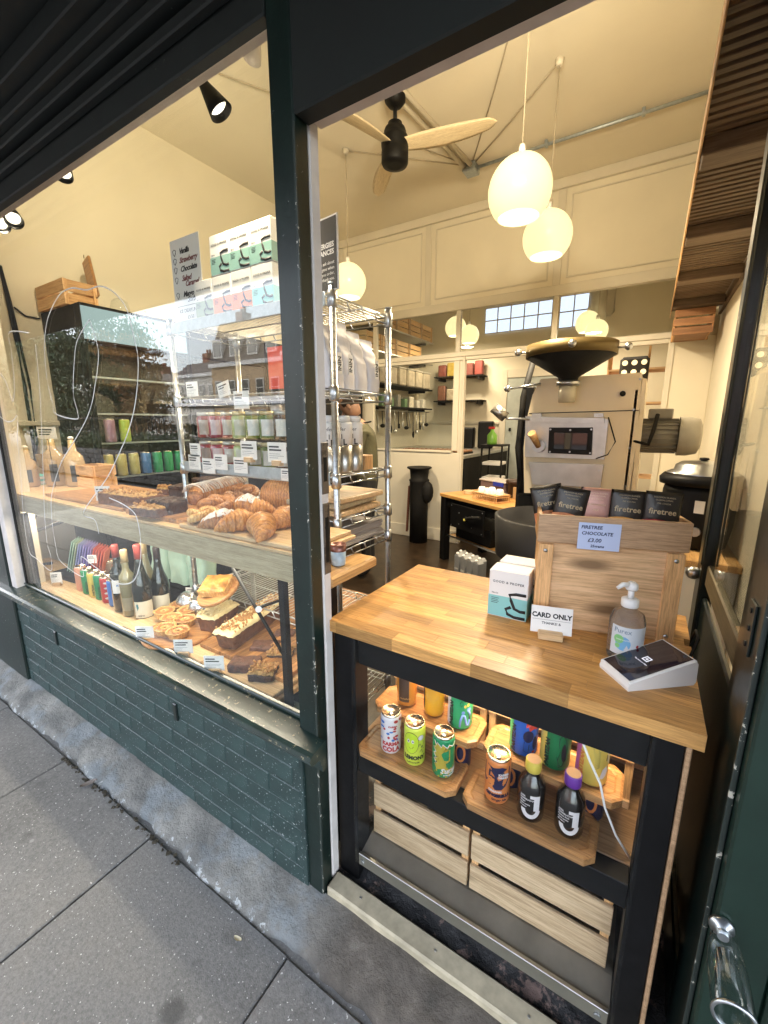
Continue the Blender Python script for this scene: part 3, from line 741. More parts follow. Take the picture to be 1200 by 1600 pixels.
# ================================================================ chrome wire shelving
def wire_rack():
    x0, x1, y0, y1 = -1.87, -.95, 1.20, 1.56
    t_ = thing('wire_rack', 'tall chrome wire shelving rack between shop window and doorway', 'shelving rack', ((x0 + x1) / 2, (y0 + y1) / 2, ZF))
    for x in (x0, x1):
        for y in (y0, y1):
            b_ = MB().cyl((x, y, ZF + .02), (x, y, 2.0), .0125, n=14)
            p_ = part('post', b_, M_CHROME, t_, w=True)
            rg = MB(); z = .1
            while z < 1.98: rg.cyl((x, y, z), (x, y, z + .002), .0128, n=14); z += .0254
            rg.cyl((x, y, 2.0), (x, y, 2.006), .014)
            part('groove_rings', rg, M_GALV, p_, w=True, kind='stuff')
    for z in (1.97, 1.665, 1.355, 1.19, 1.07, .74, .35):
        s_ = MB()
        for zz, r_ in ((z, .0035), (z - .028, .003)):
            s_.tube([(x0, y0, zz), (x1, y0, zz), (x1, y1, zz), (x0, y1, zz)], r_, 6, True)
        s_.cyl((x0, (y0 + y1) / 2, z - .006), (x1, (y0 + y1) / 2, z - .006), .003, n=6)
        sf_ = part('shelf_frame', s_, M_CHROME, t_, w=True)
        wi = MB(); x = x0 + .02
        while x < x1: wi.cyl((x, y0, z + .003), (x, y1, z + .003), .0016, n=5, caps=False); x += .022
        part('wire_deck', wi, M_CHROME, sf_, w=True, kind='stuff')
        zz = MB()
        for (ax, bx, ay, by, n_) in ((x0, x1, y0, y0, 9), (x0, x1, y1, y1, 9), (x1, x1, y0, y1, 3), (x0, x0, y0, y1, 3)):
            for q in range(1, n_ + 1):
                u = q / (n_ + 1); px_ = ax + (bx - ax) * u; py_ = ay + (by - ay) * u
                dx = .008 if ay == by else 0; dy = 0 if ay == by else .008
                zz.cyl((px_ - dx, py_ - dy, z), (px_ + dx, py_ + dy, z - .028), .0028, n=6)
        part('truss_wire', zz, M_CHROME, sf_, w=True, kind='stuff')
        for x in (x0, x1):
            for y in (y0, y1): part('collar', MB().lathe([(.0135, -.04), (.0185, -.036), (.0165, .012), (.0135, .014)], 14, (x, y, z)), M_CHROME, sf_, w=True)
    for z in (1.955, 1.352): part('front_angle', BX(x0 + .03, x1 - .02, y0 - .016, y0 - .008, z - .020, z + .025, .001), M_GALV, t_, w=True)
    return t_
wire_rack()
RKG = 'stock on the wire rack'
# white coffee bags
def bag(x, y, z, w_, d_, h_, lean, label, rz=0, m=None, tag_=True):
    t_ = thing('coffee_bag', label, 'coffee bag', (x, y, z), rz, 'white paper bags on the wire rack')
    def fn(u, s_):
        a = 2 * PI * u; zz = s_ * h_; k = 1 - .92 * max(0, (s_ - .35) / .65) ** 1.1; wr = 1 + .05 * math.sin(s_ * 17 + a * 2) * s_
        X = math.copysign(abs(math.cos(a)) ** .45, math.cos(a)) * w_ / 2 * wr * (1 + .04 * s_); Y = math.copysign(abs(math.sin(a)) ** .45, math.sin(a)) * d_ / 2 * k
        return (X + lean * .6 * s_ * s_, Y + lean * s_ * s_ + .006 * math.sin(s_ * 22 + u * 9) * s_, zz)
    b_ = MB().grid(fn, 28, 16)
    part('bag', b_, mat('white_kraft', (.66, .65, .68), .6, var=.04, bs=30, bst=.5, bd=.004), t_)
    return t_
for k, (y, h_, hh) in enumerate(((1.235, .215, 'nearest'), (1.30, .24, 'second'), (1.385, .22, 'third'), (1.475, .205, 'farthest'))):
    t_ = bag(-1.0, y, 1.672, .085 + .0 * k, .09, h_, .02, 'white crumpled coffee bag, %s of the four in a row on the wire rack' % hh, PI / 2)
    if k in (0, 1, 3):
        lb = part('bag_label', BX(-.013, .013, -.0495, -.0485, .05, .12), M_WHITE, t_)
        text('lettering', 'NINI', .024, M_INK, lb, FR((0, -.0497, .108)) @ Matrix.Rotation(-PI / 2, 4, 'Z') @ Matrix.Translation((-.0, -.008, 0)), bold=.0006)
# steel bottles
for k, (y, lb) in enumerate(((1.24, 'steel refill bottle beside the chrome post, nearest of three'), (1.315, 'middle steel refill bottle with white printed sleeve'), (1.385, 'rear steel refill bottle with white printed sleeve'))):
    t_ = thing('steel_bottle', lb, 'bottle', (-1.0, y, 1.362), R(20), 'steel bottles with white sleeves')
    part('steel_base', MB().lathe([(.031, 0), (.033, .004), (.033, .105)], 24), M_STEEL, t_)
    part('sleeve', MB().lathe([(.0335, .1055), (.0335, .185), (.031, .192)], 24), M_WHITE, t_)
    part('cap', MB().lathe([(.026, .192), (.026, .212), (.022, .216)], 20), M_WPLAST, t_)
    text_cyl('lettering', 'refer', .019, M_INK, t_, .0335, -PI / 2 - .6, .160)
    text_cyl('lettering', 'V I', .026, M_INK, t_, .0335, -PI / 2 - .7, .130); text_cyl('lettering', 'G L', .03, M_INK, t_, .0335, -PI / 2 - .7, .108, bold=.001)
solo('wooden_box', BX(-.04, .04, -.035, .035, 0, .06, .002), M_PINEZ, 'small reddish wooden box behind the steel bottles', 'box', (-1.02, 1.455, 1.360), .1)
# boards and papers on lower shelves
for k, (z, dx, rz, mm_) in enumerate(((1.196, 0, 0.0, M_ASH), (1.222, -.02, .05, M_ASHD), (1.25, .01, -.06, M_ASH))):
    solo('chopping_board', BX(-.17, .10, -.15, .13, 0, .022, .004), mm_, ('bottom', 'middle', 'top')[k] + ' one of three pale chopping boards stacked on the wire rack', 'chopping board', (-1.06 + dx, 1.39, z), rz, 'boards stacked on the wire rack')
ps = thing('paper_stack', 'loose stack of grey paper bags on the low rack shelf', 'paper stack', (-1.08, 1.38, 1.076))
for k in range(13): 
    o = part('paper_sheet', BX(-.14, .12, -.16, .15, 0, .0035, .0008), mat('grey_kraft', (.36, .33, .31), .8, var=.08, rnd=.15), ps); o.location = (random.uniform(-.008, .008), random.uniform(-.008, .008), k * .0048); o.rotation_euler = (0, 0, random.uniform(-.03, .03))
# allergy poster on top
ap = thing('allergy_poster', 'dark grey allergy notice with white lettering in a white frame', 'poster', (-.915, 1.19, 1.99), R(-8))
part('frame', BX(-.222, .002, .0, .004, -.01, .212), M_WHITE, ap)
part('print', BX(-.217, -.004, -.002, -.0002, -.006, .206), flat('poster_grey', (.07, .068, .066), .5), ap)
for tx, zz, sz, b_ in (('ALLERGIES', .120, .021, .0007), ('INTOLERANCES', .099, .021, .0007), ('Please ask about', .070, .014, 0), ('allergens when', .054, .014, 0), ('you order,', .038, .014, 0), ('thank you.', .022, .014, 0)):
    text('lettering', tx, sz, M_WHITE, ap, FR((-.014, -.0022, zz)), bold=b_, align='RIGHT')

# ================================================================ kitchen worker
def person():
    o_ = at(572, 640, 'y', 3.35)
    x, y = o_.x, 3.35
    t_ = thing('person', 'person in a dark olive shirt with apron strap, head bowed over work', 'person', (x, y, ZF), R(25))
    J = [((0, 0, .98), .155), ((0, .0, 1.14), .150), ((-.02, 0, 1.32), .175), ((-.05, 0, 1.43), .13), ((-.09, 0, 1.51), .058), ((-.13, 0, 1.56), .055),
         ((-.03, -.17, 1.42), .068), ((-.06, -.23, 1.16), .05), ((-.26, -.2, 1.02), .038), ((-.34, -.18, 1.0), .035),
         ((-.03, .17, 1.42), .068), ((-.06, .23, 1.16), .05), ((-.26, .2, 1.02), .038), ((-.34, .18, 1.0), .035),
         ((0, -.1, .9), .10), ((-.01, -.11, .50), .065), ((.02, -.11, .09), .045), ((-.09, -.12, .03), .04),
         ((0, .1, .9), .10), ((-.01, .11, .50), .065), ((.02, .11, .09), .045), ((-.09, .12, .03), .04)]
    E_ = [(0, 1), (1, 2), (2, 3), (3, 4), (4, 5), (3, 6), (6, 7), (7, 8), (8, 9), (3, 10), (10, 11), (11, 12), (12, 13), (0, 14), (14, 15), (15, 16), (16, 17), (0, 18), (18, 19), (19, 20), (20, 21)]
    me = bpy.data.meshes.new('body'); me.from_pydata([j[0] for j in J], E_, [])
    o = bpy.data.objects.new('body', me); COL.objects.link(o)
    md = o.modifiers.new('s', 'SKIN'); o.modifiers.new('u', 'SUBSURF').levels = 2
    for k, j in enumerate(J):
        me.skin_vertices[0].data[k].radius = (j[1] * (.8 if k < 4 else 1), j[1]); me.skin_vertices[0].data[k].use_root = (k == 0)
    dg = bpy.context.evaluated_depsgraph_get(); ev = bpy.data.meshes.new_from_object(o.evaluated_get(dg))
    bpy.data.objects.remove(o)
    mats = [mat('olive_shirt', (.075, .07, .035), .85, var=.2, bs=40, bst=.6, bd=.01), mat('black_trousers', (.012, .012, .013), .8), mat('skin', (.30, .17, .11), .5, var=.05)]
    ev.materials.clear()
    for m_ in mats: ev.materials.append(m_)
    for p_ in ev.polygons:
        c = p_.center; p_.use_smooth = True
        p_.material_index = 2 if (c.z > 1.50 or (c.x < -.16 and c.z > .9 and c.z < 1.3)) else (1 if c.z < .98 else 0)
    ev.name = 'body'; part('body', ev, None, t_)
    hm = Matrix.Translation((-.155, 0, 1.66)) @ Matrix.Rotation(R(-32), 4, 'Y')
    hd = MB().lathe([(.001, -.115), (.045, -.112), (.064, -.07), (.074, -.02), (.079, .03), (.078, .07), (.062, .10), (.03, .118), (.001, .122)], 20, caps=False)
    hd.v = [(a * 1.18, b, c) for a, b, c in hd.v]
    hd.prism([(-.085, -.01), (-.118, -.035), (-.085, -.045)], 'y', -.012, .012)
    hd.ball((.0, .078, -.01), (.018, .008, .03)); hd.ball((.0, -.078, -.01), (.018, .008, .03)); hd.ball((-.084, 0, -.062), (.012, .022, .006))
    hd.ball((-.083, .028, .01), (.008, .012, .007)); hd.ball((-.083, -.028, .01), (.008, .012, .007))
    h_ = part('head', hd.xf(hm), mats[2], t_)
    hr = MB().ball((.012, 0, .035), (.102, .086, .098), 20, 12); hr.v = [p_ for p_ in hr.v]
    hr.v = [(a, b, max(c, -.02 + (0.045 if a < -.06 else 0))) for a, b, c in hr.v]
    part('hair', hr.xf(hm), mat('dark_brown_hair', (.025, .015, .01), .7, bs=200, bst=.8), h_)
    part('apron_strap', MB().tube([(-.10, -.09, 1.43), (-.03, -.085, 1.50), (.045, 0, 1.515), (-.03, .085, 1.50), (-.10, .09, 1.43)], .008, 6), M_BLACKM, t_)
    part('apron', MB().grid(lambda u, w: (-.17 - .02 * math.cos((u - .5) * 3) - .02 * w * (1 - w), (u - .5) * .36, .62 + w * .72), 12, 8), mat('black_apron', (.014, .014, .016), .8), t_)
    for s_ in (-1, 1):
        f_ = MB()
        f_.ball((-.365, s_ * .185, .99), (.045, .038, .018), 12, 8)
        for q in range(4): f_.tube([(-.385, s_ * (.160 + q * .016), .992), (-.425 - .004 * (q % 2), s_ * (.158 + q * .016), .985), (-.445, s_ * (.158 + q * .016), .968)], [.0085, .008, .006], 7)
        f_.tube([(-.355, s_ * .150, .988), (-.385, s_ * .137, .978), (-.405, s_ * .140, .966)], [.010, .009, .007], 7)
        part('hand', f_, mats[2], t_)
    return t_
person()
# work bench the person leans over
wb = thing('work_bench', 'dark low work bench in front of the kitchen worker', 'work bench', (-3.2, 3.3, ZF))
part('bench_top', BX(-3.55, -2.95, 2.95, 3.75, .90, .94, .004), M_STEEL, wb, w=True)
for x in (-3.5, -3.0):
    for y in (3.0, 3.7): part('leg', BX(x - .02, x + .02, y - .02, y + .02, ZF, .8995), M_BLACK, wb, w=True)

# ================================================================ black bin column by the partition
cb = thing('umbrella_stand', 'tall black ribbed cylinder with dark hanging bags against the partition', 'column bin', (-2.40, 4.70, ZF))
part('tube', MB().lathe([(.115, 0), (.115, .55), (.12, .78), (.13, .80), (.11, .82), (.12, .93), (.155, .95), (.155, .965), (.12, .96)], 28), M_BLACKM, cb)
part('hanging_bag', MB().ball((.13, -.03, .66), (.08, .07, .14)), M_BLACKM, cb)
part('hanging_cloth', MB().grid(lambda u, w: (-.13 - .03 * (1 - w) + .02 * math.sin(u * 6), -.05 + .08 * u, .12 + .60 * w), 8, 8), flat('brown_cloth', (.10, .035, .02), .9), cb)

# ================================================================ roaster side table
tb = thing('oak_side_table', 'oak topped black side table beside the coffee roaster', 'table', (-1.89, 4.2, ZF), R(-29.6))
part('table_top', BX(0, 1.10, 0, .66, .715, .75, .004), M_OAK, tb)
for x in (.05, 1.05):
    for y in (.05, .61): part('leg', BX(x - .04, x + .04, y - .04, y + .04, 0, .7145, .003), M_BLACK, tb)
part('apron', BX(.095, 1.0, .03, .05, .62, .714), M_BLACK, tb)
part('shelf', BX(.095, 1.0, .06, .60, .28, .295), M_OAK, tb); part('shelf_edge', BX(.095, 1.0, .05, .0595, .278, .297), M_CHROME, tb)
Mt = Matrix.Translation(tb.location) @ Matrix.Rotation(R(-29.6), 4, 'Z')
def ont(x, y, z=.75): return Mt @ Vector((x, y, z))
ctl = thing('control_box', 'black control panel box fixed under the oak side table', 'control box', ont(.5, .02, .42), R(-29.6))
part('panel', BX(-.30, .22, -.02, -.001, 0, .25, .003), M_BLACK, ctl)
for k, (x, z) in enumerate(((-.28, .23), (.20, .23), (-.28, .02), (.20, .02), (-.15, .17), (.05, .17), (-.15, .05), (.05, .05))): part('screw', MB().cyl((x, -.024, z), (x, -.0202, z), .006, n=8), M_CHROME, ctl)
part('dial', MB().cyl((-.05, -.03, .12), (-.05, -.0202, .12), .035), M_BLACKM, ctl)
part('handle_bar', MB().tube([(-.05, -.04, .12), (.06, -.06, .16), (.2, -.05, .19)], .016), M_BLACKM, ctl)
part('handle_tip', MB().ball((-.02, -.055, .125), .014), flat('yellow_tip', (.6, .55, .1), .4), ctl)
solo('burner_box', BX(-.30, .24, -.06, .35, 0, .17, .006), M_BLACK, 'plain black metal box on the side table lower shelf', 'metal box', ont(.5, .14, .296), R(-29.6))
for k in range(3): solo('brick_block', BX(0, .12, -.04, .04, 0, .10, .003), mat('reddish_block', (.30, .15, .10), .8), ('lowest', 'middle', 'top')[k] + ' reddish wooden block stacked on the table shelf by the leg', 'block', ont(.10, .35, .296 + k * .105), R(-29.6), 'blocks on the table shelf')
q = ont(.20, .24); cs = MB()
cst = thing('coaster_stack', 'small stack of round pale wooden coasters on the side table', 'coasters', q)
for k in range(4): part('coaster', MB().cyl((0, 0, .001 + k * .009), (0, 0, .009 + k * .009), .058, n=24), M_ASH, cst)
eb = thing('egg_basket', 'brown wooden lattice tray of white cups on the side table', 'basket', ont(.62, .17), R(-29.6))
bk = MB()
for z in (.002, .05, .066): bk.box(-.17, .17, -.09, .09, z, z + .008)
for k in range(13):
    x = -.165 + k * .0275
    for y in (-.088, .084): bk.box(x - .004, x + .004, y, y + .005, .01, .066)
part('lattice', bk, M_PINEZ, eb)
for k, (x, y) in enumerate(((-.10, -.03), (-.02, .03), (.05, -.03), (.12, .0), (.0, -.045))):
    solo('upturned_cup', MB().lathe([(.040, 0), (.038, .03), (.028, .052), (.001, .056)], 20, caps=False), M_WPLAST, ('first', 'second', 'third', 'fourth', 'fifth')[k] + ' white upturned cup from the left in the lattice tray', 'cup', eb.matrix_basis @ Vector((x, y, .076)) if False else Mt @ Vector((.62 + x, .17 + y, .75 + .075)), 0, 'cups in the lattice tray')
ptb = thing('plastic_tub', 'clear plastic storage tub with purple contents and blue clip', 'storage tub', ont(.35, .55), R(-29.6))
part('tub', BX(-.20, .18, -.11, .10, 0, .13, .01), flat('tub_purple', (.16, .11, .11), .35), ptb); part('lid', BX(-.21, .19, -.12, .11, .131, .150, .006), flat('tub_lid', (.42, .38, .36), .4), ptb)
part('clip', BX(.02, .17, -.128, -.121, .10, .14), flat('blue_clip', (.02, .04, .35), .4), ptb)
solo('cardboard_box', BX(-.14, .14, -.10, .10, 0, .12, .003), mat('cardboard', (.42, .26, .12), .8), 'brown cardboard box at the back of the oak side table', 'box', ont(.80, .52), R(-32))
solo('dark_lid_pot', MB().lathe([(.06, 0), (.062, .12), (.085, .122), (.085, .15), (.07, .16)], 22), mat('dark_brown_pot', (.04, .02, .012), .5), 'dark brown lidded pot behind the lattice tray', 'pot', ont(.62, .48, .76 + .02))
solo('steel_cup', MB().lathe([(.045, 0), (.05, .06), (.046, .06), (.04, .01)], 20), M_CHROME, 'small steel cup behind the white upturned cups', 'cup', ont(.62, .32))
# milk cartons on floor
for j in range(2):
    for k in range(4):
        q = at(722 + k * 24 + j * 6, 897 + k * 2 - j * 14, 'z', ZF)
        t_ = thing('milk_carton', ('front' if j == 0 else 'rear') + ' row grey drink carton number %s from the left under the side table' % ('one', 'two', 'three', 'four')[k], 'carton', (-1.50 + k * .082, 3.86 - k * .045 + j * .085, ZF), R(-29), 'grey drink cartons under the side table')
        part('carton', BX(-.036, .036, -.036, .036, 0, .19, .003), mat('grey_carton', (.26, .27, .28), .5), t_)
        part('gable', MB().prism([(-.036, .19), (.036, .19), (.006, .215), (-.006, .215)], 'y', -.035, .035), mat('grey_carton2', (.36, .37, .38), .5), t_)
        part('cap', MB().cyl((0, -.02, .20), (0, -.028, .225), .014), M_WPLAST, t_)
        text('lettering', 'OAT', .026, M_WHITE, t_, FR((-.026, -.0365, .05)), bold=.001)

# ================================================================ coffee roaster
M_RC = mat('roaster_cream', (.82, .70, .48), .35, var=.03, coat=.4, bst=.04)
M_BRASS = mat('brass', (.15, .105, .035), .5, .5, var=.06)
YR = 3.05
ro = thing('coffee_roaster', 'large cream and steel coffee roaster with black hopper cone', 'coffee roaster', (-.45, 3.3, ZF))
def rp(px, py, y=YR): q = at(px, py, 'y', y); return (q.x, q.z)
def rpoly(n, pts, y0, y1, m, lab=None): return part(n, MB().prism([rp(a, b, y0) for a, b in pts], 'y', y0, y1), m, ro, w=True)
shell = rpoly('body_shell', [(819, 770), (818, 700), (823, 655), (832, 617), (845, 592), (1003, 582), (1000, 640), (990, 720), (982, 782)], YR + .02, YR + .62, M_RC)
rpoly('side_plate', [(1004, 590), (1011, 592), (992, 785), (984, 785)], YR + .02, YR + .6, M_RC)
fpz = YR - .015
face = rpoly('drum_face', [(821, 650), (951, 655), (944, 718), (820, 714)], YR - .012, YR + .019, M_STEEL)
rpoly('chute', [(826, 722), (943, 726), (938, 762), (832, 757)], YR - .008, YR + .0195, M_STEEL)
wd = rpoly('sight_window', [(858, 668), (926, 668), (924, 711), (856, 708)], YR - .03, YR - .0125, M_BLACK)
part('sight_glass', MB().prism([rp(a, b, YR - .034) for a, b in ((866, 676), (918, 677), (916, 703), (865, 701))], 'y', YR - .034, YR - .0305), liquid('dark_glass', (.01, .012, .014), .05), wd, w=True)
for a, b in ((860, 671), (924, 671), (922, 708), (859, 706), (891, 672), (890, 706)):
    x, z = rp(a, b, YR - .034); part('bolt', MB().cyl((x, YR - .036, z), (x, YR - .0305, z), .006, n=8), M_CHROME, wd, w=True)
rpoly('hinge_rail', [(828, 652), (944, 653), (944, 661), (828, 660)], YR - .04, YR - .021, M_STEEL)
for a in (838, 935): rpoly('hinge_lug', [(a - 7, 646), (a + 8, 646), (a + 8, 652), (a - 7, 652)], YR - .03, YR - .013, M_STEEL)
x, z = rp(842, 697, YR - .03)
kb = part('sampler_collar', MB().cyl((x, YR - .05, z), (x, YR - .013, z), .042, .045), M_CHROME, ro, w=True)
part('sampler_handle', MB().cyl((x, YR - .05, z), (x - .03, YR - .14, z + .09), .018, .026), M_PINEZ, kb, w=True)
# weight lever
x0, z0 = rp(828, 655); x1, z1 = rp(793, 654); x2, z2 = rp(778, 640)
part('lever_bar', MB().tube([(x0, YR - .01, z0), (x1, YR - .01, z1), (x2, YR - .03, z2)], .008), M_CHROME, ro, w=True)
dx = Vector((x2 - x1, -.02, z2 - z1)).normalized()
part('lever_weight', MB().cyl(Vector((x1, YR - .02, z1)) + dx * .01, Vector((x1, YR - .02, z1)) + dx * .12, .038, n=24), M_STEEL, ro, w=True)
for (a, b, a2, b2, lb) in ((845, 600, 795, 608, 0),):
    p1 = rp(a, b); p2 = rp(a2, b2)
    part('lever_arm', MB().tube([(p1[0], YR, p1[1]), (p2[0], YR - .03, p2[1])], .009), M_CHROME, ro, w=True)
    part('lever_ball', MB().ball((p2[0], YR - .03, p2[1]), .024), M_CHROME, ro, w=True)
hx, hy = rp(892, 545, YR - .10)[0], YR - .10
zr = rp(897, 545)[1]
HR = (rp(969, 540, YR - .10)[0] - rp(826, 540, YR - .10)[0]) / 2; HZ0 = at(886, 594, 'y', hy - .05).z; HZ1 = at(895, 547, 'y', hy - HR).z
hc = part('hopper_cone', MB().lathe([(.055, HZ0), (.06, HZ0 + .02), (HR - .006, HZ1), (HR - .010, HZ1 + .003), (.055, HZ0 + .025)], 40, (hx, hy, 0), caps=False), M_BLACKM, ro, w=True)
part('hopper_rim', MB().lathe([(HR - .006, HZ1), (HR, HZ1), (HR, HZ1 + .070), (HR - .010, HZ1 + .070), (HR - .010, HZ1 + .004)], 48, (hx, hy, 0), caps=False), M_BRASS, ro, w=True)
part('bean_load', MB().lathe([(.001, HZ1 + .01), (.2, HZ1 + .005), (HR - .02, HZ1)], 24, (hx, hy, 0), caps=False), M_BLACKM, ro, w=True)
for a in (-152, -80, -8):
    c, s_ = math.cos(R(a)), math.sin(R(a))
    part('rim_stud', MB().cyl((hx + c * HR, hy + s_ * HR, HZ1 + .028), (hx + c * (HR + .04), hy + s_ * (HR + .04), HZ1 + .028), .006, n=8), M_CHROME, ro, w=True)
    part('rim_ball', MB().ball((hx + c * (HR + .055), hy + s_ * (HR + .055), HZ1 + .028), .022), M_CHROME, ro, w=True)
part('neck_clamp', MB().lathe([(.07, HZ0 - .03), (.07, HZ0 - .001)], 28, (hx, hy, 0)), M_CHROME, ro, w=True)
part('neck_glass', MB().lathe([(.048, HZ0 - .13), (.052, HZ0 - .031)], 28, (hx, hy, 0)), mat('frosted', (.6, .55, .42), .2), ro, w=True)
# frame, cooling pan and base
part('frame_post', BX(-.80, -.72, YR + .1, YR + .5, ZF, 1.80, .005), M_BLACK, ro, w=True)
part('stand', BX(-.78, -.10, YR + .05, YR + .6, ZF, 1.04, .01), M_BLACKM, ro, w=True)
gm = MB(); 
part('drive_guard', BX(-.22, -.05, YR + .30, YR + .34, 1.80, 1.98, .02), M_BLACKM, ro, w=True)
for k in range(6): part('guard_hole', MB().cyl((-.19 + (k % 3) * .055, YR + .297, 1.94 - (k // 3) * .06), (-.19 + (k % 3) * .055, YR + .2995, 1.94 - (k // 3) * .06), .017, n=14), M_CREAM, ro, w=True)
cp = (-.46, 2.72)
part('cooling_pan', MB().lathe([(.33, .73), (.345, .98), (.325, .985), (.31, .90), (.001, .89)], 48, (cp[0], cp[1], 0), caps=False), mat('dark_pan', (.03, .03, .032), .45, .3), ro, w=True)
part('pan_base', MB().lathe([(.27, ZF), (.27, .68), (.25, .728)], 40, (cp[0], cp[1], 0)), mat('grey_beige', (.34, .31, .26), .5), ro, w=True)
# motor
mt_ = part('motor', MB().cyl((-.06, 3.2, 1.47), (.15, 3.2, 1.47), .098, n=30), mat('motor_grey', (.20, .19, .16), .5), ro, w=True)
fb = MB()
for k in range(22):
    a = 2 * PI * k / 22
    fb.box(-.05, .145, -.003, .003, .096, .107, 0, Matrix.Translation((0, 3.2, 1.47)) @ Matrix.Rotation(a, 4, 'X'))
part('cooling_fins', fb, mat('motor_grey', (.20, .19, .16), .5), mt_, w=True)
part('fan_cowl', MB().lathe([(.118, 0), (.118, .05), (.105, .10), (.07, .115), (.001, .118)], 32, (.151, 3.2, 1.47), M=Matrix.Rotation(PI / 2, 4, 'Y'), caps=False), mat('cowl_grey', (.30, .28, .23), .5), mt_, w=True)
part('terminal_box', BX(-.02, .11, 3.13, 3.22, 1.575, 1.635, .006), mat('motor_grey', (.20, .19, .16), .5), mt_, w=True)
part('power_cable', MB().tube([(.03, 3.12, 1.60), (.02, 3.07, 1.52), (.0, 3.07, 1.42), (-.08, 3.08, 1.44)], .012), M_BLACKM, mt_, w=True)
part('wire', MB().tube([(rp(951, 652)[0], YR - .02, rp(951, 652)[1]), (rp(962, 690)[0], YR - .03, rp(962, 690)[1]), (rp(950, 710)[0], YR - .03, rp(950, 710)[1]), (rp(932, 716)[0], YR - .03, rp(932, 716)[1])], .004, 6), M_BLACKM, ro, w=True)

# ================================================================ soup kettle on a counter
kc = thing('kettle_counter', 'white fronted counter with oak top against the right wall', 'counter', (.3, 2.75, ZF))
part('counter_top', BX(.06, XR - .002, 2.30, 3.2, .90, .935, .004), M_OAKY, kc, w=True)
part('front_panel', BX(.08, XR - .004, 2.33, 3.18, ZF, .8995, .003), M_WPLAST, kc, w=True)
for k, (x, y, lb) in enumerate(((.245, 2.62, 'black soup kettle with bright steel lid beside the roaster'),)):
    kt_ = thing('soup_kettle', lb, 'soup kettle', (x, y, .936), R(-20))
    part('body', MB().lathe([(.13, 0), (.14, .01), (.155, .12), (.155, .28), (.148, .31)], 40), M_BLACK, kt_)
    part('rim', MB().lathe([(.149, .310), (.175, .315), (.178, .345), (.160, .365), (.13, .366)], 40, caps=False), M_BLACK, kt_)
    part('lid', MB().lathe([(.15, .366), (.150, .372), (.12, .384), (.115, .408), (.09, .424), (.02, .430), (.001, .430)], 40, caps=False), M_CHROME, kt_)
    part('lid_knob', MB().lathe([(.012, .43), (.022, .436), (.018, .444), (.001, .446)], 16, caps=False), M_BLACK, kt_)
    part('dial_label', BX(.03, .07, -.156, -.150, .19, .25), M_WHITE, kt_)
    part('dial', MB().cyl((.05, -.155, .10), (.05, -.17, .10), .022), M_CHROME, kt_)

# ================================================================ kitchen beyond the partition
for k, (z, lb) in enumerate(((2.90, 'upper'), (2.55, 'middle'), (2.12, 'tub'), (1.80, 'lowest'))):
    s_ = thing('kitchen_shelf', '%s dark steel shelf along the left wall of the kitchen' % lb, 'shelf', (-3.5, 6, z), 0, 'kitchen wall shelves')
    part('board', BX(XL + .002, -3.34, 4.95, 7.0, z - .02, z, .002), M_STEEL if k < 2 else M_BLACKM, s_, w=True)
    for y in (5.3, 6.8): part('bracket', BX(XL + .002, -3.40, y, y + .03, z - .06, z - .0205), M_BLACKM, s_, w=True)
n_ = 0
for z, cnt in ((2.901, 5), (2.551, 5)):
    for k in range(cnt):
        y0 = 4.96 + k * .41 + (0 if z > 2.7 else -.0)
        if z < 2.7 and k == 4: continue
        crate(-3.70, -3.36, y0, y0 + .39, z, z + .245 - (.0 if z > 2.7 else .02), 'slatted pine crate number %s along the %s kitchen shelf' % (('one', 'two', 'three', 'four', 'five')[k], 'upper' if z > 2.7 else 'middle'), M_CRATE, wood('kcrate', (.70, .44, .19), (.52, .30, .12), 'y', .7, .6), 3, 'crates on the kitchen shelves')
for k in range(7):
    y0 = 5.0 + k * .285
    t_ = thing('food_tub', 'clear plastic food tub number %s on the kitchen tub shelf' % ('one', 'two', 'three', 'four', 'five', 'six', 'seven')[k], 'tub', (-3.5, y0 + .12, 2.121), 0, 'food tubs in the kitchen')
    part('tub', BX(-.14, .14, -.12, .12, 0, .26, .02), mat('cloudy_tub', (.42, .36, .27), .35, var=.25, vs=12), t_); part('lid', BX(-.145, .145, -.125, .125, .2605, .28, .01), mat('tub_white', (.6, .56, .48), .4), t_)
for k in range(9):
    y0 = 5.0 + k * .22; h_ = random.uniform(.10, .22)
    c_ = random.choice([(.55, .50, .40), (.30, .12, .10), (.22, .2, .17), (.62, .58, .5), (.12, .2, .10)])
    solo('pantry_pack', BX(-.08, .08, -.06, .06, 0, h_, .008), mat('pack%d' % k, c_, .5, var=.2, vs=30), 'pantry packet number %s on the lowest kitchen shelf' % ('one', 'two', 'three', 'four', 'five', 'six', 'seven', 'eight', 'nine')[k], 'packet', (-3.5, y0 + .08, 1.801), random.uniform(-.2, .2), 'packets on the kitchen shelf')
ur = thing('utensil_rail', 'rail of hanging ladles and whisks under the kitchen shelf', 'utensil rail', (-3.40, 6, 1.74))
part('rail', MB().cyl((-3.40, 5.0, 1.74), (-3.40, 7.0, 1.74), .008), M_STEEL, ur, w=True)
for k in range(16):
    y = 5.05 + k * .122; L_ = random.uniform(.16, .36)
    ub = MB().cyl((-3.40, y, 1.735), (-3.39 + random.uniform(-.01, .01), y + random.uniform(-.02, .02), 1.735 - L_), .006, .008, 6)
    if k % 3 == 0: ub.ball((-3.39, y, 1.72 - L_), (.04, .04, .03), 10, 6)
    elif k % 3 == 1: ub.box(-3.395, -3.385, y - .03, y + .03, 1.66 - L_, 1.735 - L_)
    else: ub.ball((-3.39, y, 1.70 - L_), (.02, .02, .06), 8, 6)
    part('utensil', ub, M_BLACKM if k % 2 else M_STEEL, ur, w=True)
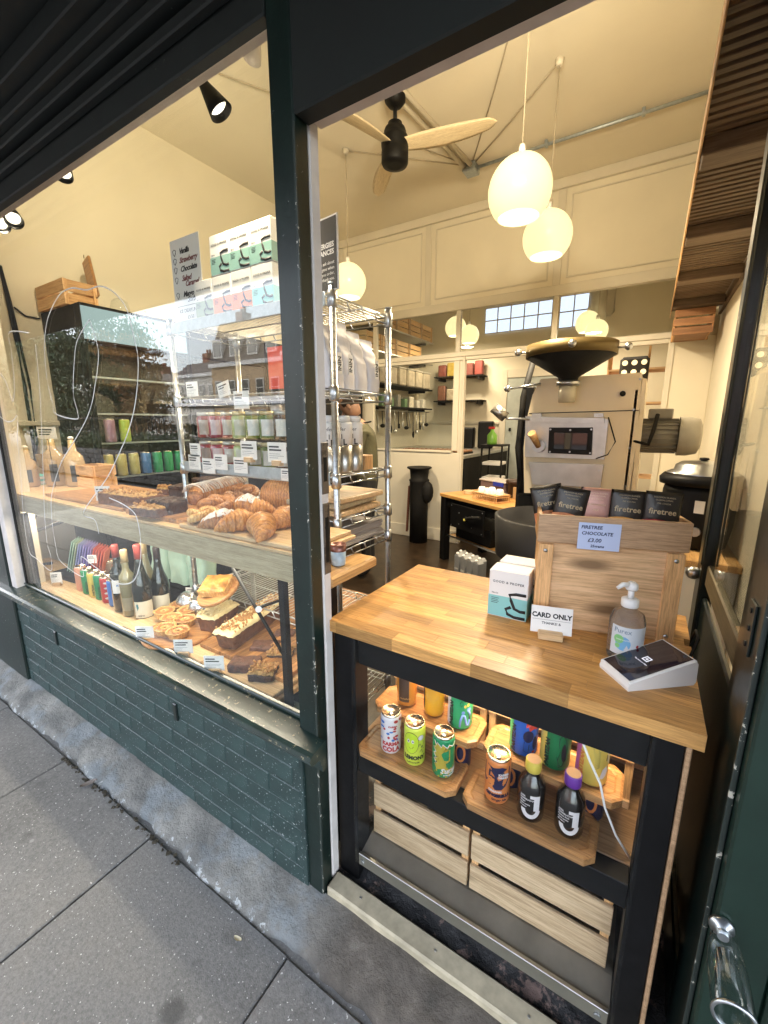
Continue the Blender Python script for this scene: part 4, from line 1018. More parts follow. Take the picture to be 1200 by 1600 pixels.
kb_ = thing('kitchen_bench', 'steel kitchen bench with trays behind the partition window', 'bench', (-2.9, 6, ZF))
part('bench_top', BX(XL + .01, -1.98, 5.1, 7.15, 1.10, 1.14, .003), M_STEEL, kb_, w=True)
part('bench_body', BX(XL + .02, -2.0, 5.2, 7.14, ZF, 1.0995), M_BLACKM, kb_, w=True)
for k, (x, y, c_, lb) in enumerate(((-2.75, 5.35, (.22, .08, .03), 'tray of dark red brown bakes on the kitchen bench'), (-2.35, 5.5, (.30, .14, .06), 'second tray of bakes on the kitchen bench near the door'))):
    b_ = MB().box(-.28, .28, -.2, .2, 0, .02, .004)
    t_ = thing('baking_tray', lb, 'baking tray', (x, y, 1.141)); part('tray', b_, M_BLACKM, t_)
    q = MB()
    for i in range(8):
        for j in range(5): q.ball((-.24 + i * .07, -.16 + j * .08, .035), (.034, .036, .02), 8, 5)
    part('bakes', q, mat('bake%d' % k, c_, .5, var=.4, vs=40), t_)
for k, (x, h_) in enumerate(((-2.62, .34), (-2.3, .44))): solo('black_appliance', BX(-.12, .12, -.1, .1, 0, h_, .02), M_BLACK, ('shorter', 'taller')[k] + ' black appliance standing at the back of the kitchen bench', 'appliance', (x, 6.9, 1.141), .2)
# shelf of packets on the back wall
for k, (z, lb) in enumerate(((2.33, 'upper'), (1.93, 'lower'))):
    s_ = thing('packet_shelf', lb + ' small packet shelf on the kitchen back wall', 'shelf', (-2.85, YK - .15, z), 0, 'packet shelves on the kitchen back wall')
    part('board', BX(-3.28, -2.42, YK - .28, YK - .002, z - .018, z), M_BLACKM, s_, w=True)
    for x in (-3.2, -2.5): part('bracket', BX(x, x + .03, YK - .27, YK - .003, z - .07, z - .0185), M_BLACKM, s_, w=True)
for k in range(8):
    c_ = [(.17, .03, .025), (.36, .25, .05), (.36, .26, .06), (.16, .05, .04), (.22, .04, .03), (.18, .08, .05), (.40, .33, .24), (.22, .14, .08)][k]
    z = 2.331 if k < 5 else 1.931
    solo('food_packet', BX(-.07, .07, -.05, .05, 0, .20 + .03 * (k % 3), .015), mat('fp%d' % k, c_, .45, var=.25, vs=25), '%s packet %s on the kitchen back wall shelf' % (('red', 'yellow', 'mustard', 'dark red', 'scarlet', 'brown', 'cream', 'tan')[k], 'near the left end' if k % 5 < 2 else ('in the middle' if k % 5 < 3 else 'near the right end')), 'packet', (-3.18 + (k % 5) * .165, YK - .14, z), 0, 'packets on the back wall')
solo('kitchen_dado_rail', BX(-3.7, -2.1, -.03, 0, 0, .05, .01), M_CREAM2, 'cream dado rail along the kitchen back wall', 'dado rail', (0, YK - .001, 1.53))
kd = thing('kitchen_door', 'pale blue grey door in a cream frame at the back of the kitchen', 'door', (-1.6, YK - .03, ZF))
part('architrave', BX(-2.17, -2.07, YK - .04, YK - .001, ZF, 2.40, .006), M_CREAM2, kd, w=True); part('architrave', BX(-2.0695, -1.2, YK - .04, YK - .001, 2.27, 2.40, .006), M_CREAM2, kd, w=True)
part('door_leaf', BX(-2.0695, -1.2, YK - .02, YK - .002, ZF, 2.2695), mat('pale_blue_paint', (.40, .43, .40), .5), kd, w=True)
part('coat_hook', BX(-2.0, -1.97, YK - .06, YK - .0205, 1.42, 1.47), M_BLACKM, kd, w=True)
for k, (x0, x1, z0, z1, lb) in enumerate(((-2.50, -1.45, 2.99, 3.38, 'left'), (-1.35, -.95, 2.95, 3.40, 'right'))):
    w_ = thing('high_window', lb + ' high barred kitchen window with frosted daylight', 'window', ((x0 + x1) / 2, YK, z0))
    part('frosted_glass', BX(x0, x1, YK - .012, YK - .002, z0, z1), glow('daylight_window%d' % k, (.58, .68, .88), .22), w_, w=True)
    nb = max(2, int((x1 - x0) / .2))
    for j in range(nb + 1): x = x0 + (x1 - x0) * j / nb; part('glazing_bar', BX(x - .008, x + .008, YK - .03, YK - .0125, z0, z1), M_CREAM2, w_, w=True)
    for z in (z0, (z0 + z1) / 2, z1): part('glazing_rail', BX(x0, x1, YK - .028, YK - .0127, z - .008, z + .008), M_CREAM2, w_, w=True)
solo('kitchen_pipe', MB().tube([(-.62, YK - .03, 3.5), (-.62, YK - .03, 3.1), (-.66, YK - .03, 3.05), (-.95, YK - .03, 3.03)], .014), M_CREAM2, 'cream conduit bending round the high kitchen window', 'pipe', (0, 0, 0))
solo('ventilation_duct', MB().cyl((0, 0, 0), (0, 0, .85), .11, n=24), mat('duct', (.5, .47, .4), .4, .3), 'wide pale ventilation duct rising beside the right high window', 'duct', (-.80, 6.9, 2.9))
st_ = thing('stacking_trolley', 'small dark trolley of white trays by the kitchen doorway', 'trolley', (-1.75, 5.6, ZF))
for z in (.55, .8, 1.0): part('tray', BX(-1.87, -1.63, 5.5, 5.8, z, z + .04, .006), M_WPLAST, st_, w=True)
for x in (-1.89, -1.62):
    for y in (5.49, 5.81): part('upright', BX(x, x + .02, y, y + .02, ZF, 1.25), M_BLACKM, st_, w=True)
part('top_shelf', BX(-1.9, -1.6, 5.48, 5.83, 1.2505, 1.27), M_BLACKM, st_, w=True)
bt = thing('detergent_bottle', 'green detergent bottle with red trigger on the trolley', 'bottle', (-1.78, 5.6, 1.272))
part('bottle', MB().lathe([(.06, 0), (.065, .02), (.065, .12), (.025, .17), (.02, .2)], 20), flat('detergent_green', (.18, .42, .06), .3), bt); part('trigger', BX(-.05, .03, -.012, .012, .2005, .23, .004), flat('red_trigger', (.5, .03, .02), .4), bt)
sr = thing('storage_rack', 'tall wooden storage rack seen through the gap right of the roaster', 'rack', (-.1, 5.6, ZF))
for z in (.5, .95, 1.4, 1.75, 2.1): part('shelf', BX(-.45, .35, 5.4, 5.75, z, z + .02), M_PINE, sr, w=True)
for x in (-.47, -.10, .352): part('upright', BX(x, x + .018, 5.4, 5.75, ZF, 2.45), M_PINEZ, sr, w=True)

# fittings on the roaster
for (a, b) in ((834, 600), (1000, 592), (990, 640), (984, 700), (978, 760), (826, 668), (946, 668), (826, 706), (940, 708), (835, 735), (936, 735)):
    x, z = rp(a, b, YR - .01); part('body_screw', MB().cyl((x, YR - .016, z), (x, YR + .02, z), .006, n=8), M_CHROME, ro, w=True)
part('shell_seam', MB().tube([(rp(826, 646)[0], YR + .018, rp(826, 646)[1]), (rp(998, 641)[0], YR + .018, rp(998, 641)[1])], .003, 6), M_BLACKM, ro, w=True)
part('hose', MB().tube([(rp(822, 560)[0], YR + .2, rp(822, 560)[1]), (rp(812, 620)[0], YR + .1, rp(812, 620)[1]), (rp(806, 700)[0], YR + .06, rp(806, 700)[1]), (rp(812, 770)[0], YR + .05, rp(812, 770)[1])], .022, 10), M_BLACKM, ro, w=True)
part('pressure_gauge', MB().cyl((rp(973, 615)[0], YR - .01, rp(973, 615)[1]), (rp(973, 615)[0], YR + .02, rp(973, 615)[1]), .016, n=18), M_BLACKM, ro, w=True)
part('vertical_bracket', BX(-.105, -.085, YR + .02, YR + .06, 1.05, 1.75, .003), M_BLACKM, ro, w=True)

# ================================================================ service counter
CT = thing('service_counter', 'oak topped service counter with glass fronted black display cabinet in the doorway', 'counter', (-.3, 1.16, ZF))
def cpart(n, x0, x1, y0, y1, z0, z1, m, c=.002, **k): return part(n, BX(x0, x1, y0, y1, z0, z1, c), m, CT, w=True, **k)
CX0, CX1, CY0, CY1, CZ = -.745, .151, .884, 1.465, .985
nr = 14; rw = (CY1 - CY0) / nr
for r_ in range(nr):
    x = CX0 - random.uniform(0, .2); y0 = CY0 + r_ * rw
    while x < CX1:
        ln = random.uniform(.18, .34); a, b = max(x, CX0), min(x + ln, CX1)
        if b - a > .015: cpart('stave', a + .0001, b - .0001, y0 + .00008, y0 + rw - .00008, CZ - .035, CZ, M_OAKE if (r_ == 0 and False) else M_OAK, .00035)
        x += ln
# black steel frame
cpart('leg', -.742, -.666, .908, .975, ZF, .949, M_BLACK); cpart('leg', .070, .126, .908, .975, .02, .949, M_BLACK)
cpart('leg', -.742, -.68, 1.39, 1.45, ZF, .949, M_BLACK); cpart('leg', .075, .138, 1.39, 1.45, ZF, .949, M_BLACK)
cpart('top_rail', -.6655, .0695, .925, .975, .845, .949, M_BLACK)
cpart('mid_rail', -.6655, .0695, .914, .965, .478, .545, M_BLACK)
cpart('side_panel', -.735, -.728, .976, 1.389, .10, .949, G_CASE, 0); cpart('side_panel', .128, .136, .976, 1.389, .10, .949, M_BLACKM)
cpart('shelf_board', -.70, .10, .966, 1.38, .520, .545, wood('shelf_ply', (.36, .22, .11), (.22, .12, .05), 'x', .7, .5))
cpart('back_panel', -.66, .10, 1.30, 1.31, .10, .949, M_PINE)
# steel base tray sloping to the front
tr = MB().prism([(.915, .160), (.98, .182), (1.30, .183), (1.30, .173), (.98, .172), (.915, .150)], 'x', -.66, .068)
part('base_tray', tr, mat('dull_steel', (.20, .175, .14), .5, .5, var=.25, vs=8), CT, w=True)
cpart('bottom_rail', -.66, .066, .903, .914, .130, .172, M_STEEL, .001)
for x in (-.645, .045): part('rail_bolt', MB().cyl((x, .899, .146), (x, .9025, .146), .008, n=12), M_CHROME, CT, w=True)
cpart('front_glass', -.672, .078, .8985, .9015, .135, .945, G_CASE, 0)
lamp('cabinet_light', 'AREA', (-.3 - CT.location.x, 1.06 - CT.location.y, .84 - CT.location.z), 1.0, (1, .78, .5), CT, shape='RECTANGLE', size=.70, size_y=.05)
cpart('wood_trim', .127, .136, .90, .93, .02, .949, M_BAMB)
# two big crates standing on edge behind the glass
def front_crate(x0, x1, z0, z1, label):
    t_ = thing('display_crate', label, 'crate', ((x0 + x1) / 2, 1.1, z0), 0, 'slatted crates in the counter cabinet')
    hs = (z1 - z0 - .044) / 2.6; zz = z0
    for j, h_ in enumerate((hs, hs, hs * .5)):
        part('slat', BX(x0 + .001 * j, x1, .985, .995, zz, zz + h_, .0015), M_CRATE, t_, w=True); zz += h_ + .022
    for x in (x0 + .002, x1 - .022): part('corner_batten', BX(x, x + .02, .9955, 1.01, z0, z1 - .004), M_PINEZ, t_, w=True)
    for x in (x0 + .003, x1 - .013): part('side_board', BX(x, x + .008, 1.0105, 1.25, z0, z1 - .03), M_PINEY, t_, w=True)
    return t_
front_crate(-.655, -.322, .184, .452, 'left pale slatted crate in the bottom of the counter cabinet')
front_crate(-.314, .052, .184, .452, 'right pale slatted crate in the bottom of the counter cabinet')
solo('packing_film', MB().grid(lambda u, w: (.22 * u, .05 * w + .006 * math.sin(u * 30), .012 * math.sin(u * 17 + w * 5)), 24, 5), M_WPLAST, 'crumpled clear packing film inside the left display crate', 'plastic film', (-.58, 1.0, .43))
# back crates carrying the raised trays
def low_crate(x0, x1, label):
    t_ = thing('riser_crate', label, 'crate', ((x0 + x1) / 2, 1.15, .546), 0, 'riser crates behind the cans')
    for z0, z1 in ((.548, .572), (.690, .745), (.752, .835)): part('slat', BX(x0, x1, 1.125, 1.135, z0, z1, .0015), M_PINE, t_, w=True)
    for x in (x0, x1 - .02, (x0 + x1) / 2): part('upright', BX(x, x + .02, 1.1355, 1.150, .548, .835, .001), M_PINEZ, t_, w=True)
low_crate(-.66, -.335, 'left pine riser crate at the back of the drinks shelf'); low_crate(-.325, .06, 'right pine riser crate at the back of the drinks shelf')
def tray(x0, x1, y0, y1, z0, label, supports=True):
    t_ = thing('serving_board', label, 'serving board', ((x0 + x1) / 2, (y0 + y1) / 2, z0), 0, 'grooved serving boards under the drinks')
    c = .022; P_ = [(x0 + c, y0), (x1 - c, y0), (x1, y0 + c), (x1, y1 - c), (x1 - c, y1), (x0 + c, y1), (x0, y1 - c), (x0, y0 + c)]
    part('board', MB().prism(P_, 'z', z0, z0 + .0185), M_TRAY, t_, w=True)
    i = .006; Q = [(x0 + c + .002, y0 + i), (x1 - c - .002, y0 + i), (x1 - i, y0 + c + .002), (x1 - i, y1 - c - .002), (x1 - c - .002, y1 - i), (x0 + c + .002, y1 - i), (x0 + i, y1 - c - .002), (x0 + i, y0 + c + .002)]
    g_ = .016; G1 = [(x0 + c + .01, y0 + g_), (x1 - c - .01, y0 + g_), (x1 - g_, y0 + c + .01), (x1 - g_, y1 - c - .01), (x1 - c - .01, y1 - g_), (x0 + c + .01, y1 - g_), (x0 + g_, y1 - c - .01), (x0 + g_, y0 + c + .01)]
    rim = MB(); n = 8
    vs = [(u, v, z0 + .0187) for u, v in P_] + [(u, v, z0 + .0215) for u, v in Q] + [(u, v, z0 + .0215) for u, v in G1] + [(u + (.004 if u < (x0 + x1) / 2 else -.004), v + (.004 if v < (y0 + y1) / 2 else -.004), z0 + .0187) for u, v in G1]
    rim.add(vs, [(k * n + a, k * n + (a + 1) % n, (k + 1) * n + (a + 1) % n, (k + 1) * n + a) for k in range(3) for a in range(n)])
    part('raised_rim', rim, M_TRAY, t_, w=True)
    if supports:
        for x in (x0 + .04, x1 - .06): part('foot', BX(x, x + .02, y0 + .02, y1 - .01, z0 - .012, z0 - .0005), M_TRAY, t_, w=True)
tray(-.672, -.345, .905, 1.045, .5475, 'front left grooved board carrying three small cans', False)
tray(-.325, .000, .905, 1.045, .5475, 'front right grooved board carrying an orange can and two dark bottles', False)
tray(-.660, -.318, .985, 1.115, .655, 'rear left grooved board raised behind three small cans'); tray(-.300, .040, .985, 1.115, .655, 'rear right grooved board raised under the tall beer cans')
ALU = mat('can_aluminium', (.72, .62, .48), .25, 1.0, var=.05, bst=0)
def can(x, y, z, r, h, m, label, turn=0, group='drink cans in the counter cabinet'):
    t_ = thing('drink_can', label, 'drink can', (x, y, z), face_cam(x, y) + turn, group)
    part('can_body', MB().lathe([(r * .78, 0), (r * .9, .003), (r, .010), (r, h - .014), (r * .93, h - .006)], 30), m, t_)
    part('can_lid', MB().lathe([(r * .93, h - .006), (r * .93, h), (r * .87, h + .0005), (r * .83, h - .004), (.001, h - .004)], 28, caps=False), ALU, t_)
    tb_ = MB().ball((0, -r * .25, h - .0025), (.007, .011, .0012), 12, 4); part('ring_pull', tb_, M_CHROME, t_)
    return t_
def patch(t_, r, a0, a1, z0, z1, m, d=.0003, name='label_patch'): return part(name, MB().sector(r + d, R(a0 - 90), R(a1 - 90), z0, z1, 10), m, t_)
def blob(t_, r, pts, m, d=.0006, name='printed_shape'):
    """flat printed shape on the can; pts = (degrees, z)"""
    mb_ = MB(); n = len(pts); cx = sum(p_[0] for p_ in pts) / n; cz = sum(p_[1] for p_ in pts) / n
    f = lambda a, z: ((r + d) * math.cos(R(a - 90)), (r + d) * math.sin(R(a - 90)), z)
    vs = [f(cx, cz)]
    for k in range(n):
        for s_ in range(3):
            u = s_ / 3; a = pts[k]; b = pts[(k + 1) % n]; vs.append(f(a[0] + (b[0] - a[0]) * u, a[1] + (b[1] - a[1]) * u))
    m_ = len(vs) - 1; mid = [f(cx + (0), cz)]
    # two rings so the shape follows the curve
    ring2 = []
    for k in range(n):
        for s_ in range(3):
            u = s_ / 3; a = pts[k]; b = pts[(k + 1) % n]; aa = a[0] + (b[0] - a[0]) * u; zz = a[1] + (b[1] - a[1]) * u
            ring2.append(f(cx + (aa - cx) * .5, cz + (zz - cz) * .5))
    vs2 = vs + ring2
    fs = []
    for k in range(m_):
        k2 = (k + 1) % m_
        fs.append((1 + k, 1 + k2, 1 + m_ + k2, 1 + m_ + k)); fs.append((0, 1 + m_ + k, 1 + m_ + k2))
    mb_.add(vs2, fs, True); return part(name, mb_, m, t_)
def ell(a, z, ra, rz_, n=12, k=0): return [(a + ra * math.cos(2 * PI * i / n + k), z + rz_ * math.sin(2 * PI * i / n + k)) for i in range(n)]
def line_cyl(t_, r, pts, m, w_=.0007, name='drawn_line'):
    part(name, MB().tube([((r + .0003) * math.cos(R(a - 90)), (r + .0003) * math.sin(R(a - 90)), z) for a, z in pts], w_, 5), m, t_)
def col_(n, c, r=.38): return flat(n, c, r, .15)
C_WHITE, C_RED, C_BLUE = col_('can_white', (.66, .62, .62)), col_('can_red', (.42, .03, .03)), col_('can_blue', (.04, .16, .48))
C_LEM, C_LEM2, C_BLK = col_('can_lemon', (.55, .62, .06)), col_('lemon_face', (.48, .62, .03)), flat('can_black', (.012, .012, .016), .4)
C_GRN, C_GOLD, C_PART = col_('can_green', (.01, .22, .08)), col_('can_gold', (.42, .32, .04)), col_('can_light_green', (.03, .34, .13))
C_ORG, C_NAVY, C_BEER = col_('can_orange', (.62, .20, .05)), col_('can_navy', (.012, .012, .05)), col_('can_royal', (.02, .10, .42))
C_PINK, C_YEL, C_DGR, C_SKY = col_('can_pink', (.55, .12, .35)), col_('can_yellow', (.68, .50, .10)), col_('can_deep_green', (.01, .15, .05)), col_('can_sky', (.20, .32, .62))
TZ = .5665
r_ = .0312
def put(px, py, z): q = at(px, py, 'z', z); return q.x, q.y + .030
x, y = put(603, 1178, TZ); k1 = can(x, y, TZ, r_, .132, C_WHITE, 'small white cola can with red and blue swirls, leftmost of the front row')
random.seed(3)
for k in range(26):
    a = random.uniform(-75, 75); z = random.uniform(.050, .118); c_ = (C_RED, C_BLUE)[k % 2]; blob(k1, r_, ell(a, z, random.uniform(5, 14), random.uniform(.002, .0055), 7, random.random()), c_)
blob(k1, r_, ell(2, .098, 20, .009), C_WHITE, .0008); text_cyl('lettering', 'KARMA', .008, C_RED, k1, r_ + .0006, R(-90 - 15), .095, bold=.0003)
text_cyl('lettering', 'KARMA', .0165, C_RED, k1, r_, R(-90 - 52), .033, bold=.0009); text_cyl('lettering', 'COLA', .021, C_RED, k1, r_, R(-90 - 52), .013, bold=.001)
x, y = put(640, 1197, TZ); k2 = can(x, y, TZ, r_, .132, C_LEM, 'small yellow lemonade can with a smiling lemon face')
blob(k2, r_, ell(-20, .080, 42, .034, 18), C_LEM2); line_cyl(k2, r_, ell(-20, .080, 42, .034, 24) + [ell(-20, .080, 42, .034, 24)[0]], C_BLK)
for a in (-34, -10): blob(k2, r_, ell(a, .086, 7, .006), C_WHITE, .001); blob(k2, r_, ell(a + 1, .086, 3, .0028), C_BLK, .0014)
line_cyl(k2, r_, [(-30, .066), (-22, .061), (-12, .064), (-6, .070)], C_BLK); blob(k2, r_, ell(35, .097, 17, .008), C_WHITE); line_cyl(k2, r_, ell(35, .097, 17, .008, 16) + [ell(35, .097, 17, .008, 16)[0]], C_BLK, .0004)
for (a, z) in ((30, .07), (45, .062), (38, .05)): line_cyl(k2, r_, [(a - 9, z), (a, z + .008), (a + 9, z - .004)], C_BLK)
text_cyl('lettering', 'LEMONY', .0165, C_BLK, k2, r_, R(-90 - 62), .026, bold=.0009); text_cyl('lettering', 'Lemonade', .009, C_BLK, k2, r_, R(-90 - 42), .014, shear=.2)
x, y = put(685, 1216, TZ); k3 = can(x, y, TZ, r_, .132, C_GRN, 'small green and gold soda can with spiky pattern')
blob(k3, r_, [(-52, .118), (-36, .106), (-34, .116), (-10, .104), (-4, .114), (20, .102), (30, .112), (50, .104), (80, .110), (80, .04), (30, .028), (0, .036), (-34, .030), (-48, .044), (-36, .05), (-54, .060), (-38, .066), (-58, .078), (-40, .084), (-60, .096), (-44, .10)], C_GOLD)
line_cyl(k3, r_, [(-52, .118), (-36, .106), (-34, .116), (-10, .104), (-4, .114), (20, .102), (30, .112), (50, .104), (80, .110)], C_WHITE, .0016)
line_cyl(k3, r_, [(-48, .044), (-36, .05), (-54, .060), (-38, .066), (-58, .078), (-40, .084), (-60, .096), (-44, .10)], C_WHITE, .0014)
line_cyl(k3, r_, [(10, .072), (22, .066), (34, .072)], C_BLK, .0004); line_cyl(k3, r_, [(8, .058), (22, .052), (38, .056)], C_BLK, .0004)
text_cyl('lettering', 'Summer', .021, C_WHITE, k3, r_, R(-90 - 12), .021, bold=.0009, shear=.2); text_cyl('lettering', 'orangeade', .009, C_WHITE, k3, r_, R(-90 + 2), .012, bold=.0002)
for k in range(9): blob(k3, r_, ell(-60 + k * 13, .010 + .008 * (k % 3), 5, .0035), C_GOLD, .0008)
x, y = put(770, 1256, TZ); k4 = can(x, y, TZ, .0325, .135, C_ORG, 'orange and navy ginger can with a printed portrait, beside two dark bottles')
blob(k4, .0325, [(-70, .118), (-20, .112), (20, .118), (45, .112), (60, .118), (60, .085), (40, .06), (20, .05), (-8, .048), (-20, .056), (-10, .07), (-12, .085), (-30, .088), (-46, .075), (-60, .06), (-74, .075)], C_NAVY)
blob(k4, .0325, [(-44, .082), (-26, .084), (-14, .078), (-13, .064), (-24, .054), (-38, .056), (-46, .068)], C_ORG, .0011); line_cyl(k4, .0332, [(-40, .076), (-34, .078), (-28, .076)], C_NAVY, .0005); line_cyl(k4, .0332, [(-38, .061), (-32, .060), (-27, .062)], C_NAVY, .0006)
for tx, z, s_, c_ in (('KARMA', .093, .0085, C_WHITE), ('DRINKS', .085, .0075, C_WHITE)): text_cyl('lettering', tx, s_, c_, k4, .0334, R(-90 + 4), z, bold=.0004)
text_cyl('lettering', 'ORGANIC', .008, C_WHITE, k4, .0325, R(-90 - 40), .040, bold=.0003); text_cyl('lettering', 'GINGERELLA', .0115, C_NAVY, k4, .0325, R(-90 - 52), .027, bold=.0009); text_cyl('lettering', 'Ginger Ale', .009, C_NAVY, k4, .0325, R(-90 - 22), .015, bold=.0002)
# kombucha bottles
M_KOMB = liquid('dark_kombucha', (.004, .002, .0015), .18)
def komb(px, py, capm, label, tx):
    x, y = put(px, py, TZ)
    t_ = thing('kombucha_bottle', label, 'bottle', (x, y, TZ), face_cam(x, y), 0)
    part('bottle_body', MB().lathe([(.024, 0), (.032, .004), (.0335, .012), (.0335, .088), (.030, .104), (.018, .122), (.0155, .128), (.0155, .138)], 32), M_KOMB, t_)
    cp_ = part('cap', MB().lathe([(.0185, .132), (.0195, .136), (.0195, .160), (.018, .162)], 28), capm, t_)
    part('cap_top', MB().cyl((0, 0, .1622), (0, 0, .1630), .0165, n=24), flat('cap_wood', (.62, .36, .18), .6), cp_)
    rr = .0340
    part('letter_j', MB().sector(rr, R(-90 + 14), R(-90 + 38), .040, .083, 8), C_WHITE, t_)
    part('letter_j_bar', MB().sector(rr, R(-90 - 2), R(-90 + 14), .074, .083, 6), C_WHITE, t_)
    def arc(u, w): 
        a = PI + PI * u * 1.0; rad = .0125 + .0115 * w
        ang = R(-90 + 14) + 0 * u; X = (math.cos(a) * rad) ; Zz = .040 + math.sin(a) * rad
        th_ = R(-90) + (X + .0012) / rr
        return (rr * math.cos(th_) , rr * math.sin(th_), Zz)
    part('letter_j_hook', MB().grid(arc, 20, 3), C_WHITE, t_)
    for k, (s_, q) in enumerate(((.0062, 'JARR'), (.0062, 'KOMBUCHA'), (.0052, tx), (.0036, 'Organic sparkling'), (.0036, 'live cultures'))):
        text_cyl('lettering', q, s_, C_WHITE, t_, rr, R(-90 - 44), .074 - k * .0068, bold=.0001)
komb(823, 1284, col_('cap_yellow', (.60, .46, .07)), 'dark kombucha bottle with a yellow cap', 'Ginger'); komb(884, 1310, col_('cap_purple', (.13, .03, .28)), 'dark kombucha bottle with a purple cap', 'Passion Fruit')
# rear row
RZ = .6745
def putb(px, py): q = at(px, py, 'z', RZ); return q.x, q.y + .032
for (px, py, c_, lb, tag_) in ((628, 1105, (.50, .20, .03), 'amber juice bottle with dark label, leftmost on the rear left board', True), (671, 1121, (.70, .33, .02), 'bright orange juice bottle next to the green tall can', False)):
    x, y = putb(px, py)
    t_ = thing('juice_bottle', lb, 'bottle', (x, y, RZ), face_cam(x, y), 'juice bottles')
    part('bottle_body', MB().lathe([(.024, 0), (.031, .006), (.032, .02), (.032, .15), (.016, .19), (.014, .22)], 30), liquid('juice%s' % c_[0], c_, .12), t_)
    if tag_: patch(t_, .032, -50, 12, .02, .14, flat('brown_label', (.06, .028, .015), .5)); text_cyl('lettering', 'daylesford', .008, flat('gold_ink', (.5, .3, .1), .4), t_, .0325, R(-90 - 40), .03)
    else: patch(t_, .032, -88, -62, .02, .14, C_BLK)
    part('cap', MB().cyl((0, 0, .2205), (0, 0, .24), .016), C_BLK, t_)
def beer(px, py, body, label, tcol, deco, side=None, angle=-34, turn=0):
    x, y = putb(px, py); t_ = can(x, y, RZ, .0365, .168, body, label, turn, 'tall craft beer cans')
    if side: patch(t_, .0365, -95, angle - 14, .008, .155, side)
    text_cyl('lettering', 'PARTIZAN', .0165, tcol, t_, .037, R(-90 + angle), .012, vertical=True, bold=.0008)
    deco(t_); return t_
def deco1(t_):
    for k, (a, z) in enumerate(((30, .098), (42, .092), (36, .083), (22, .080), (48, .104), (26, .11))): blob(t_, .0365, ell(a, z, 6, .005), C_YEL)
    line_cyl(t_, .0365, [(2, .082), (-2, .090), (6, .098), (12, .092), (10, .084), (4, .080), (2, .082)], C_BLK, .0007); line_cyl(t_, .0365, [(12, .10), (22, .094), (30, .100), (40, .096)], C_BLK, .0006)
    line_cyl(t_, .0365, [(0, .014), (2, .035), (10, .052), (20, .050), (26, .034), (30, .020), (40, .018), (46, .034), (46, .055), (40, .066)], C_SKY, .0036)
    blob(t_, .0365, ell(14, .060, 8, .006), C_SKY); blob(t_, .0365, ell(42, .068, 12, .007), C_SKY, .0009)
def deco2(t_):
    blob(t_, .0365, [(10, .125), (40, .122), (46, .135), (62, .12), (58, .085), (40, .088), (24, .082), (16, .096), (8, .092)], col_('coral_red', (.62, .06, .04)))
    line_cyl(t_, .0365, [(22, .118), (28, .108), (34, .12)], C_BLK, .0006); line_cyl(t_, .0365, [(44, .112), (50, .10), (54, .112)], C_BLK, .0006)
    blob(t_, .0365, ell(20, .066, 22, .018, 14), C_NAVY); line_cyl(t_, .0365, [(4, .05), (2, .022), (22, .018), (24, .042)], C_NAVY, .0009); blob(t_, .0365, ell(50, .045, 12, .02), C_NAVY, .0009); blob(t_, .0365, ell(44, .020, 7, .004), C_RED, .0012)
def deco3(t_):
    text_cyl('lettering', 'Lager', .012, C_BLK, t_, .037, R(-90 + 6), .128); text_cyl('lettering', 'Unfiltered', .010, C_BLK, t_, .037, R(-90 + 6), .116)
    line_cyl(t_, .0365, [(14, .10), (24, .108), (40, .096), (48, .070), (44, .04), (30, .02), (16, .016), (12, .04), (20, .06), (14, .08), (14, .10)], C_BLK, .0007); blob(t_, .0365, ell(34, .058, 10, .026), C_BLK); line_cyl(t_, .0365, [(8, .045), (18, .020), (22, .022)], C_BLK, .0006)
def deco4(t_):
    text_cyl('lettering', 'Pale', .011, C_BLK, t_, .037, R(-90 - 4), .14); text_cyl('lettering', 'Ale', .011, C_BLK, t_, .037, R(-90 + 6), .128)
    for k in range(12): line_cyl(t_, .0365, [(-4 + k * 1.6, .122 - k * .006), (24, .104 - k * .004), (58, .092 - k * .0012)], C_BLK, .00045)
    blob(t_, .0365, [(30, .03), (40, .055), (56, .064), (66, .05), (58, .036), (44, .028)], C_WHITE); line_cyl(t_, .0365, [(66, .15), (64, .12), (60, .105), (66, .09), (66, .07)], C_WHITE, .0009)
beer(712, 1139, C_PART, 'tall green beer can with lettering and a blue figure', C_BLK, deco1, C_WHITE)
beer(812, 1181, C_BEER, 'tall royal blue beer can with red shape, leftmost on the rear right board', C_BLK, deco2, C_PART)
beer(862, 1203, C_DGR, 'tall deep green lager can with a yellow side panel', C_BLK, deco3, C_YEL, -22)
beer(920, 1228, C_YEL, 'tall yellow pale ale can with pink side, rightmost in the cabinet', C_ORG, deco4, C_PINK, -30)
# three dark spare cans lying at the back of the shelf
for k, (px, py) in enumerate(((716, 1178), (795, 1215), (925, 1258))):
    q = at(px, py, 'z', .60)
    t_ = thing('spare_can', ('dark patterned can under the rear left board', 'dark can half hidden behind the orange can', 'dark patterned can at the right end under the rear board')[k], 'drink can', (q.x, q.y + .03, .5455), face_cam(q.x, q.y), 'spare cans behind the front row')
    part('can_body', MB().lathe([(.022, 0), (.0265, .01), (.0265, .092), (.024, .098)], 24), C_NAVY, t_); blob(t_, .0265, ell(-10, .055, 34, .03, 12), C_ORG); blob(t_, .0265, ell(-12, .055, 22, .022, 12), C_NAVY, .0009)
# white cable hanging in front of the cabinet
solo('charging_cable', MB().tube([at(905, 1145, 'y', .955), at(922, 1190, 'y', .955), at(938, 1225, 'y', .955), at(945, 1262, 'y', .96), at(962, 1305, 'y', .975), at(985, 1342, 'y', .985)], .0028, 6), M_WPLAST, 'thin white cable trailing down over the yellow beer can', 'cable')

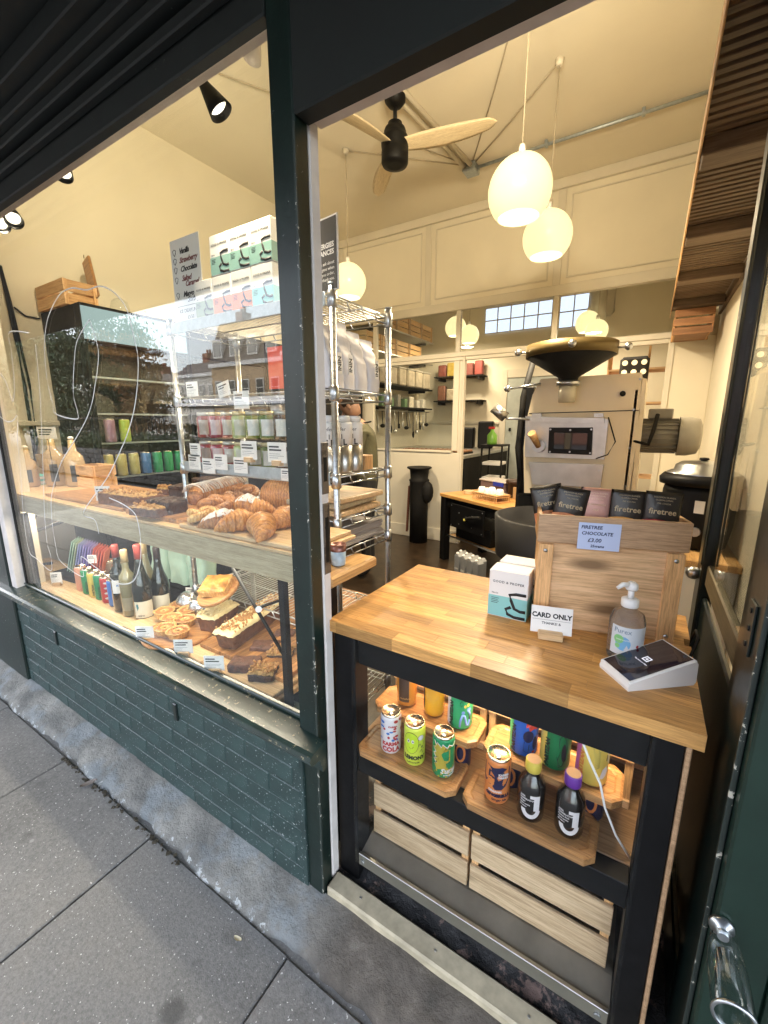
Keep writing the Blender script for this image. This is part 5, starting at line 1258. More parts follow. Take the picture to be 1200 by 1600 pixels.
# ================================================================ things on the counter
def teabox(x, y, z, rz, c_, cname, label, s=1.0, group='tea boxes', mark=True):
    w_, d_, h_ = .092 * s, .06 * s, .118 * s
    t_ = thing('tea_box', label, 'tea box', (x, y, z), rz, group)
    part('carton', BX(-w_ / 2, w_ / 2, -d_ / 2, d_ / 2, 0, h_, .002), M_WHITE, t_)
    part('colour_band', BX(-w_ / 2 - .0003, w_ / 2 + .0003, -d_ / 2 - .0004, d_ / 2 + .0004, .003, h_ * .46), flat('tea_' + cname, c_, .55), t_)
    f = -d_ / 2 - .0007
    text('lettering', 'GOOD & PROPER', .0085 * s, M_INK, t_, FR((0, f, h_ * .74)), align='CENTER', sp=1.15)
    text('lettering', 'TEA CO', .0045 * s, M_INK, t_, FR((-w_ * .42, f, h_ * .50)))
    for k in range(4): part('small_print', BX(-w_ * .42, -w_ * (.22 + .03 * (k % 2)), f, f + .0002, h_ * (.40 - k * .035), h_ * (.41 - k * .035)), M_INK, t_)
    g_ = MB(); th_ = .0042 * s
    P1 = [(w_ * .47, h_ * .56), (w_ * .22, h_ * .555), (w_ * .05, h_ * .52), (w_ * .10, h_ * .40), (w_ * .19, h_ * .24), (w_ * .34, h_ * .20), (w_ * .47, h_ * .21)]
    P2 = [(w_ * .10, h_ * .26), (w_ * -.03, h_ * .20), (w_ * .02, h_ * .10), (w_ * .2, h_ * .055), (w_ * .47, h_ * .06)]
    for P_ in (P1, P2): g_.tube([(a, f + .0004, b) for a, b in P_], th_, 6)
    g_.v = [(a, f - .0003 + (b - f) * .06, c) for a, b, c in g_.v]
    part('cup_drawing', g_, M_INK, t_)
    return t_
TQ = (.24, .55, .55)
z = CZ
q = at(795, 962, 'z', CZ)
teabox(-.302, 1.205, CZ, .02, TQ, 'turquoise', 'front turquoise and white tea box standing on the oak counter', 1.22, 'tea boxes on the counter')
teabox(-.300, 1.295, CZ, .0, TQ, 'turquoise', 'rear turquoise tea box hidden behind the front one on the counter', 1.22, 'tea boxes on the counter')
# upended pine crate with chocolate tray
pc = thing('pine_box', 'upright pine box with screwed corner battens on the oak counter', 'box', (-.078, 1.288, CZ), R(14))
bw_, bd_, bh_ = .345, .16, .247
part('front_board', BX(-.172, .172, -.075, -.065, .0, bh_, .001), M_PINE, pc)
for x in (-.174, .134): part('corner_batten', BX(x, x + .040, -.086, -.0755, .0, bh_ - .004, .002), M_PINEZ, pc)
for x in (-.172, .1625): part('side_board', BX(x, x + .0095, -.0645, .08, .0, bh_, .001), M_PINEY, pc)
part('back_board', BX(-.16, .16, .081, .09, 0, bh_, .001), M_PINE, pc); part('outer_upright', BX(.1745, .186, -.03, .075, 0, bh_ + .006, .002), M_PINEZ, pc)
for x in (-.154, .154):
    for z_ in (.02, bh_ - .022): part('screw', MB().lathe([(.0055, 0), (.005, .002), (.001, .0025)], 12, (x, -.0865, z_), M=Matrix.Rotation(PI / 2, 4, 'X'), caps=False), M_CHROME, pc)
ct_ = thing('chocolate_tray', 'brown wooden tray of chocolate bars on top of the pine box', 'tray', (-.078, 1.288, CZ + bh_ + .002), R(14))
part('front_board', BX(-.178, .178, -.090, -.078, 0, .076, .002), M_BAMB, ct_); part('back_board', BX(-.178, .178, .07, .082, 0, .076, .002), M_BAMB, ct_)
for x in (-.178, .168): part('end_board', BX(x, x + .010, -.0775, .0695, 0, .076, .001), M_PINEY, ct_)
part('floor_board', BX(-.168, .168, -.0775, .0695, 0, .006), M_PINE, ct_)
Mc = Matrix.Translation(ct_.location) @ Matrix.Rotation(R(14), 4, 'Z')
pl_ = thing('price_label', 'handwritten blue tinted price label on the chocolate tray', 'price label', Mc @ Vector((-.028, -.0915, .020)), R(14))
part('paper', BX(-.050, .050, -.0006, .0004, -.030, .042), flat('blue_white_paper', (.50, .58, .80), .6), pl_)
M_BLUEI = flat('blue_ink', (.02, .03, .10), .5)
for tx, x, zz, sz in (('FIRETREE', -.044, .026, .0125), ('CHOCOLATE', -.042, .010, .0122), ('£3.00', -.026, -.009, .0145), ('25grams', -.018, -.023, .0095)): text('lettering', tx, sz, M_BLUEI, pl_, FR((x, -.0008, zz)) , bold=.0003, shear=.12)
M_FOIL = mat('black_foil', (.035, .030, .026), .32, .4, var=.15, bs=25, bst=.6, bd=.004); M_FOILP = mat('pink_foil', (.50, .27, .22), .4, .2, var=.08, bs=25, bst=.5, bd=.003)
GOLDI = flat('gold_lettering', (.80, .66, .42), .4)
def bar(x, y, m, band, label, tilt=0, rz=0, k=0, big=True):
    t_ = thing('chocolate_bar', label, 'chocolate bar', Mc @ Vector((x, y, .022)), rot=(R(-6 + k), R(tilt), R(14) + rz), group='chocolate bars in the counter tray')
    w_, h_ = .088, .118
    def fn(sg):
        return lambda u, v: ((u - .5) * w_ * (1 - .03 * math.sin(PI * v)), sg * .008 * (math.sin(PI * u) ** .5) * (math.sin(PI * min(1, max(0, v))) ** .4), v * h_)
    b_ = MB().grid(fn(-1), 12, 12); b_._m(MB().grid(fn(1), 12, 12)); part('wrapper', b_, m, t_)
    bd = MB().grid(lambda u, v: ((u - .5) * w_ * .985, -.0012 - .008 * (math.sin(PI * u) ** .5) * (math.sin(PI * max(.02, v * .42)) ** .4), .001 + v * (.040 + .005 * math.sin(u * 4))), 14, 4)
    part('colour_band', bd, band, t_)
    def wt(s_, size, zz, m_=GOLDI, bold=0):
        me = text_mesh(s_, size, align='CENTER', bold=bold)
        for v in me.vertices:
            X, Y, Z = v.co; u = max(0.001, min(.999, X / w_ + .5)); vv = (zz + Y) / h_
            v.co = (X, -.0018 - .008 * (math.sin(PI * u) ** .5) * (math.sin(PI * vv) ** .4), zz + Y)
        me.materials.append(m_); me.name = 'lettering'; part('lettering', me, None, t_)
    if big: wt('firetree', .021, .060, GOLDI, .0004)
    else: wt('MADAGASCAR', .007, .070); wt('MILK', .007, .055)
    wt('SOLOMON ISLANDS', .0055, .102); wt('GUADALCANAL', .0055, .095); wt('75% COCOA', .0055, .086)
    return t_
bO, bR, bP = mat('band_orange', (.70, .26, .10), .4, var=.5, vs=40), mat('band_red', (.32, .02, .03), .4, var=.3, vs=40), mat('band_amber', (.80, .36, .08), .4, var=.5, vs=40)
bar(-.135, .030, M_FOIL, bO, 'black chocolate bar at the back left of the tray, mostly hidden', -12, .15); bar(-.102, -.010, M_FOIL, bO, 'black foil chocolate bar with orange band, left in the tray', 8, .05)
bar(-.030, .0, M_FOILP, M_FOILP, 'pink chocolate bar between the black ones', 3, .0, 0, False); bar(.044, -.020, M_FOIL, bP, 'black foil chocolate bar with amber band, centre right in the tray', 3, .0, -2); bar(.122, -.025, M_FOIL, bR, 'black foil chocolate bar with dark red band, right end of tray', 4, .0, 0)
# card only sign
sg_ = thing('card_only_sign', 'white card only sign in a pale wooden block', 'sign', (-.168, 1.118, CZ), R(13))
part('card', BX(-.052, .052, -.0008, .0008, .010, .082), M_WHITE, sg_, ).rotation_euler = (R(-12), 0, R(0))
part('wood_block', BX(-.032, .030, -.022, .012, 0, .018, .002), M_ASH, sg_)
for tx, sz, zz, b_, ck in (('CARD ONLY', .0175, .052, .0007, M_INK), ('THANKS! &', .0095, .034, .0001, M_INK)):
    o = text('lettering', tx, sz, ck, sg_, FR((0, -.0011, zz)), align='CENTER', bold=b_); o.rotation_euler = (R(-12), 0, 0)
for a, b in ((-.048, .002), (.0, .048)): 
    o = part('rule_line', BX(a, b, -.0013, -.0009, .0455, .0460), M_INK, sg_); o.rotation_euler = (R(-12), 0, 0)
# sanitiser
m, t, N, L, P = nt('clear_gel'); M_GEL = m; P.inputs['Base Color'].default_value = (.93, .93, .90, 1); P.inputs['Transmission Weight'].default_value = .9; P.inputs['Roughness'].default_value = .08; P.inputs['IOR'].default_value = 1.2
sx_, sy_ = .004, 1.112
ss = thing('hand_sanitiser', 'clear pump bottle of hand sanitiser with white pump', 'pump bottle', (sx_, sy_, CZ), R(14))
part('bottle_body', MB().lathe([(.033, 0), (.038, .004), (.039, .02), (.039, .098), (.034, .116), (.018, .126), (.016, .134)], 36), M_GEL, ss)
part('collar', MB().lathe([(.018, .134), (.019, .136), (.019, .152), (.012, .156)], 24), M_WPLAST, ss); part('plunger', MB().cyl((0, 0, .156), (0, 0, .176), .007), M_WPLAST, ss)
part('nozzle', MB().lathe([(.012, .176), (.014, .180), (.013, .190), (.006, .196)], 20)._m(MB().tube([(0, 0, .187), (-.022, -.010, .190), (-.034, -.016, .182)], [.007, .006, .004], 8)), M_WPLAST, ss)
patch(ss, .0393, -62, 62, .022, .094, flat('label_pale', (.60, .63, .66), .4)); C_LB = flat('label_blue', (.18, .40, .62), .4); C_LG = flat('label_green', (.22, .52, .20), .4)
blob(ss, .0393, ell(-20, .052, 24, .018, 14), C_LB, .0008); blob(ss, .0393, ell(-34, .062, 16, .011, 12), C_LG, .001); blob(ss, .0393, ell(-36, .045, 8, .006, 12), C_LG, .0012); blob(ss, .0393, [(-16, .036), (-8, .050), (0, .038), (4, .046), (8, .034)], C_WHITE, .0014)
blob(ss, .0393, ell(26, .048, 5, .004), C_RED, .001); text_cyl('lettering', 'Purex', .016, flat('label_ink', (.20, .27, .34), .5), ss, .0396, R(-90 - 52), .078, bold=.0001); text_cyl('lettering', 'HAND SANITISER', .0042, M_WHITE, ss, .0402, R(-90 - 42), .060)
# payment terminal
pm = thing('card_terminal', 'white wedge shaped card payment terminal with dark screen', 'card terminal', (.053, 1.048, CZ), R(-50))
W2, D2 = .0475, .082
P_ = [(-D2, 0), (D2 * .94, 0), (D2, .008), (D2 * .985, .050), (D2 * .93, .056), (-D2 * .98, .016), (-D2 * 1.02, .008)]
part('wedge_body', MB().prism(P_, 'x', -W2, W2), M_WPLAST, pm)
sl_a = math.atan2(.040, D2 * 1.91)
Ms = Matrix.Translation((0, -D2 * .025, .0372)) @ Matrix.Rotation(sl_a, 4, 'X')
bz = MB().box(-.049, .049, -.083, .082, -.003, .004, .003, Ms); part('bezel', bz, M_WPLAST, pm)
part('screen', MB().box(-.0435, .0435, -.077, .076, .0042, .0048, .0002, Ms), liquid('dark_screen', (.020, .018, .030), .06), pm)
fr_ = MB()
for (a, b, c, d) in ((-.008, .008, .0055, .008), (-.008, .008, -.008, -.0055), (-.008, -.0055, -.0055, .0055), (.0055, .008, -.0055, .0055), (-.0025, .0025, -.0025, .0025)): fr_.box(a, b, c, d, .0049, .0051, 0, Ms)
part('screen_logo', fr_, glow('screen_white', (.9, .9, 1), .14), pm)
tm = text_mesh('Tap, insert or swipe', .0045, align='CENTER'); tm.transform(Ms @ Matrix.Translation((0, -.017, .0052))); tm.materials.append(glow('screen_white2', (.9, .9, 1), .10)); part('lettering', tm, None, pm)
part('side_seam', BX(-W2 - .0006, -W2 - .0001, -.03, .035, .006, .012), mat('seam_grey', (.4, .4, .4), .5), pm)
solo('terminal_cable', MB().tube([(.128, 1.13, CZ + .01), (.140, 1.16, CZ + .015), (.155, 1.2, CZ + .05), (.16, 1.30, CZ + .03), (.155, 1.4, .9)], .0035, 6), M_BLACKM, 'black cable running off the counter behind the terminal', 'cable')
# end of display shelf seen inside the door, with a candle jar

# ================================================================ window display: boards
ds = thing('display_shelf', 'long limed wooden pastry shelf with a deep front board in the window', 'display shelf', (-2.1, 1.05, 1.06))
part('front_board', BX(-3.60, -.845, .895, .915, 1.062, 1.150, .002), M_ASHD, ds, w=True)
for k, (a, b) in enumerate(((-3.60, -2.62), (-2.618, -1.72), (-1.718, -.845))):
    part('top_board', BX(a, b, .897, 1.17, 1.1505, 1.163, .002), M_ASH, ds, w=True)
part('rear_board', BX(-3.60, -1.95, 1.1705, 1.36, 1.1505, 1.163, .002), M_ASH, ds, w=True)
part('counter_lip', BX(-.844, -.752, .915, 1.165, 1.066, 1.100, .006), M_OAKY, ds, w=True); part('leg', BX(-.835, -.79, .95, .99, ZF, 1.0655, .003), M_BLACK, ds, w=True)
dt = thing('display_table', 'low pale wooden display table along the window bottom', 'display table', (-2.0, 1.1, ZF))
TZ2 = .615
lt_ = part('added_light_strip', BX(-3.3, -1.05, .93, .945, 1.062, 1.068), M_WPLAST, ds, w=True)  # unseen strip and its lamp, added to brighten the lower window display
lamp('added_strip_light', 'AREA', Vector((-2.15, .9375, 1.058)) - ds.location, 1.8, (1, .86, .66), ds, shape='RECTANGLE', size=2.2, size_y=.02)
part('table_top', BX(-3.55, -.99, .875, 1.18, TZ2 - .03, TZ2, .006), M_ASH, dt, w=True)
part('front_rim', BX(-3.2, -2.0, .866, .8745, TZ2 - .03, TZ2 + .012, .003), M_ASH, dt, w=True)
for x in (-3.4, -2.2, -1.1): part('leg', BX(x - .02, x + .02, 1.1, 1.14, ZF, TZ2 - .0305), M_BLACK, dt, w=True)
part('under_cloth', BX(-3.5, -.83, .99, 1.0, ZF, TZ2 - .031), M_BLACKM, dt, w=True)
def board(x0, x1, y0, y1, z, m, label, rz=0, c=.004, h=.016, n=0, my=None):
    t_ = thing('serving_board', label, 'serving board', ((x0 + x1) / 2, (y0 + y1) / 2, z), rz, 'wooden boards in the shop window')
    W_, D_ = (x1 - x0), (y1 - y0)
    if n == 0: part('board', BX(-W_ / 2, W_ / 2, -D_ / 2, D_ / 2, 0, h, c), m, t_)
    else:
        for k in range(n):
            a = -W_ / 2 + W_ * k / n; part('stave', BX(a + .0004, a + W_ / n - .0004, -D_ / 2, D_ / 2, 0, h, .001), my or m, t_)
    return t_
def roundb(px, py, z, r, label, m=None):
    q = at(px, py, 'z', z)
    return solo('round_board', MB().lathe([(r - .004, 0), (r, .004), (r, .014), (r - .004, .018)], 40), m or M_TRAY, label, 'serving board', (q.x, q.y, z - .018 + .001), .7, 'wooden boards in the shop window')
# lower boards (light staves running inwards)
board(-1.98, -1.40, .885, 1.165, TZ2 + .001, M_ASH, 'light board under the round tart board', 0, .003, .018)
board(-1.395, -1.00, .885, 1.165, TZ2 + .001, M_ASH, 'light board under the brownies at the right end', 0, .003, .018)
board(-1.50, -1.02, .955, 1.75, TZ2 + .020, M_TRAYY, 'long striped acacia board running back under the loaves', 0, .002, .018, 12, M_TRAYY)
# ---------------- pastry materials
def crust(name, c1, c2, c3, axis='x', sc=14, bst=.6):
    m, t, N, L, P = nt(name); v = coords(t, L, (1, 1, 1))
    a = noise(N, L, v, sc, 5, .65); b = noise(N, L, v, sc * 7, 4, .6)
    wv = N.new('ShaderNodeTexWave'); wv.inputs['Scale'].default_value = 26; wv.inputs['Distortion'].default_value = 5; wv.inputs['Detail'].default_value = 2; wv.inputs['Detail Scale'].default_value = 3; L.new(v, wv.inputs['Vector'])
    c = ramp(N, L, a, [(.3, c3), (.48, c2), (.68, c1)])
    c = mixc(N, L, .35, c, ramp(N, L, wv.outputs['Fac'], [(.2, c3), (.7, c1)]))
    L.new(c, P.inputs['Base Color']); P.inputs['Roughness'].default_value = .38; P.inputs['Coat Weight'].default_value = .25; P.inputs['Coat Roughness'].default_value = .3
    P.inputs['Subsurface Weight'].default_value = 0
    mx = N.new('ShaderNodeMath'); mx.operation = 'ADD'; L.new(wv.outputs['Fac'], mx.inputs[0]); L.new(b, mx.inputs[1]); bump(N, L, mx.outputs[0], P, bst, .003)
    return m
M_CROI = crust('croissant_crust', (.74, .36, .10), (.54, .21, .042), (.25, .08, .013))
M_CROI2 = crust('pale_crust', (.80, .55, .25), (.66, .38, .12), (.40, .17, .04))
M_CARM = crust('caramel_crust', (.56, .26, .08), (.40, .15, .035), (.17, .055, .015))
M_CHOC = mat('chocolate_brownie', (.045, .018, .010), .45, var=.5, vs=45, bs=70, bst=1, bd=.006)
M_CHOC2 = mat('reddish_brownie', (.11, .045, .028), .6, var=.45, vs=60, bs=90, bst=1, bd=.006)
M_CRUMB = mat('golden_crumble', (.40, .24, .09), .8, var=.5, vs=90, bs=110, bst=1, bd=.008)
M_ICING = mat('cream_icing', (.74, .62, .34), .5, var=.1, vs=30, bs=50, bst=.6, bd=.004)
M_SUGAR = mat('icing_sugar', (.72, .68, .66), .8, var=.25, vs=60, bs=120, bst=1, bd=.004)
M_CAKE = mat('carrot_cake_crust', (.16, .065, .03), .75, var=.35, vs=50, bs=80, bst=1, bd=.006)
M_NUT = mat('walnut_piece', (.42, .22, .08), .7, var=.4, vs=60)
M_FRANG = mat('frangipane_top', (.50, .23, .05), .45, var=.6, vs=22, bs=60, bst=.8, bd=.004)
from mathutils import noise as mnoise
def rough(mb_, amp, f=40, seed=0):
    out = []
    for p_ in mb_.v:
        v_ = Vector(p_) * f + Vector((seed, seed * .7, 0)); n_ = mnoise.noise_vector(v_)
        out.append((p_[0] + n_.x * amp, p_[1] + n_.y * amp, p_[2] + (n_.z * amp if p_[2] > .001 else 0)))
    mb_.v = out; return mb_
def slab_mesh(w_, d_, h_, nx=14, ny=8, nz=4, rnd_=.012):
    """dense rounded block, base on z = 0"""
    b_ = MB()
    def rr(p_):
        x, y, z = p_; ex = max(0, abs(x) - (w_ / 2 - rnd_)); ey = max(0, abs(y) - (d_ / 2 - rnd_)); ez = max(0, z - (h_ - rnd_))
        l = math.sqrt(ex * ex + ey * ey + ez * ez)
        if l > rnd_:
            k = rnd_ / l
            x = math.copysign(w_ / 2 - rnd_ + ex * k, x) if ex else x; y = math.copysign(d_ / 2 - rnd_ + ey * k, y) if ey else y; z = h_ - rnd_ + ez * k if ez else z
        return (x, y, z)
    b_.grid(lambda u, v: rr(((u - .5) * w_, (v - .5) * d_, h_)), nx, ny)
    for s_ in (-1, 1):
        b_.grid(lambda u, v: rr(((u - .5) * w_, s_ * d_ / 2, v * h_)), nx, nz); b_.grid(lambda u, v: rr((s_ * w_ / 2, (u - .5) * d_, v * h_)), ny, nz)
    return b_
PZ = 1.164 + .016
# boards on the pastry shelf
board(-1.92, -1.50, .935, 1.16, 1.1635, M_TRAY, 'dark striped board under the chocolate brownies and drizzled roll', 0, .002, .018, 9, M_TRAYY)
board(-1.48, -.86, .905, 1.165, 1.1635, M_ASH, 'light board under the croissants', 0, .003, .016)
board(-2.75, -1.96, .94, 1.34, 1.1635, M_TRAY, 'dark board under the crumb topped cakes', 0, .003, .016)
def arc_pastry(L_, rad, thick, ridges, bend, m, name, label, cat, px, py, z, rz, scale=1, top=None, group=None, seed=0, hz=.9):
    q = at(px, py, 'z', z)
    def fn(u, v):
        s_ = (u - .5) * 2; a = 2 * PI * v
        prof = max(.03, 1 - abs(s_) ** 1.7) ** .75
        fr_ = (abs(s_) * (ridges + 1.5)) % 1.0
        rr_ = thick * prof * (1.10 - .20 * fr_ + .02 * math.sin(a * 9 + s_ * 30))
        ang = s_ * bend; cx_ = math.sin(ang) * L_ / 2 / max(.2, bend); cy_ = (1 - math.cos(ang)) * L_ / 2 / max(.2, bend)
        x = cx_ + math.sin(ang) * math.cos(a) * rr_ * -1 * .0; nx_, ny_ = -math.sin(ang), math.cos(ang)
        x = cx_ + nx_ * math.cos(a) * rr_; y = cy_ + ny_ * math.cos(a) * rr_; zz = max(0, math.sin(a) * rr_ * hz + thick * .78 * prof)
        return (x, y, zz)
    b_ = rough(MB().grid(fn, ridges * 26, 22), .0016, 60, seed)
    t_ = thing(name, label, cat, (q.x, q.y, z), rz, group)
    part('crust', b_, m, t_)
    if top:
        def fn2(u, v):
            u2 = .12 + .76 * u; p_ = fn(u2, .08 + .34 * v); return (p_[0], p_[1], p_[2] + .0016)
        part('dusting', rough(MB().grid(fn2, 30, 10), .002, 160, seed), top, t_)
    return t_
PG = 'pastries on the light board'
arc_pastry(.22, 0, .045, 4, .75, M_CROI, 'croissant', 'large golden croissant lying at the front edge of the pastry shelf', 'croissant', 410, 835, PZ, R(150), group=PG, seed=1)
arc_pastry(.18, 0, .044, 3, .9, M_CROI, 'croissant', 'golden curled croissant with a dark hollow, left of the front croissant', 'croissant', 375, 828, PZ, R(70), group=PG, seed=2)
arc_pastry(.18, 0, .044, 4, .5, M_CROI, 'croissant', 'golden croissant tip touching the green post', 'croissant', 447, 822, PZ, R(100), group=PG, seed=5)
arc_pastry(.18, 0, .045, 3, .8, M_CROI, 'raisin_croissant', 'sugar dusted curled pastry behind the front croissants', 'pastry', 402, 808, PZ, R(40), top=None, group=PG, seed=3)
arc_pastry(.20, 0, .040, 3, .5, M_CARM, 'almond_croissant', 'icing sugar covered almond croissant at the left of the front row', 'pastry', 352, 824, PZ, R(50), top=M_SUGAR, group=PG, seed=4)
arc_pastry(.15, 0, .042, 3, .7, M_CROI, 'pain_suisse', 'pastry with a white sugared crown behind the curled pastry', 'pastry', 388, 800, PZ + .02, R(10), top=M_SUGAR, group=PG, seed=8)
q = at(442, 800, 'z', PZ)
bl_ = thing('bread_loaf', 'big smooth orange glazed loaf beside the green post', 'loaf', (q.x - .02, q.y + .05, PZ), R(25))
def lf(u, v):
    a = 2 * PI * u; t_ = PI * v; x = math.sin(t_) ** .7 * math.cos(a) * .12; y = math.sin(t_) ** .7 * math.sin(a) * .09; return (x, y, max(0, math.cos(t_) * .080 + .06))
part('crust', rough(MB().grid(lf, 30, 18), .002, 30), M_CROI, bl_)
ly = MB()
for k in range(5): ly.tube([(-.095 + .01 * k, -.05 - .006 * k, .015 + .016 * k), (-.03, -.076 + .004 * k, .03 + .016 * k), (.05, -.07 + .006 * k, .025 + .017 * k), (.09, -.03, .02 + .015 * k)], .006, 6)
part('layered_edge', ly, M_CROI2, bl_)
def knot(px, py, z, s_, label, m, seed):
    q = at(px, py, 'z', z); t_ = thing('knotted_bun', label, 'bun', (q.x, q.y, z), seed, 'knotted buns')
    pts = []
    for k in range(56):
        a = 2 * PI * k / 56; r_ = s_ * (.55 + .28 * math.cos(3 * a)); pts.append((r_ * math.cos(2 * a), r_ * math.sin(2 * a), s_ * (.42 + .22 * math.sin(3 * a))))
    part('twist', rough(MB().tube(pts, s_ * .27, 10, True), .002, 50, seed), m, t_)
    part('core', MB().ball((0, 0, s_ * .35), (s_ * .55, s_ * .55, s_ * .34)), M_CARM, t_)
    g2 = MB()
    for dz in (.0, .1): g2.tube([(x * (1 + dz * .6), y * (1 + dz * .6), z_ + s_ * (.25 - dz)) for x, y, z_ in pts], s_ * .05, 5, True)
    part('seam', g2, M_CARM, t_)
knot(318, 815, PZ, .062, 'pale sugared knot bun left of the almond croissant', M_CROI2, 1); knot(342, 800, PZ, .078, 'caramel brown knot bun behind the pale one', M_CARM, 2); knot(362, 790, PZ, .068, 'caramel knot bun in front of the drizzled roll', M_CARM, 4)
knot(382, 778, PZ, .070, 'brown knot bun behind the sugared croissant', M_CARM, 3)
# drizzled roll
q0, q1 = at(292, 792, 'z', PZ), at(372, 768, 'z', PZ)
c_ = (q0 + q1) / 2; dr = thing('drizzled_roll', 'long chocolate roll covered with white icing drizzle', 'pastry roll', (c_.x, c_.y + .02, PZ), math.atan2(q1.y - q0.y, q1.x - q0.x)); ln = min(.42, (q1 - q0).length)
def rf(u, v):
    s_ = (u - .5) * 2; a = 2 * PI * v; p_ = (1 - abs(s_) ** 8) ** .5 if abs(s_) < 1 else 0
    rr_ = .052 * max(.05, p_) * (1 + .05 * math.sin(u * 60)); return (s_ * ln / 2, math.cos(a) * rr_, max(0, math.sin(a) * rr_ * .9 + .045 * max(.1, p_)))
part('roll', rough(MB().grid(rf, 50, 18), .002, 50), M_CARM, dr)
dz_ = MB()
for k in range(22):
    x = -ln / 2 + .012 + (ln - .024) * k / 21; dx = random.uniform(-.008, .012)
    dz_.tube([(x + dx * (t_ - .5) + .004 * math.sin(t_ * 9 + k), math.cos(.25 + t_ * 2.6) * .0565, math.sin(.25 + t_ * 2.6) * .0512 + .0455) for t_ in [i / 7 for i in range(8)]], random.uniform(.0026, .0044), 5)
part('icing_drizzle', dz_, mat('white_icing', (.74, .68, .62), .35, var=.05), dr)
# brownie slabs and crumb cakes
def block(px, py, z, w_, d_, h_, rz, m, top, name, label, cat, seed, group=None, nuts=0, topamp=.004):
    q = at(px, py, 'z', z); t_ = thing(name, label, cat, (q.x, q.y, z), rz, group)
    part('cake', rough(slab_mesh(w_, d_, h_, 26, 14, 6), .004, 45, seed), m, t_)
    if top:
        tm_ = MB(); nx, ny = 30, 16
        tm_.grid(lambda u, v: ((u - .5) * w_ * .98, (v - .5) * d_ * .98, h_ - .003 + .010 * (math.sin(PI * u) * math.sin(PI * v)) ** .3), nx, ny); part('topping', rough(tm_, topamp, 60, seed + 3), top, t_)
    if nuts:
        nb_ = MB(); rs = random.Random(seed)
        for k in range(nuts):
            x, y = rs.uniform(-.46, .46) * w_, rs.uniform(-.44, .44) * d_; s_ = rs.uniform(.003, .008)
            nb_.box(-s_, s_, -s_ * .7, s_ * .7, -s_ * .5, s_ * .6, s_ * .3, Matrix.Translation((x, y, h_ + .008)) @ Euler((rs.random() * 3, rs.random() * 3, rs.random() * 3)).to_matrix().to_4x4())
        part('nut_pieces', nb_, M_NUT, t_, kind='stuff')
    return t_
block(205, 788, PZ, .34, .12, .055, .05, M_CAKE, M_CRUMB, 'crumb_cake', 'long crumb topped cake at the left of the pastry shelf', 'cake', 11, None, 60, .006)
block(240, 803, PZ, .17, .11, .035, .15, M_CHOC2, M_CRUMB, 'crumble_slice', 'flat dark slice with pale crumble in front of the crumb cake', 'cake slice', 12, None, 40, .005)
block(262, 800, PZ, .15, .10, .055, .1, M_CHOC, M_CHOC, 'chocolate_brownie', 'tall dark chocolate brownie at the left of the striped board', 'brownie', 13, 'dark brownies on the striped board', 0, .007)
block(300, 775, PZ, .22, .10, .055, .2, M_CHOC, M_CHOC, 'chocolate_brownie', 'dark chocolate brownie behind the drizzled roll', 'brownie', 14, 'dark brownies on the striped board', 0, .007)
block(330, 763, PZ + .02, .20, .09, .055, .1, M_CHOC, M_CHOC, 'chocolate_brownie', 'rearmost dark brownie below the grey shelf edge', 'brownie', 15, 'dark brownies on the striped board', 0, .007)
block(262, 772, PZ, .10, .06, .035, .1, M_CAKE, M_CRUMB, 'crumble_slice', 'small pale crumb slice behind the dark brownies', 'cake slice', 17, None, 30, .005)
# ---------------- price cards
def card(px, py, z, label, w_=.075, h_=.060, rz=None, block_=True, lines=3):
    q = at(px, py, 'z', z); rz = face_cam(q.x, q.y) * .55 if rz is None else rz
    t_ = thing('price_card', label, 'price card', (q.x, q.y, z), rz, 'white price cards in the window')
    b_ = .012 if block_ else 0
    if block_: part('wood_block', BX(-.022, .022, -.012, .012, 0, .020, .001), M_ASH, t_)
    c_ = part('card', BX(-w_ / 2, w_ / 2, -.0006, .0006, b_, b_ + h_), M_WHITE, t_)
    rs = random.Random(px * 7 + py)
    words = [['BANANA &', 'CHOCOLATE'], ['CARROT', 'CAKE'], ['ALMOND', 'SLICE'], ['MINCE', 'PIES'], ['SEA SALT', 'BROWNIE']][rs.randrange(5)]
    for k in range(2): part('print_line', BX(-w_ * .42, -w_ * .42 + w_ * rs.uniform(.45, .75), -.0010, -.0007, b_ + h_ * (.74 - k * .16), b_ + h_ * (.82 - k * .16)), M_INK, t_)
    for k in range(lines): part('print_line', BX(-w_ * .42, w_ * rs.uniform(-.1, .40), -.0009, -.0007, b_ + h_ * (.42 - k * .10), b_ + h_ * (.44 - k * .10)), flat('print_grey', (.2, .2, .22), .6), t_)
    return t_
TT = TZ2 + .02
card(228, 1003, TT, 'price card in front of the round board of tarts'); card(288, 1025, TT, 'price card in front of the shorter iced loaf'); card(336, 1052, TT, 'price card in front of the long iced loaf'); card(303, 938, TT, 'price card beside the golden almond slice')
card(163, 787, 1.165, 'price card standing alone left of the crumb cake', .07, .075, None); card(90, 915, TZ2, 'price card at the far left in front of the coloured packets', .06, .07); card(145, 880, TZ2 + .14, 'small price card among the orange packets', .05, .05, None, False)
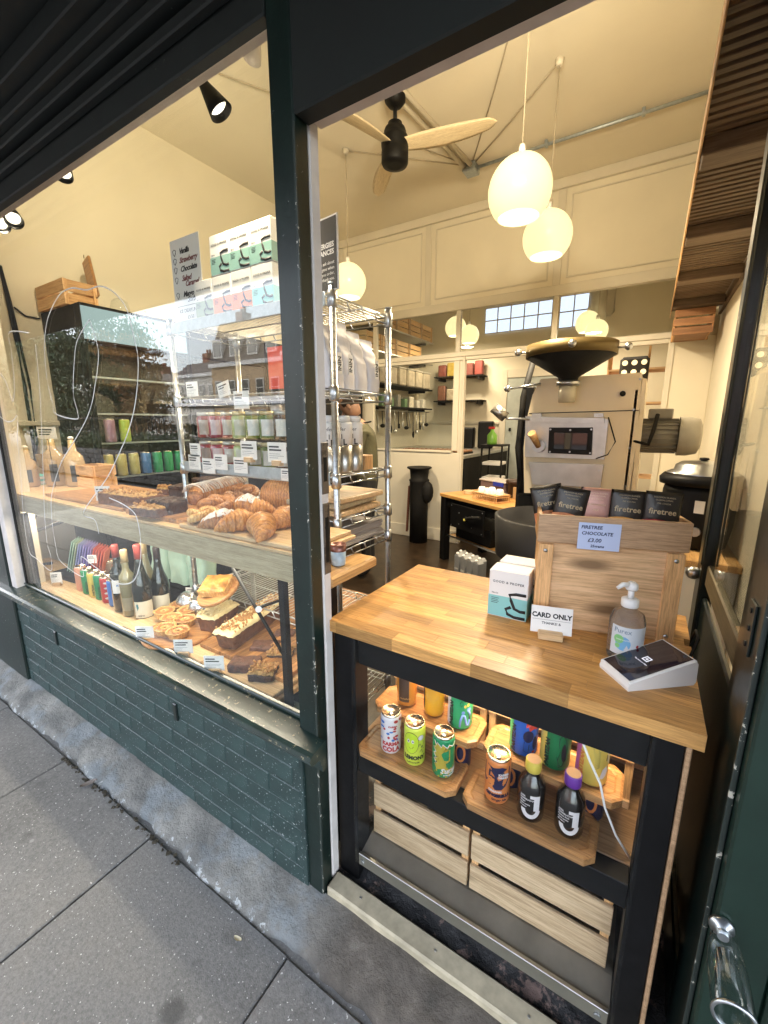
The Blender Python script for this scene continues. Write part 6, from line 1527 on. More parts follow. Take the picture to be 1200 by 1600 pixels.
for k, (px, py, w_, lb) in enumerate(((304, 722, .085, 'lower left price card clipped on the rack edge'), (326, 728, .085, 'second price card along the rack edge'), (305, 703, .075, 'upper price card above the two left ones'), (345, 722, .085, 'third price card hanging on the rack edge'), (376, 727, .085, 'fourth price card on the grey rack edge'), (389, 708, .095, 'price card in front of the wide jars'), (433, 712, .10, 'large price card near the green post on the jar shelf'), (448, 742, .06, 'price card half hidden by the green post'), (351, 608, .075, 'tilted price card on the upper rack wire'), (377, 625, .09, 'price card in the middle of the upper rack wire'), (300, 608, .08, 'pale card hanging at the left of the upper rack wire'))):
    q = at(px, py, 'y', 1.178 if k != 5 and k != 6 else 1.175)
    t_ = card(px, py, 1, lb, w_, w_ * .78, 0.0, k in (5, 6)); t_.location = (q.x, q.y, q.z - w_ * .39)
    if k == 8: t_.rotation_euler = (0, R(-12), 0)
# ---------------- tarts, slice, loaves, brownies below
roundb(316, 975, TT + .018, .135, 'round acacia board carrying the small tarts') if False else None
rq = at(280, 985, 'z', TT + .018)
solo('round_board', MB().lathe([(.146, 0), (.150, .004), (.150, .014), (.146, .018)], 40), M_TRAY, 'round acacia board carrying the small tarts', 'serving board', (rq.x, rq.y, TT), .7, 'wooden boards in the shop window')
tart0 = None
names_ = ('leftmost tart', 'back tart', 'rear right tart', 'middle left tart', 'middle right tart', 'front left tart', 'front right tart', 'small tart between the back ones')
for k, (px, py) in enumerate(((257, 955), (282, 944), (294, 953), (268, 965), (289, 968), (258, 981), (278, 986))):
    q = at(px, py, 'z', TT + .045)
    lb = names_[k] + ' of the seven on the round board'
    if tart0 is None:
        tart0 = thing('tart', lb, 'tart', (q.x, q.y, TT + .0185), 0, 'small tarts on the round board')
        def tf(u, v):
            a = 2 * PI * u; P_ = [(.001, .001), (.037, .001), (.045, .026), (.048, .033), (.042, .032), (.037, .024), (.014, .033), (.008, .024), (.001, .023)]
            i = min(len(P_) - 2, int(v * (len(P_) - 1))); f_ = v * (len(P_) - 1) - i; r_ = P_[i][0] + (P_[i + 1][0] - P_[i][0]) * f_; z_ = P_[i][1] + (P_[i + 1][1] - P_[i][1]) * f_
            r_ *= 1 + (.05 * math.sin(a * 5) if .2 < v < .6 else 0); return (r_ * math.cos(a), r_ * math.sin(a), z_)
        part('pastry_case', rough(MB().grid(tf, 28, 16), .0015, 80, 2), M_CROI2, tart0)
        part('filling', rough(MB().lathe([(.015, .0285), (.027, .034), (.039, .0285)], 24, caps=False), .002, 90, 5), M_CARM, tart0)
        part('jam_eye', MB().ball((0, 0, .0235), (.013, .013, .004), 12, 6), liquid('dark_jam', (.02, .006, .008), .1), tart0)
    else: copy_tree(tart0, None, (q.x, q.y, TT + .0185), k * 1.3, lb)
q = at(342, 925, 'z', TT + .02)
solo('round_board', MB().lathe([(.092, 0), (.096, .004), (.096, .014), (.092, .018)], 40), M_TRAY, 'round brown board tilted under the golden almond slice', 'serving board', (-1.545, 1.10, .815), .3, 'wooden boards in the shop window', rot=(R(24), R(-6), 0))
t_ = block(347, 922, TT + .06, .13, .105, .034, .5, M_CROI2, M_FRANG, 'almond_slice', 'golden almond slice with browned top on the round board', 'cake slice', 21, None, 0, .004); t_.rotation_euler = (R(24), R(-6), R(22)); t_.location = (-1.545, 1.095, .838)
LG = 'iced loaf cakes in the window'
def loaf(p0, p1, z, w_, h_, label, seed):
    a, b = at(*p0, 'z', z), at(*p1, 'z', z); c_ = (a + b) / 2; ln = (b - a).length; rz = math.atan2(b.y - a.y, b.x - a.x)
    t_ = thing('iced_loaf', label, 'loaf cake', (c_.x, c_.y, z), rz, LG)
    sm_ = slab_mesh(ln, w_, h_, 40, 16, 8); sm_.v = [(x * (1 - .08 * (1 - z_ / h_)), y * (1 - .22 * (1 - z_ / h_)), z_) for x, y, z_ in sm_.v]
    part('cake', rough(sm_, .003, 50, seed), M_CAKE, t_)
    ic = MB().grid(lambda u, v: ((u - .5) * ln * 1.02, (v - .5) * w_ * 1.02, h_ + .014 * min(1, 6 * min(u, 1 - u, v * .8, (1 - v) * .8) ** .6) - .004), 50, 20); part('icing', rough(ic, .006, 45, seed + 1), M_ICING, t_)
    nb_ = MB(); rs = random.Random(seed)
    for k in range(int(ln * 900)):
        x, y = rs.uniform(-.47, .47) * ln, rs.gauss(0, .22) * w_; s_ = rs.uniform(.002, .007)
        nb_.box(-s_, s_, -s_ * .7, s_ * .7, -s_ * .5, s_ * .6, s_ * .3, Matrix.Translation((x, y, h_ + .013)) @ Euler((rs.random() * 3, rs.random() * 3, rs.random() * 3)).to_matrix().to_4x4())
    part('nut_pieces', nb_, M_NUT if seed == 31 else M_ICING, t_, kind='stuff')
loaf((350, 1016), (440, 952), TZ2 + .039, .105, .070, 'long carrot loaf with cream icing and chopped nuts', 31); loaf((322, 988), (362, 962), TZ2 + .039, .105, .068, 'shorter loaf with slivered almonds on cream icing', 32)
BG = 'brownies at the right end of the window'
block(384, 1043, TT, .118, .074, .034, .5, M_CHOC2, None, 'brownie', 'plain reddish brown brownie nearest the long loaf', 'brownie', 41, BG); block(412, 1056, TT, .10, .078, .030, .45, M_CHOC, M_CRUMB, 'brownie', 'nutty crumble topped brownie nearest the window', 'brownie', 42, BG, 46, .005)
block(416, 1017, TT, .118, .074, .034, .5, M_CHOC2, None, 'brownie', 'second plain brownie further back by the steel stay', 'brownie', 43, BG); block(440, 1026, TT, .10, .078, .030, .5, M_CHOC, M_CRUMB, 'brownie', 'crumble topped brownie behind the steel stay', 'brownie', 44, BG, 40, .005); block(446, 995, TT, .09, .06, .028, .5, M_CHOC2, None, 'brownie', 'rearmost plain brownie beside the post', 'brownie', 45, BG)
# ---------------- steel stays
sy = thing('shelf_stay', 'black folding steel bracket holding up the pastry shelf at the right', 'shelf bracket', (-1.0, .95, 1.06))
a, b = at(363, 887, 'y', .93), at(449, 1033, 'y', .93); part('strut', MB().cyl(a, b, .0075, n=4), M_BLACK, sy, w=True)
a2, b2 = at(403, 950, 'y', .94), at(447, 935, 'y', 1.06); part('cross_strut', MB().cyl(a2, b2, .006, n=4), M_BLACK, sy, w=True)
part('pivot', MB().cyl(at(404, 952, 'y', .915), at(404, 952, 'y', .945), .011, n=12), M_STEEL, sy, w=True)
part('upright', BX(-.985, -.960, .92, .945, ZF, 1.06, .002), M_BLACK, sy, w=True)
sy2 = thing('shelf_stay', 'black folding steel bracket under the pastry shelf at the far left', 'shelf bracket', (-3.1, 1.0, 1.06))
for (p0, p1) in (((57, 800), (34, 872)), ((55, 830), (105, 812)), ((36, 886), (80, 880))): part('strut', MB().cyl(at(*p0, 'y', .98), at(*p1, 'y', .98), .010, n=6), M_BLACK, sy2, w=True)
part('strut', BX(-2.93, -2.90, .87, .90, .55, 1.06), M_BLACK, sy2, w=True)
# ---------------- bottles and cans in the low window
def wine(px, py, H_, r_, gm, lab, foil, label, labm, style=0, z=TZ2):
    q = at(px, py, 'z', z); t_ = thing('wine_bottle', label, 'wine bottle', (q.x, q.y + r_, z), face_cam(q.x, q.y), 'wine bottles in the low window')
    if style == 0: pr = [(r_ * .8, 0), (r_, .008), (r_, H_ * .56), (r_ * .92, H_ * .62), (r_ * .45, H_ * .70), (.0145, H_ * .76), (.014, H_)]
    else: pr = [(r_ * .8, 0), (r_, .008), (r_, H_ * .42), (r_ * .88, H_ * .52), (r_ * .55, H_ * .64), (.017, H_ * .76), (.0145, H_)]
    part('glass', MB().lathe(pr, 32), gm, t_); part('foil', MB().lathe([(.0165, H_ * .82), (.0160, H_ - .004), (.014, H_ + .002)], 20), foil, t_)
    l_ = part('label', MB().sector(r_ + .0004, R(-90 - 58), R(-90 + 52), H_ * lab[0], H_ * lab[1], 12), labm, t_)
    return t_, r_
GLD = liquid('dark_bottle_glass', (.010, .012, .008), .06); CLR = liquid('white_wine_glass', (.22, .20, .11), .06); M_PAPC = mat('cream_label', (.66, .62, .50), .6, var=.03)
RF = flat('red_foil', (.35, .06, .05), .4); CF = flat('cream_foil', (.55, .42, .22), .5); DF = flat('dark_foil', (.03, .02, .02), .4)
t_, r_ = wine(180, 957, .345, .038, GLD, (.30, .50), RF, 'dark wine bottle with red foil and white label, leftmost', M_WHITE); text_cyl('lettering', 'MALT', .014, C_BLUE, t_, r_ + .0006, R(-90 - 24), .14, bold=.0003)
wine(194, 964, .335, .036, CLR, (.10, .3), CF, 'clear glass bottle of pale wine with cream foil', flat('etched_label', (.30, .27, .18), .5))
t_, r_ = wine(213, 972, .375, .045, GLD, (.06, .28), RF, 'big dark burgundy bottle with large cream label at the front', M_PAPC, 1); blob(t_, r_, [(-46, .09), (-34, .095), (-30, .075), (-40, .06)], flat('teal_ink', (.05, .22, .26), .5), .0009); text_cyl('lettering', 'cidre', .016, M_INK, t_, r_ + .0006, R(-90 - 44), .03)
wine(222, 950, .345, .042, CLR, (.06, .25), CF, 'greenish bottle with cream foil and twine behind the front bottles', M_PAPC, 1)
wine(242, 960, .34, .043, GLD, (.08, .30), DF, 'dark bottle with cream label, rightmost of the group', M_PAPC, 1)
wcans = [((.60, .28, .18), 'peach'), ((.02, .26, .10), 'green'), ((.62, .48, .10), 'yellow'), ((.02, .24, .10), 'dark green'), ((.45, .04, .04), 'red'), ((.05, .18, .55), 'blue')]
for k, (px, py) in enumerate(((121, 924), (131, 929), (141, 934), (151, 938), (161, 943), (172, 948))):
    q = at(px, py, 'z', TZ2); c_, cn_ = wcans[k]
    t_ = can(q.x, q.y + .03, TZ2, .030, .145, col_('wc_' + cn_.replace(' ', '_'), c_), '%s drink can, %s from the left in the low window row' % (cn_, ('first', 'second', 'third', 'fourth', 'fifth', 'sixth')[k]), 0, 'row of cans in the low window')
    if k in (1, 2, 3): text_cyl('lettering', 'PARTIZAN', .013, C_BLK, t_, .0305, R(-90 - 10), .015, vertical=True, bold=.0004)
    if k == 4:
        for j in range(4): blob(t_, .030, ell(0, .03 + j * .028, 30, .006), C_WHITE)
for k in range(3):
    q = at(128 + k * 14, 915 + k * 7, 'z', TZ2); can(q.x - .02, q.y + .12, TZ2, .030, .145, col_('wcb%d' % k, ((.5, .3, .2), (.45, .38, .3), (.4, .2, .12))[k]), ('peach', 'beige', 'copper')[k] + ' can in the second row behind the front cans', 0, 'second row of cans in the low window')
# coloured envelope packets in a black holder
hd_ = thing('packet_holder', 'black stepped holder of fanned pastel paper packets', 'packet holder', (-2.85, 1.12, TZ2), R(5))
part('holder_base', BX(-.22, .32, -.09, .10, 0, .035, .003), M_BLACKM, hd_)
cols_ = [(.38, .55, .50), (.36, .54, .40), (.42, .50, .30), (.34, .38, .62), (.30, .32, .60), (.34, .30, .58), (.26, .22, .55), (.30, .24, .55), (.36, .28, .6), (.62, .12, .07), (.62, .14, .08), (.60, .11, .06), (.62, .14, .08), (.64, .16, .08)]
for k, c_ in enumerate(cols_):
    t_ = solo('paper_packet', BX(-.002, .002, -.07, .07, 0, .19, .0008), flat('packet%d' % k, c_, .6), '%s paper packet, number %s from the left in the fanned row' % (('mint', 'pale green', 'olive green', 'lilac', 'blue', 'violet', 'purple', 'deep purple', 'lavender', 'red', 'scarlet', 'vermilion', 'orange red', 'coral red')[k], ('one', 'two', 'three', 'four', 'five', 'six', 'seven', 'eight', 'nine', 'ten', 'eleven', 'twelve', 'thirteen', 'fourteen')[k]), 'packet', (-3.04 + k * .031, 1.11, TZ2 + .036), 0, 'fanned paper packets', rot=(0, R(14), R(52)))
# mint bags on low rack shelf, black cabinets
for k in range(3): solo('mint_bag', rough(slab_mesh(.16, .10, .24, 12, 8, 10, .03), .012, 14, k), mat('mint_plastic', (.42, .58, .48), .35, var=.1, bs=20, bst=.5, bd=.006), ('left', 'middle', 'right')[k] + ' bulging pale mint bag on the low wire shelf behind the bottles', 'bag', (-2.36 + k * .175, 1.34, .66), 0, 'mint bags on the low rack shelf')
for k in range(3):
    solo('wrapped_jar', rough(MB().ball((0, 0, .05), (.055, .05, .05), 14, 10), .006, 40, k), mat('shiny_wrap', (.5, .5, .5), .15, .8, bs=30, bst=1, bd=.006), ('left', 'middle', 'right')[k] + ' shiny foil wrapped bundle behind the almond slice', 'foil bundle', (-1.86 + k * .11, 1.14, TZ2 + .02), k, 'foil bundles')
# ---------------- left end of the pastry shelf
bk_ = thing('book_stack', 'two turquoise and white books lying flat at the left end', 'books', (-3.42, 1.10, 1.164), R(-6))
for k in range(2): part('book_cover', BX(-.12, .12, -.07, .07, k * .03, k * .03 + .027, .002), flat('turq_book', (.08, .42, .38), .5), bk_); part('pages', BX(-.115, .1202, -.0705, .065, k * .03 + .005, k * .03 + .022), M_WHITE, bk_)
crate(-3.62, -3.40, 1.22, 1.34, 1.164, 1.34, 'small pale crate behind the turquoise books', M_CRATE, None, 2)
M_ORJ = liquid('peach_juice', (.50, .37, .21), .08)
for k, (x, y, s_, lb) in enumerate(((-3.25, 1.05, .9, 'smaller flask of peach coloured juice with black label'), (-3.18, 1.16, 1.15, 'larger flask of peach coloured juice with black label'), (-3.05, 1.22, 1.1, 'third flask of peach coloured juice behind the others'))):
    t_ = thing('juice_flask', lb, 'bottle', (x, y, 1.164), face_cam(x, y), 'peach juice flasks')
    part('flask', MB().lathe([(.045 * s_, 0), (.052 * s_, .01), (.052 * s_, .13 * s_), (.045 * s_, .17 * s_), (.02 * s_, .20 * s_), (.015 * s_, .26 * s_)], 28), M_ORJ, t_)
    part('swing_top', MB().ball((0, 0, .27 * s_), (.016, .016, .012)), M_WHITE, t_); patch(t_, .052 * s_, -25, 15, .03, .12 * s_, flat('slate_label', (.05, .06, .07), .5))
cs_ = thing('cookbook_card', 'white card reading our chef’s debut cookbook at the left', 'sign', (-3.30, 1.0, 1.164), R(28))
part('card', BX(-.065, .065, -.001, .001, 0, .26), M_WHITE, cs_)
for tx, zz in (('OUR CHEF’S', .22), ('DEBUT', .185), ('COOKBOOK', .15)): text('lettering', tx, .021, M_INK, cs_, FR((-.055, -.0015, zz)), bold=.0005)
cs2 = thing('shelf_note', 'small white printed note above the peach flasks', 'sign', (-3.10, 1.12, 1.46), R(20)); part('card', BX(-.07, .07, -.001, .001, 0, .07), M_WHITE, cs2)
for k in range(3): part('print_line', BX(-.058, .04 - .01 * k, -.0016, -.0011, .050 - k * .014, .057 - k * .014), M_INK, cs2)
part('wire_leg', MB().cyl((0, .002, -.295), (0, .002, 0), .002), M_BLACK, cs2)
crate(-3.02, -2.80, 1.20, 1.34, 1.164, 1.30, 'low orange crate beside the peach flasks', M_PINE, None, 2)
# ---------------- jars on the rack
def jar(x, y, z, r_, h_, c_, cn_, label, lid=(.6, .55, .4), group='jars on the wire rack', lab=None):
    t_ = thing('jar', label, 'jar', (x, y, z), face_cam(x, y), 0) if group is None else thing('jar', label, 'jar', (x, y, z), face_cam(x, y), group)
    part('glass', MB().lathe([(r_ * .9, 0), (r_, .006), (r_, h_ * .78), (r_ * .82, h_ * .86)], 24), liquid('jar_' + cn_, c_, .08), t_)
    part('lid', MB().lathe([(r_ * .86, h_ * .86), (r_ * .86, h_)], 24), flat('lid_%s' % cn_, lid, .35, .6), t_)
    if lab: patch(t_, r_, -42, 42, h_ * .12, h_ * .70, flat('jarlab_' + cn_, lab, .5))
    return t_
ORD = ('first', 'second', 'third', 'fourth', 'fifth', 'sixth', 'seventh', 'eighth')
set_ = [((.30, .04, .04), 'red', (.45, .38, .32)), ((.32, .05, .07), 'pink', (.62, .50, .50)), ((.30, .05, .05), 'maroon', (.55, .50, .45)), ((.40, .46, .20), 'pale_green', (.5, .5, .4)), ((.18, .22, .05), 'olive', (.66, .66, .62)), ((.14, .20, .06), 'gherkin', (.66, .66, .62)), ((.10, .06, .03), 'brown', (.70, .68, .60)), ((.08, .20, .38), 'blue', (.15, .35, .55))]
for row_, (z, nm) in enumerate(((1.364, 'lower'), (1.485, 'upper'))):
    if row_ == 1: solo('glass_shelf', BX(-1.84, -.98, 1.22, 1.34, 1.478, 1.4835), G_CLEAR, 'narrow clear shelf carrying the upper jars', 'shelf', (0, 0, 0))
    for k, (c_, cn_, lc) in enumerate(set_):
        big = k >= 3; jar(-1.79 + k * .085, 1.27, z, .036 if big else .031, .105 if row_ == 0 else .115, c_, cn_, '%s jar from the left in the %s row, %s contents' % (ORD[k], nm, cn_.replace('_', ' ')), (.60, .52, .3) if k % 2 else (.55, .55, .5), 'jars on the wire rack', lc)
for k in range(3):
    x = -1.40 + k * .075
    t_ = jar(x, 1.36, 1.485, .026, .17, ((.5, .5, .5), (.12, .10, .08), (.25, .4, .55))[k], 'tall%d' % k, ('pale', 'dark', 'light blue')[k] + ' slim tall bottle behind the upper jars', (.05, .05, .05), 'slim bottles on the rack', (.6, .6, .62))
pn = at(430, 575, 'y', 1.185); solo('orange_notice', BX(-.03, .05, -.001, .001, -.075, .075), flat('fluorescent_orange', (.70, .09, .05), .6), 'bright orange red paper notice hanging at the rack by the post', 'notice', (pn.x - .005, pn.y, pn.z))
# tea boxes and ice cream sign on top of rack
TB = 'tea boxes on the rack top'
xs = [at(px, 470, 'y', 1.205).x for px in (338, 363, 392, 421)]
GQ = [((.26, .33, .24), 'sage'), ((.70, .20, .10), 'coral'), ((.70, .20, .10), 'coral'), (TQ, 'turquoise'), ]
for k in range(4): teabox(-1.615 + k * .114, 1.235, 1.977, 0, GQ[k][0], GQ[k][1], '%s tea box, %s from the left in the lower row on the rack' % (GQ[k][1], ORD[k]), 1.22, TB)
GP = ((.20, .36, .34), 'muted_teal')
for k in range(3): teabox(-1.500 + k * .114, 1.235, 1.977 + .1455, 0, (.24, .42, .38), 'pale_teal', 'pale teal tea box, %s from the left in the upper row on the rack' % ORD[k], 1.22, TB)
ics = thing('ice_cream_sign', 'tall white ice cream flavour list with slanted lettering', 'sign', (-1.76, 1.235, 1.977), R(0))
part('board', BX(-.105, .095, -.002, .002, .0, .345), M_WHITE, ics)
M_BRN = flat('brown_ink', (.18, .05, .05), .5)
for k, (tx, x, zz, m_) in enumerate((('Vanilla', -.045, .285, M_INK), ('Strawberry', -.048, .250, M_BRN), ('Chocolate', -.045, .215, M_INK), ('Salted', -.040, .178, M_BRN), ('Caramel', -.020, .155, M_BRN), ('Mango', -.040, .115, M_INK), ('Sorbet', -.012, .092, M_INK))): text('lettering', tx, .030, m_, ics, FR((x, -.0024, zz)) , bold=.0009, shear=.35, sp=.9)
for zz in (.29, .255, .22, .180, .118):
    g_ = MB().tube([(-.088, -.003, zz + .012), (-.078, -.003, zz + .018), (-.066, -.003, zz + .012), (-.070, -.003, zz), (-.078, -.003, zz - .008), (-.084, -.003, zz), (-.088, -.003, zz + .012)], .0012, 4); part('cone_doodle', g_, M_INK, ics)
part('rule_line', BX(-.09, .08, -.0026, -.0021, .078, .0795), M_INK, ics)
text('lettering', 'ICE CREAM UNION', .020, M_INK, ics, FR((0, -.0024, .052)), align='CENTER', sp=.85); text('lettering', '£3.50', .020, M_INK, ics, FR((0, -.0024, .024)), align='CENTER')
# ---------------- black drinks fridges along the left wall
M_FG = mat('black_fridge_panel', (.006, .006, .007), .55, var=.1, bst=0, spec=.25)
def fridge(y0, y1, label, header=True):
    X0, X1, Z1 = XL + .003, -3.15, 2.305
    t_ = thing('drinks_fridge', label, 'fridge', ((X0 + X1) / 2, (y0 + y1) / 2, ZF), 0, 'black glass door fridges along the left wall')
    part('cabinet', BX(X0, X1 - .08, y0 + .001, y1 - .001, ZF, Z1, .004), M_FG, t_, w=True)
    if header:
      for z in (.9, 1.18, 1.42, 1.62, 1.86): part('shelf', BX(X1 - .079, X1 - .035, y0 + .03, y1 - .03, z - .012, z, .001), M_GALV, t_, w=True)
    part('glass_door', BX(X1 - .012, X1 - .006, y0 + .02, y1 - .02, ZF + .1, 2.06), G_CLEAR if header else M_FG, t_, w=True)
    part('door_frame', BX(X1 - .03, X1 - .002, y0 + .001, y0 + .0195, ZF + .05, 2.07), M_BLACK, t_, w=True); part('door_frame', BX(X1 - .03, X1 - .002, y1 - .0195, y1 - .001, ZF + .05, 2.07), M_BLACK, t_, w=True)
    part('header_housing', BX(X1 - .0795, X1 - .004, y0 + .001, y1 - .001, 2.071, Z1, .003), M_BLACK, t_, w=True)
    if header: part('lit_header', BX(X1 - .0035, X1, y0 + .004, y1 - .004, 2.085, Z1 - .02), glow('fridge_header', (.72, .93, .88), .085), t_, w=True)
    return t_
fridge(1.42, 2.15, 'black drinks fridge with a glowing white header, nearest the window')
fridge(2.17, 2.95, 'second black fridge behind the one with the glowing header', False); fridge(2.97, 3.75, 'third black fridge along the left wall', False); fridge(3.77, 4.55, 'farthest black fridge along the left wall', False)
cc = [(.45, .25, .35), (.50, .62, .08), (.62, .50, .12), (.60, .50, .15), (.60, .52, .18), (.08, .22, .5), (.03, .36, .12), (.04, .38, .12), (.04, .38, .14), (.2, .42, .5)]
for k in range(9):
    zz = 1.42 if k < 2 else 1.18; y = (1.53 + k * .10) if k < 2 else (1.49 + (k - 2) * .088)
    t_ = can(-3.205, y, zz + .001, .034, .16, flat('fridgecan%d' % k, cc[k], .35, .1), '%s can, %s from the left on the %s fridge shelf' % (('pink and blue', 'lime green', 'pale yellow', 'cream yellow', 'lemon', 'blue', 'bright green', 'vivid green', 'sea green')[k], ORD[k if k < 2 else k - 2], 'upper' if k < 2 else 'lower'), 0, 'cans behind the fridge door')
crate(-3.69, -3.28, 1.40, 1.60, 2.306, 2.46, 'orange pine crate lying on top of the first drinks fridge', M_PINE, None, 2)
pd = thing('bread_paddle', 'dark wooden bread paddle leaning above the fridge', 'paddle', at(150, 468, 'y', 1.62), rot=(R(-4), R(-21), 0))
part('blade', BX(-.052, .052, -.010, .010, 0, .30, .008), M_TRAY, pd); part('hook', MB().tube([(-.02, 0, .30), (-.022, 0, .325), (-.015, 0, .34)], .003), M_BRASS, pd)
for k in range(2): solo('glass_cloche', MB().lathe([(.06, 0), (.062, .05), (.05, .09), (.02, .11), (.001, .112)], 24, caps=False), G_PLAST, ('nearer', 'farther')[k] + ' clear glass dome on top of the fridges', 'glass dome', (-3.3, 1.75 + k * .35, 2.306), 0, 'glass domes on the fridges')
solo('wall_cable', MB().tube([at(0, 415, 'x', XL + .02), at(12, 470, 'x', XL + .02), at(25, 530, 'x', XL + .02), at(38, 600, 'x', XL + .02), at(52, 690, 'x', XL + .02), at(60, 750, 'x', XL + .02)], .011, 8)._m(MB().tube([at(2, 420, 'x', XL + .03), at(17, 475, 'x', XL + .03), at(30, 530, 'x', XL + .03), at(46, 600, 'x', XL + .03), at(58, 690, 'x', XL + .03), at(50, 750, 'x', XL + .03)], .008, 8)), M_BLACKM, 'bundle of black cables running down the left wall', 'cable bundle')
solo('wall_wire', MB().tube([at(22, 480, 'x', XL + .015), at(40, 494, 'x', XL + .015), at(62, 498, 'x', XL + .015)], .006, 6), M_BLACKM, 'thin loose wire sagging from the cable bundle to the crate', 'cable')
# ---------------- white line drawing on the glass
M_LINE = flat('white_paint_line', (.72, .72, .72), .6)
strokes = [[(0, 583), (8, 595), (14, 612), (20, 627), (22, 597), (17, 547), (14, 519), (45, 520)],
 [(0, 651), (11, 659), (20, 657), (27, 651), (27, 690), (31, 730), (34, 775), (37, 814), (45, 861), (58, 874), (79, 892), (79, 870), (73, 847), (69, 798), (67, 735), (64, 656), (61, 600), (55, 538)],
 [(139, 499), (146, 519), (153, 547), (152, 575), (148, 602), (143, 630), (133, 658), (115, 690), (97, 719), (87, 746), (80, 775), (80, 802), (82, 825), (87, 854), (92, 874), (112, 892), (128, 901), (130, 895), (126, 870), (144, 883), (166, 899), (180, 910), (193, 913), (205, 910), (213, 900), (219, 875), (219, 842), (214, 812), (207, 799), (190, 787), (170, 778)],
 [(139, 499), (121, 530), (116, 558), (114, 614), (121, 645), (118, 655), (87, 647), (82, 631), (73, 592), (69, 541), (72, 507), (79, 485), (93, 460), (112, 450), (135, 453), (155, 447), (174, 454), (190, 470), (200, 490), (208, 524), (215, 558), (214, 603), (208, 645), (197, 682), (184, 712), (166, 748), (130, 800), (146, 811), (151, 820), (154, 834)]]
dp = Vector(wpos(gp)); dm = MB()
for s_ in strokes:
    pts = [at(a, b, 'y', .8438) for a, b in s_]; fine_ = []
    for k in range(len(pts) - 1):
        p0 = pts[max(0, k - 1)]; p1 = pts[k]; p2 = pts[k + 1]; p3 = pts[min(len(pts) - 1, k + 2)]
        a1 = (p2 - p0).normalized().dot((p2 - p1).normalized()) if k else 1
        for j in range(4):
            t_ = j / 4; fine_.append(.5 * ((2 * p1) + (p2 - p0) * t_ + (2 * p0 - 5 * p1 + 4 * p2 - p3) * t_ * t_ + (3 * p1 - 3 * p2 + p3 - p0) * t_ ** 3))
    fine_.append(pts[-1]); dm.tube(fine_, .0025, 5)
dm.v = [(x, .8448 + (y - .8438) * .12, z) for x, y, z in dm.v]
part('line_drawing', dm, M_LINE, gp, w=True, label='white painted line drawing on the window glass')
# display shelf end with candle jar in the doorway
cj = thing('candle_jar', 'pale blue candle jar with dark rim on the shelf end in the doorway', 'candle jar', at(529, 882, 'z', 1.1005))
part('jar', MB().lathe([(.020, 0), (.023, .004), (.025, .048)], 28), mat('pale_blue_wax', (.40, .52, .62), .3, var=.2, vs=30), cj); part('rim', MB().lathe([(.0255, .0481), (.0262, .070), (.024, .070), (.023, .064), (.001, .064)], 28, caps=False), flat('dark_copper', (.22, .10, .08), .3, .5), cj)

# ================================================================ the street behind the camera (seen mirrored in the window)
def RY(D): return 1.7 - D
M_TERR = mat('pale_render', (.72, .69, .64), .8, var=.08, vs=1.2); M_TAN = mat('tan_brick', (.52, .36, .21), .85, var=.15, vs=2); M_ROOF = mat('grey_brown_tiles', (.12, .10, .095), .8, var=.25, vs=3); M_RED = mat('red_brick', (.28, .12, .08), .85, var=.2, vs=3)
M_WINF = flat('white_sash', (.70, .70, .70), .5); M_PANE = liquid('dark_pane', (.04, .05, .06), .05)
def house(x0, x1, D, ze, zr, wallm, roofm, label, dormers=0, band=True, rows=((3.4, 4.9, 1.0),), nwin=4, gable=False):
    y = RY(D); t_ = thing('terrace_house', label, 'house', ((x0 + x1) / 2, y - 4, 0), PI)
    w_ = abs(x1 - x0) / 2
    part('wall', BX(-w_, w_, -4, 4, 0, ze), wallm, t_)
    part('roof', MB().prism([(-4.2, ze), (4.2, ze), (2.6, zr), (-2.6, zr)], 'x', -w_ - .1, w_ + .1), roofm, t_)
    if band:
        part('cornice', BX(-w_ - .12, w_ + .12, -4.25, -4.001, ze - .35, ze + .02), M_WINF, t_)
        part('string_course', BX(-w_, w_, -4.1, -4.001, ze * .46, ze * .46 + .5), M_WINF, t_)
    for (z0, h_, ww) in rows:
        for k in range(nwin):
            x = -w_ + 2 * w_ * (k + .5) / nwin
            f_ = part('window', BX(x - ww / 2, x + ww / 2, -4.08, -4.0005, z0, z0 + h_), M_WINF, t_)
            part('pane', BX(x - ww / 2 + .1, x + ww / 2 - .1, -4.10, -4.081, z0 + .1, z0 + h_ / 2 - .04), M_PANE, f_); part('pane', BX(x - ww / 2 + .1, x + ww / 2 - .1, -4.10, -4.081, z0 + h_ / 2 + .04, z0 + h_ - .1), M_PANE, f_)
    for k in range(dormers):
        x = -w_ + 2 * w_ * (k + .5) / dormers
        d_ = part('dormer', BX(x - .65, x + .65, -4.1, -2.4, ze + .5, ze + 2.2), M_WINF, t_); part('pane', BX(x - .5, x + .5, -4.14, -4.101, ze + .65, ze + 1.95), M_PANE, d_)
    for x in (-w_ + .5, w_ - .5):
        c_ = part('chimney', BX(x - .5, x + .5, -.6, .6, ze, zr + 1.5), M_RED, t_)
        for q in (-.25, .25): part('chimney_pot', MB().cyl((x + q, 0, zr + 1.5), (x + q, 0, zr + 2.0), .14, n=10), M_RED, c_)
    return t_
hs_ = 28 / 17.7
house(-37.5, -27.8, 28, 7.2, 11.2, M_TAN, M_ROOF, 'tall tan brick house with mansard roof and dormers across the street', 4, True, ((3.9, 1.7, 1.0), (.9, 1.9, 1.2)), 5)
house(-27.7, -17, 28, 7.6, 11.0, M_TERR, M_ROOF, 'pale rendered house right of the mansard house in the mirror view', 3, True, ((4.2, 1.7, 1.0), (.9, 1.9, 1.2)), 5)
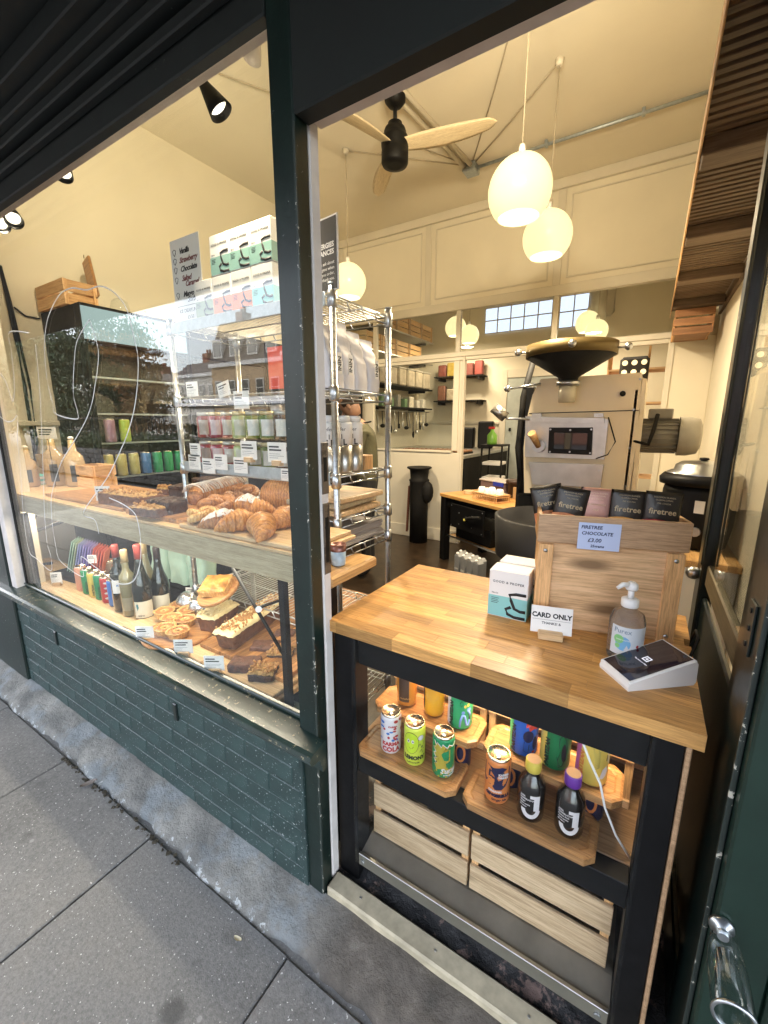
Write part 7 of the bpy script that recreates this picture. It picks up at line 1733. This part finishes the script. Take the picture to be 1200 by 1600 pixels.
house(-47.6, -37.6, 31, 7.0, 8.4, M_TERR, M_ROOF, 'pale two storey terrace house with a red shopfront', 0, True, ((4.2, 1.6, .9), (.8, 1.8, 1.3)), 6)
house(-62, -47.7, 34, 6.8, 8.2, M_TERR, M_ROOF, 'far pale terrace house at the end of the row', 0, True, ((4.2, 1.6, .9), (.8, 1.8, 1.3)), 8)
house(-80, -62.2, 38, 6.4, 8.0, M_RED, M_ROOF, 'distant red brick house with low roof', 0, True, ((4.0, 1.5, .9),), 8)
house(-16.8, 2, 30, 7.2, 10.8, M_RED, M_ROOF, 'long red brick house directly opposite the shop', 5, True, ((4.2, 1.7, 1.0), (.9, 1.9, 1.2)), 9)
# awning and flower stall line
aw = thing('market_stall', 'white canopy flower stall across the road', 'market stall', (-22, RY(20), 0))
part('canopy', MB().prism([(-1.6, 2.7), (1.6, 2.7), (0, 3.3)], 'x', -9, 9), M_WINF, aw)
for x in (-8.8, -3, 3, 8.8): part('pole', MB().cyl((x, 1.4, 0), (x, 1.4, 2.7), .05), M_GALV, aw)
fb_ = MB()
for k in range(260): fb_.ball((random.uniform(-8.5, 8.5), random.uniform(-.8, 1.4), random.uniform(.6, 1.5)), random.uniform(.08, .2), 6, 4)
part('flowers', fb_, mat('flower_mix', (.10, .12, .10), .8, var=.9, vs=3), aw)
# planter wall and hedge
pw_ = thing('planter_wall', 'low dark stone planter wall across the pavement', 'wall', (-13.5, RY(6), 0))
part('core', BX(-18, -9.5, RY(6) - .5, RY(6) - .06, 0, .84), M_BLACKM, pw_, w=True)
sm0 = None; stn = mat('dark_wall_stone', (.045, .045, .048), .75, var=.3, vs=10, rnd=.35)
for j in range(6):
    for i in range(36):
        if sm0 is None: o = part('stone', BX(-.115, .115, -.05, .05, -.064, .064, .012), stn, pw_); sm0 = o.data
        else: o = part('stone', sm0, None, pw_)
        o.location = (-4.4 + i * .24 + (j % 2) * .12, -.01 + random.uniform(-.012, .012), .075 + j * .138)
def leaves(n_, fn, s0, s1):
    mb_ = MB(); rs = random.Random(n_)
    for k in range(n_):
        p_ = fn(rs); s_ = rs.uniform(s0, s1); e_ = Euler((rs.random() * 6, rs.random() * 6, rs.random() * 6)).to_matrix()
        mb_.add([p_ + e_ @ Vector(q) * s_ for q in ((-1, 0, 0), (0, -.45, .1), (1, 0, 0), (0, .45, .1))], [(0, 1, 2, 3)])
    me = bpy.data.meshes.new('leaves'); me.from_pydata(mb_.v, [], mb_.f); me.update(); return me
M_LF = mat('leaf_green', (.055, .085, .035), .6, var=.55, vs=2.5); M_LFO = mat('leaf_autumn', (.22, .11, .035), .6, var=.5, vs=3)
def plant(name, me, m, label, cat, loc): 
    me.materials.append(m); o = bpy.data.objects.new(name, me); COL.objects.link(o); o.location = loc; o['label'] = label; o['category'] = cat; return o
o = plant('hedge', leaves(5000, lambda r: Vector((r.uniform(-4.3, 4), r.uniform(-.3, .3), r.uniform(0, .38) * (1 + .3 * math.sin(r.random() * 9)))), .03, .06), M_LF, 'low green hedge growing on the stone planter wall', 'hedge', (-13.5, RY(6) - .3, .84)); o['kind'] = 'stuff'
def tree(x, y, h_, r_, m, label, n_=9000, seed=1, s0=.05, s1=.12):
    t_ = thing('street_tree', label, 'tree', (x, y, 0)); rs = random.Random(seed)
    tr_ = MB().tube([(0, 0, 0), (.05, .02, h_ * .25), (-.05, .05, h_ * .5), (.05, 0, h_ * .85)], [.20, .16, .11, .04], 10)
    for k in range(14):
        a = rs.random() * 6.28; z0 = h_ * rs.uniform(.25, .8); l_ = r_ * rs.uniform(.5, .95)
        tr_.tube([(0, 0, z0), (math.cos(a) * l_ * .5, math.sin(a) * l_ * .5, z0 + l_ * .3), (math.cos(a) * l_, math.sin(a) * l_, z0 + l_ * .55)], [.06, .035, .012], 6)
    part('trunk', tr_, mat('bark', (.06, .05, .04), .9, var=.3), t_)
    cl = [(Vector((rs.gauss(0, .42) * r_, rs.gauss(0, .42) * r_, h_ * rs.uniform(.26, .98))), rs.uniform(.25, .5) * r_) for k in range(38)]
    def fn(r):
        c_, q = cl[r.randrange(len(cl))]; return c_ + Vector((r.gauss(0, .5), r.gauss(0, .5), r.gauss(0, .42))) * q
    me = leaves(n_, fn, s0, s1); me.materials.append(m); part('crown', me, None, t_)
tree(-21.6, RY(10.0), 6.2, 2.4, M_LF, 'dense green street tree beyond the planter wall', 15000, 2)
for k_, (x_, d_, h_, r_) in enumerate(((-31, 10, 6.4, 3.0), (-38, 11, 7.0, 3.6), (-48, 12.5, 8.0, 4.4))): tree(x_, RY(d_), h_, r_, M_LF, ('first', 'second', 'third')[k_] + ' big green tree added far left to block the reflected sky', 12000, 10 + k_, .11, .24)  # added trees, they block the sky mirrored at the window's left end
tree(-25.6, RY(10.0), 6.2, 2.3, M_LF, 'second green street tree further along the planter wall', 12000, 3); tree(-18.3, RY(10), 5.0, 1.1, M_LFO, 'small rusty autumn tree beside the green one', 4200, 4)
fn_ = thing('railing', 'black iron railing behind the planter hedge', 'railing', (-15, RY(7.2), 0))
for z in (.9, 1.7): part('rail', BX(-4, 3, -.02, .02, z, z + .04), M_BLACKM, fn_)
for k in range(36): part('bar', BX(-4 + k * .2, -3.98 + k * .2, -.01, .01, .3, 1.85), M_BLACKM, fn_)
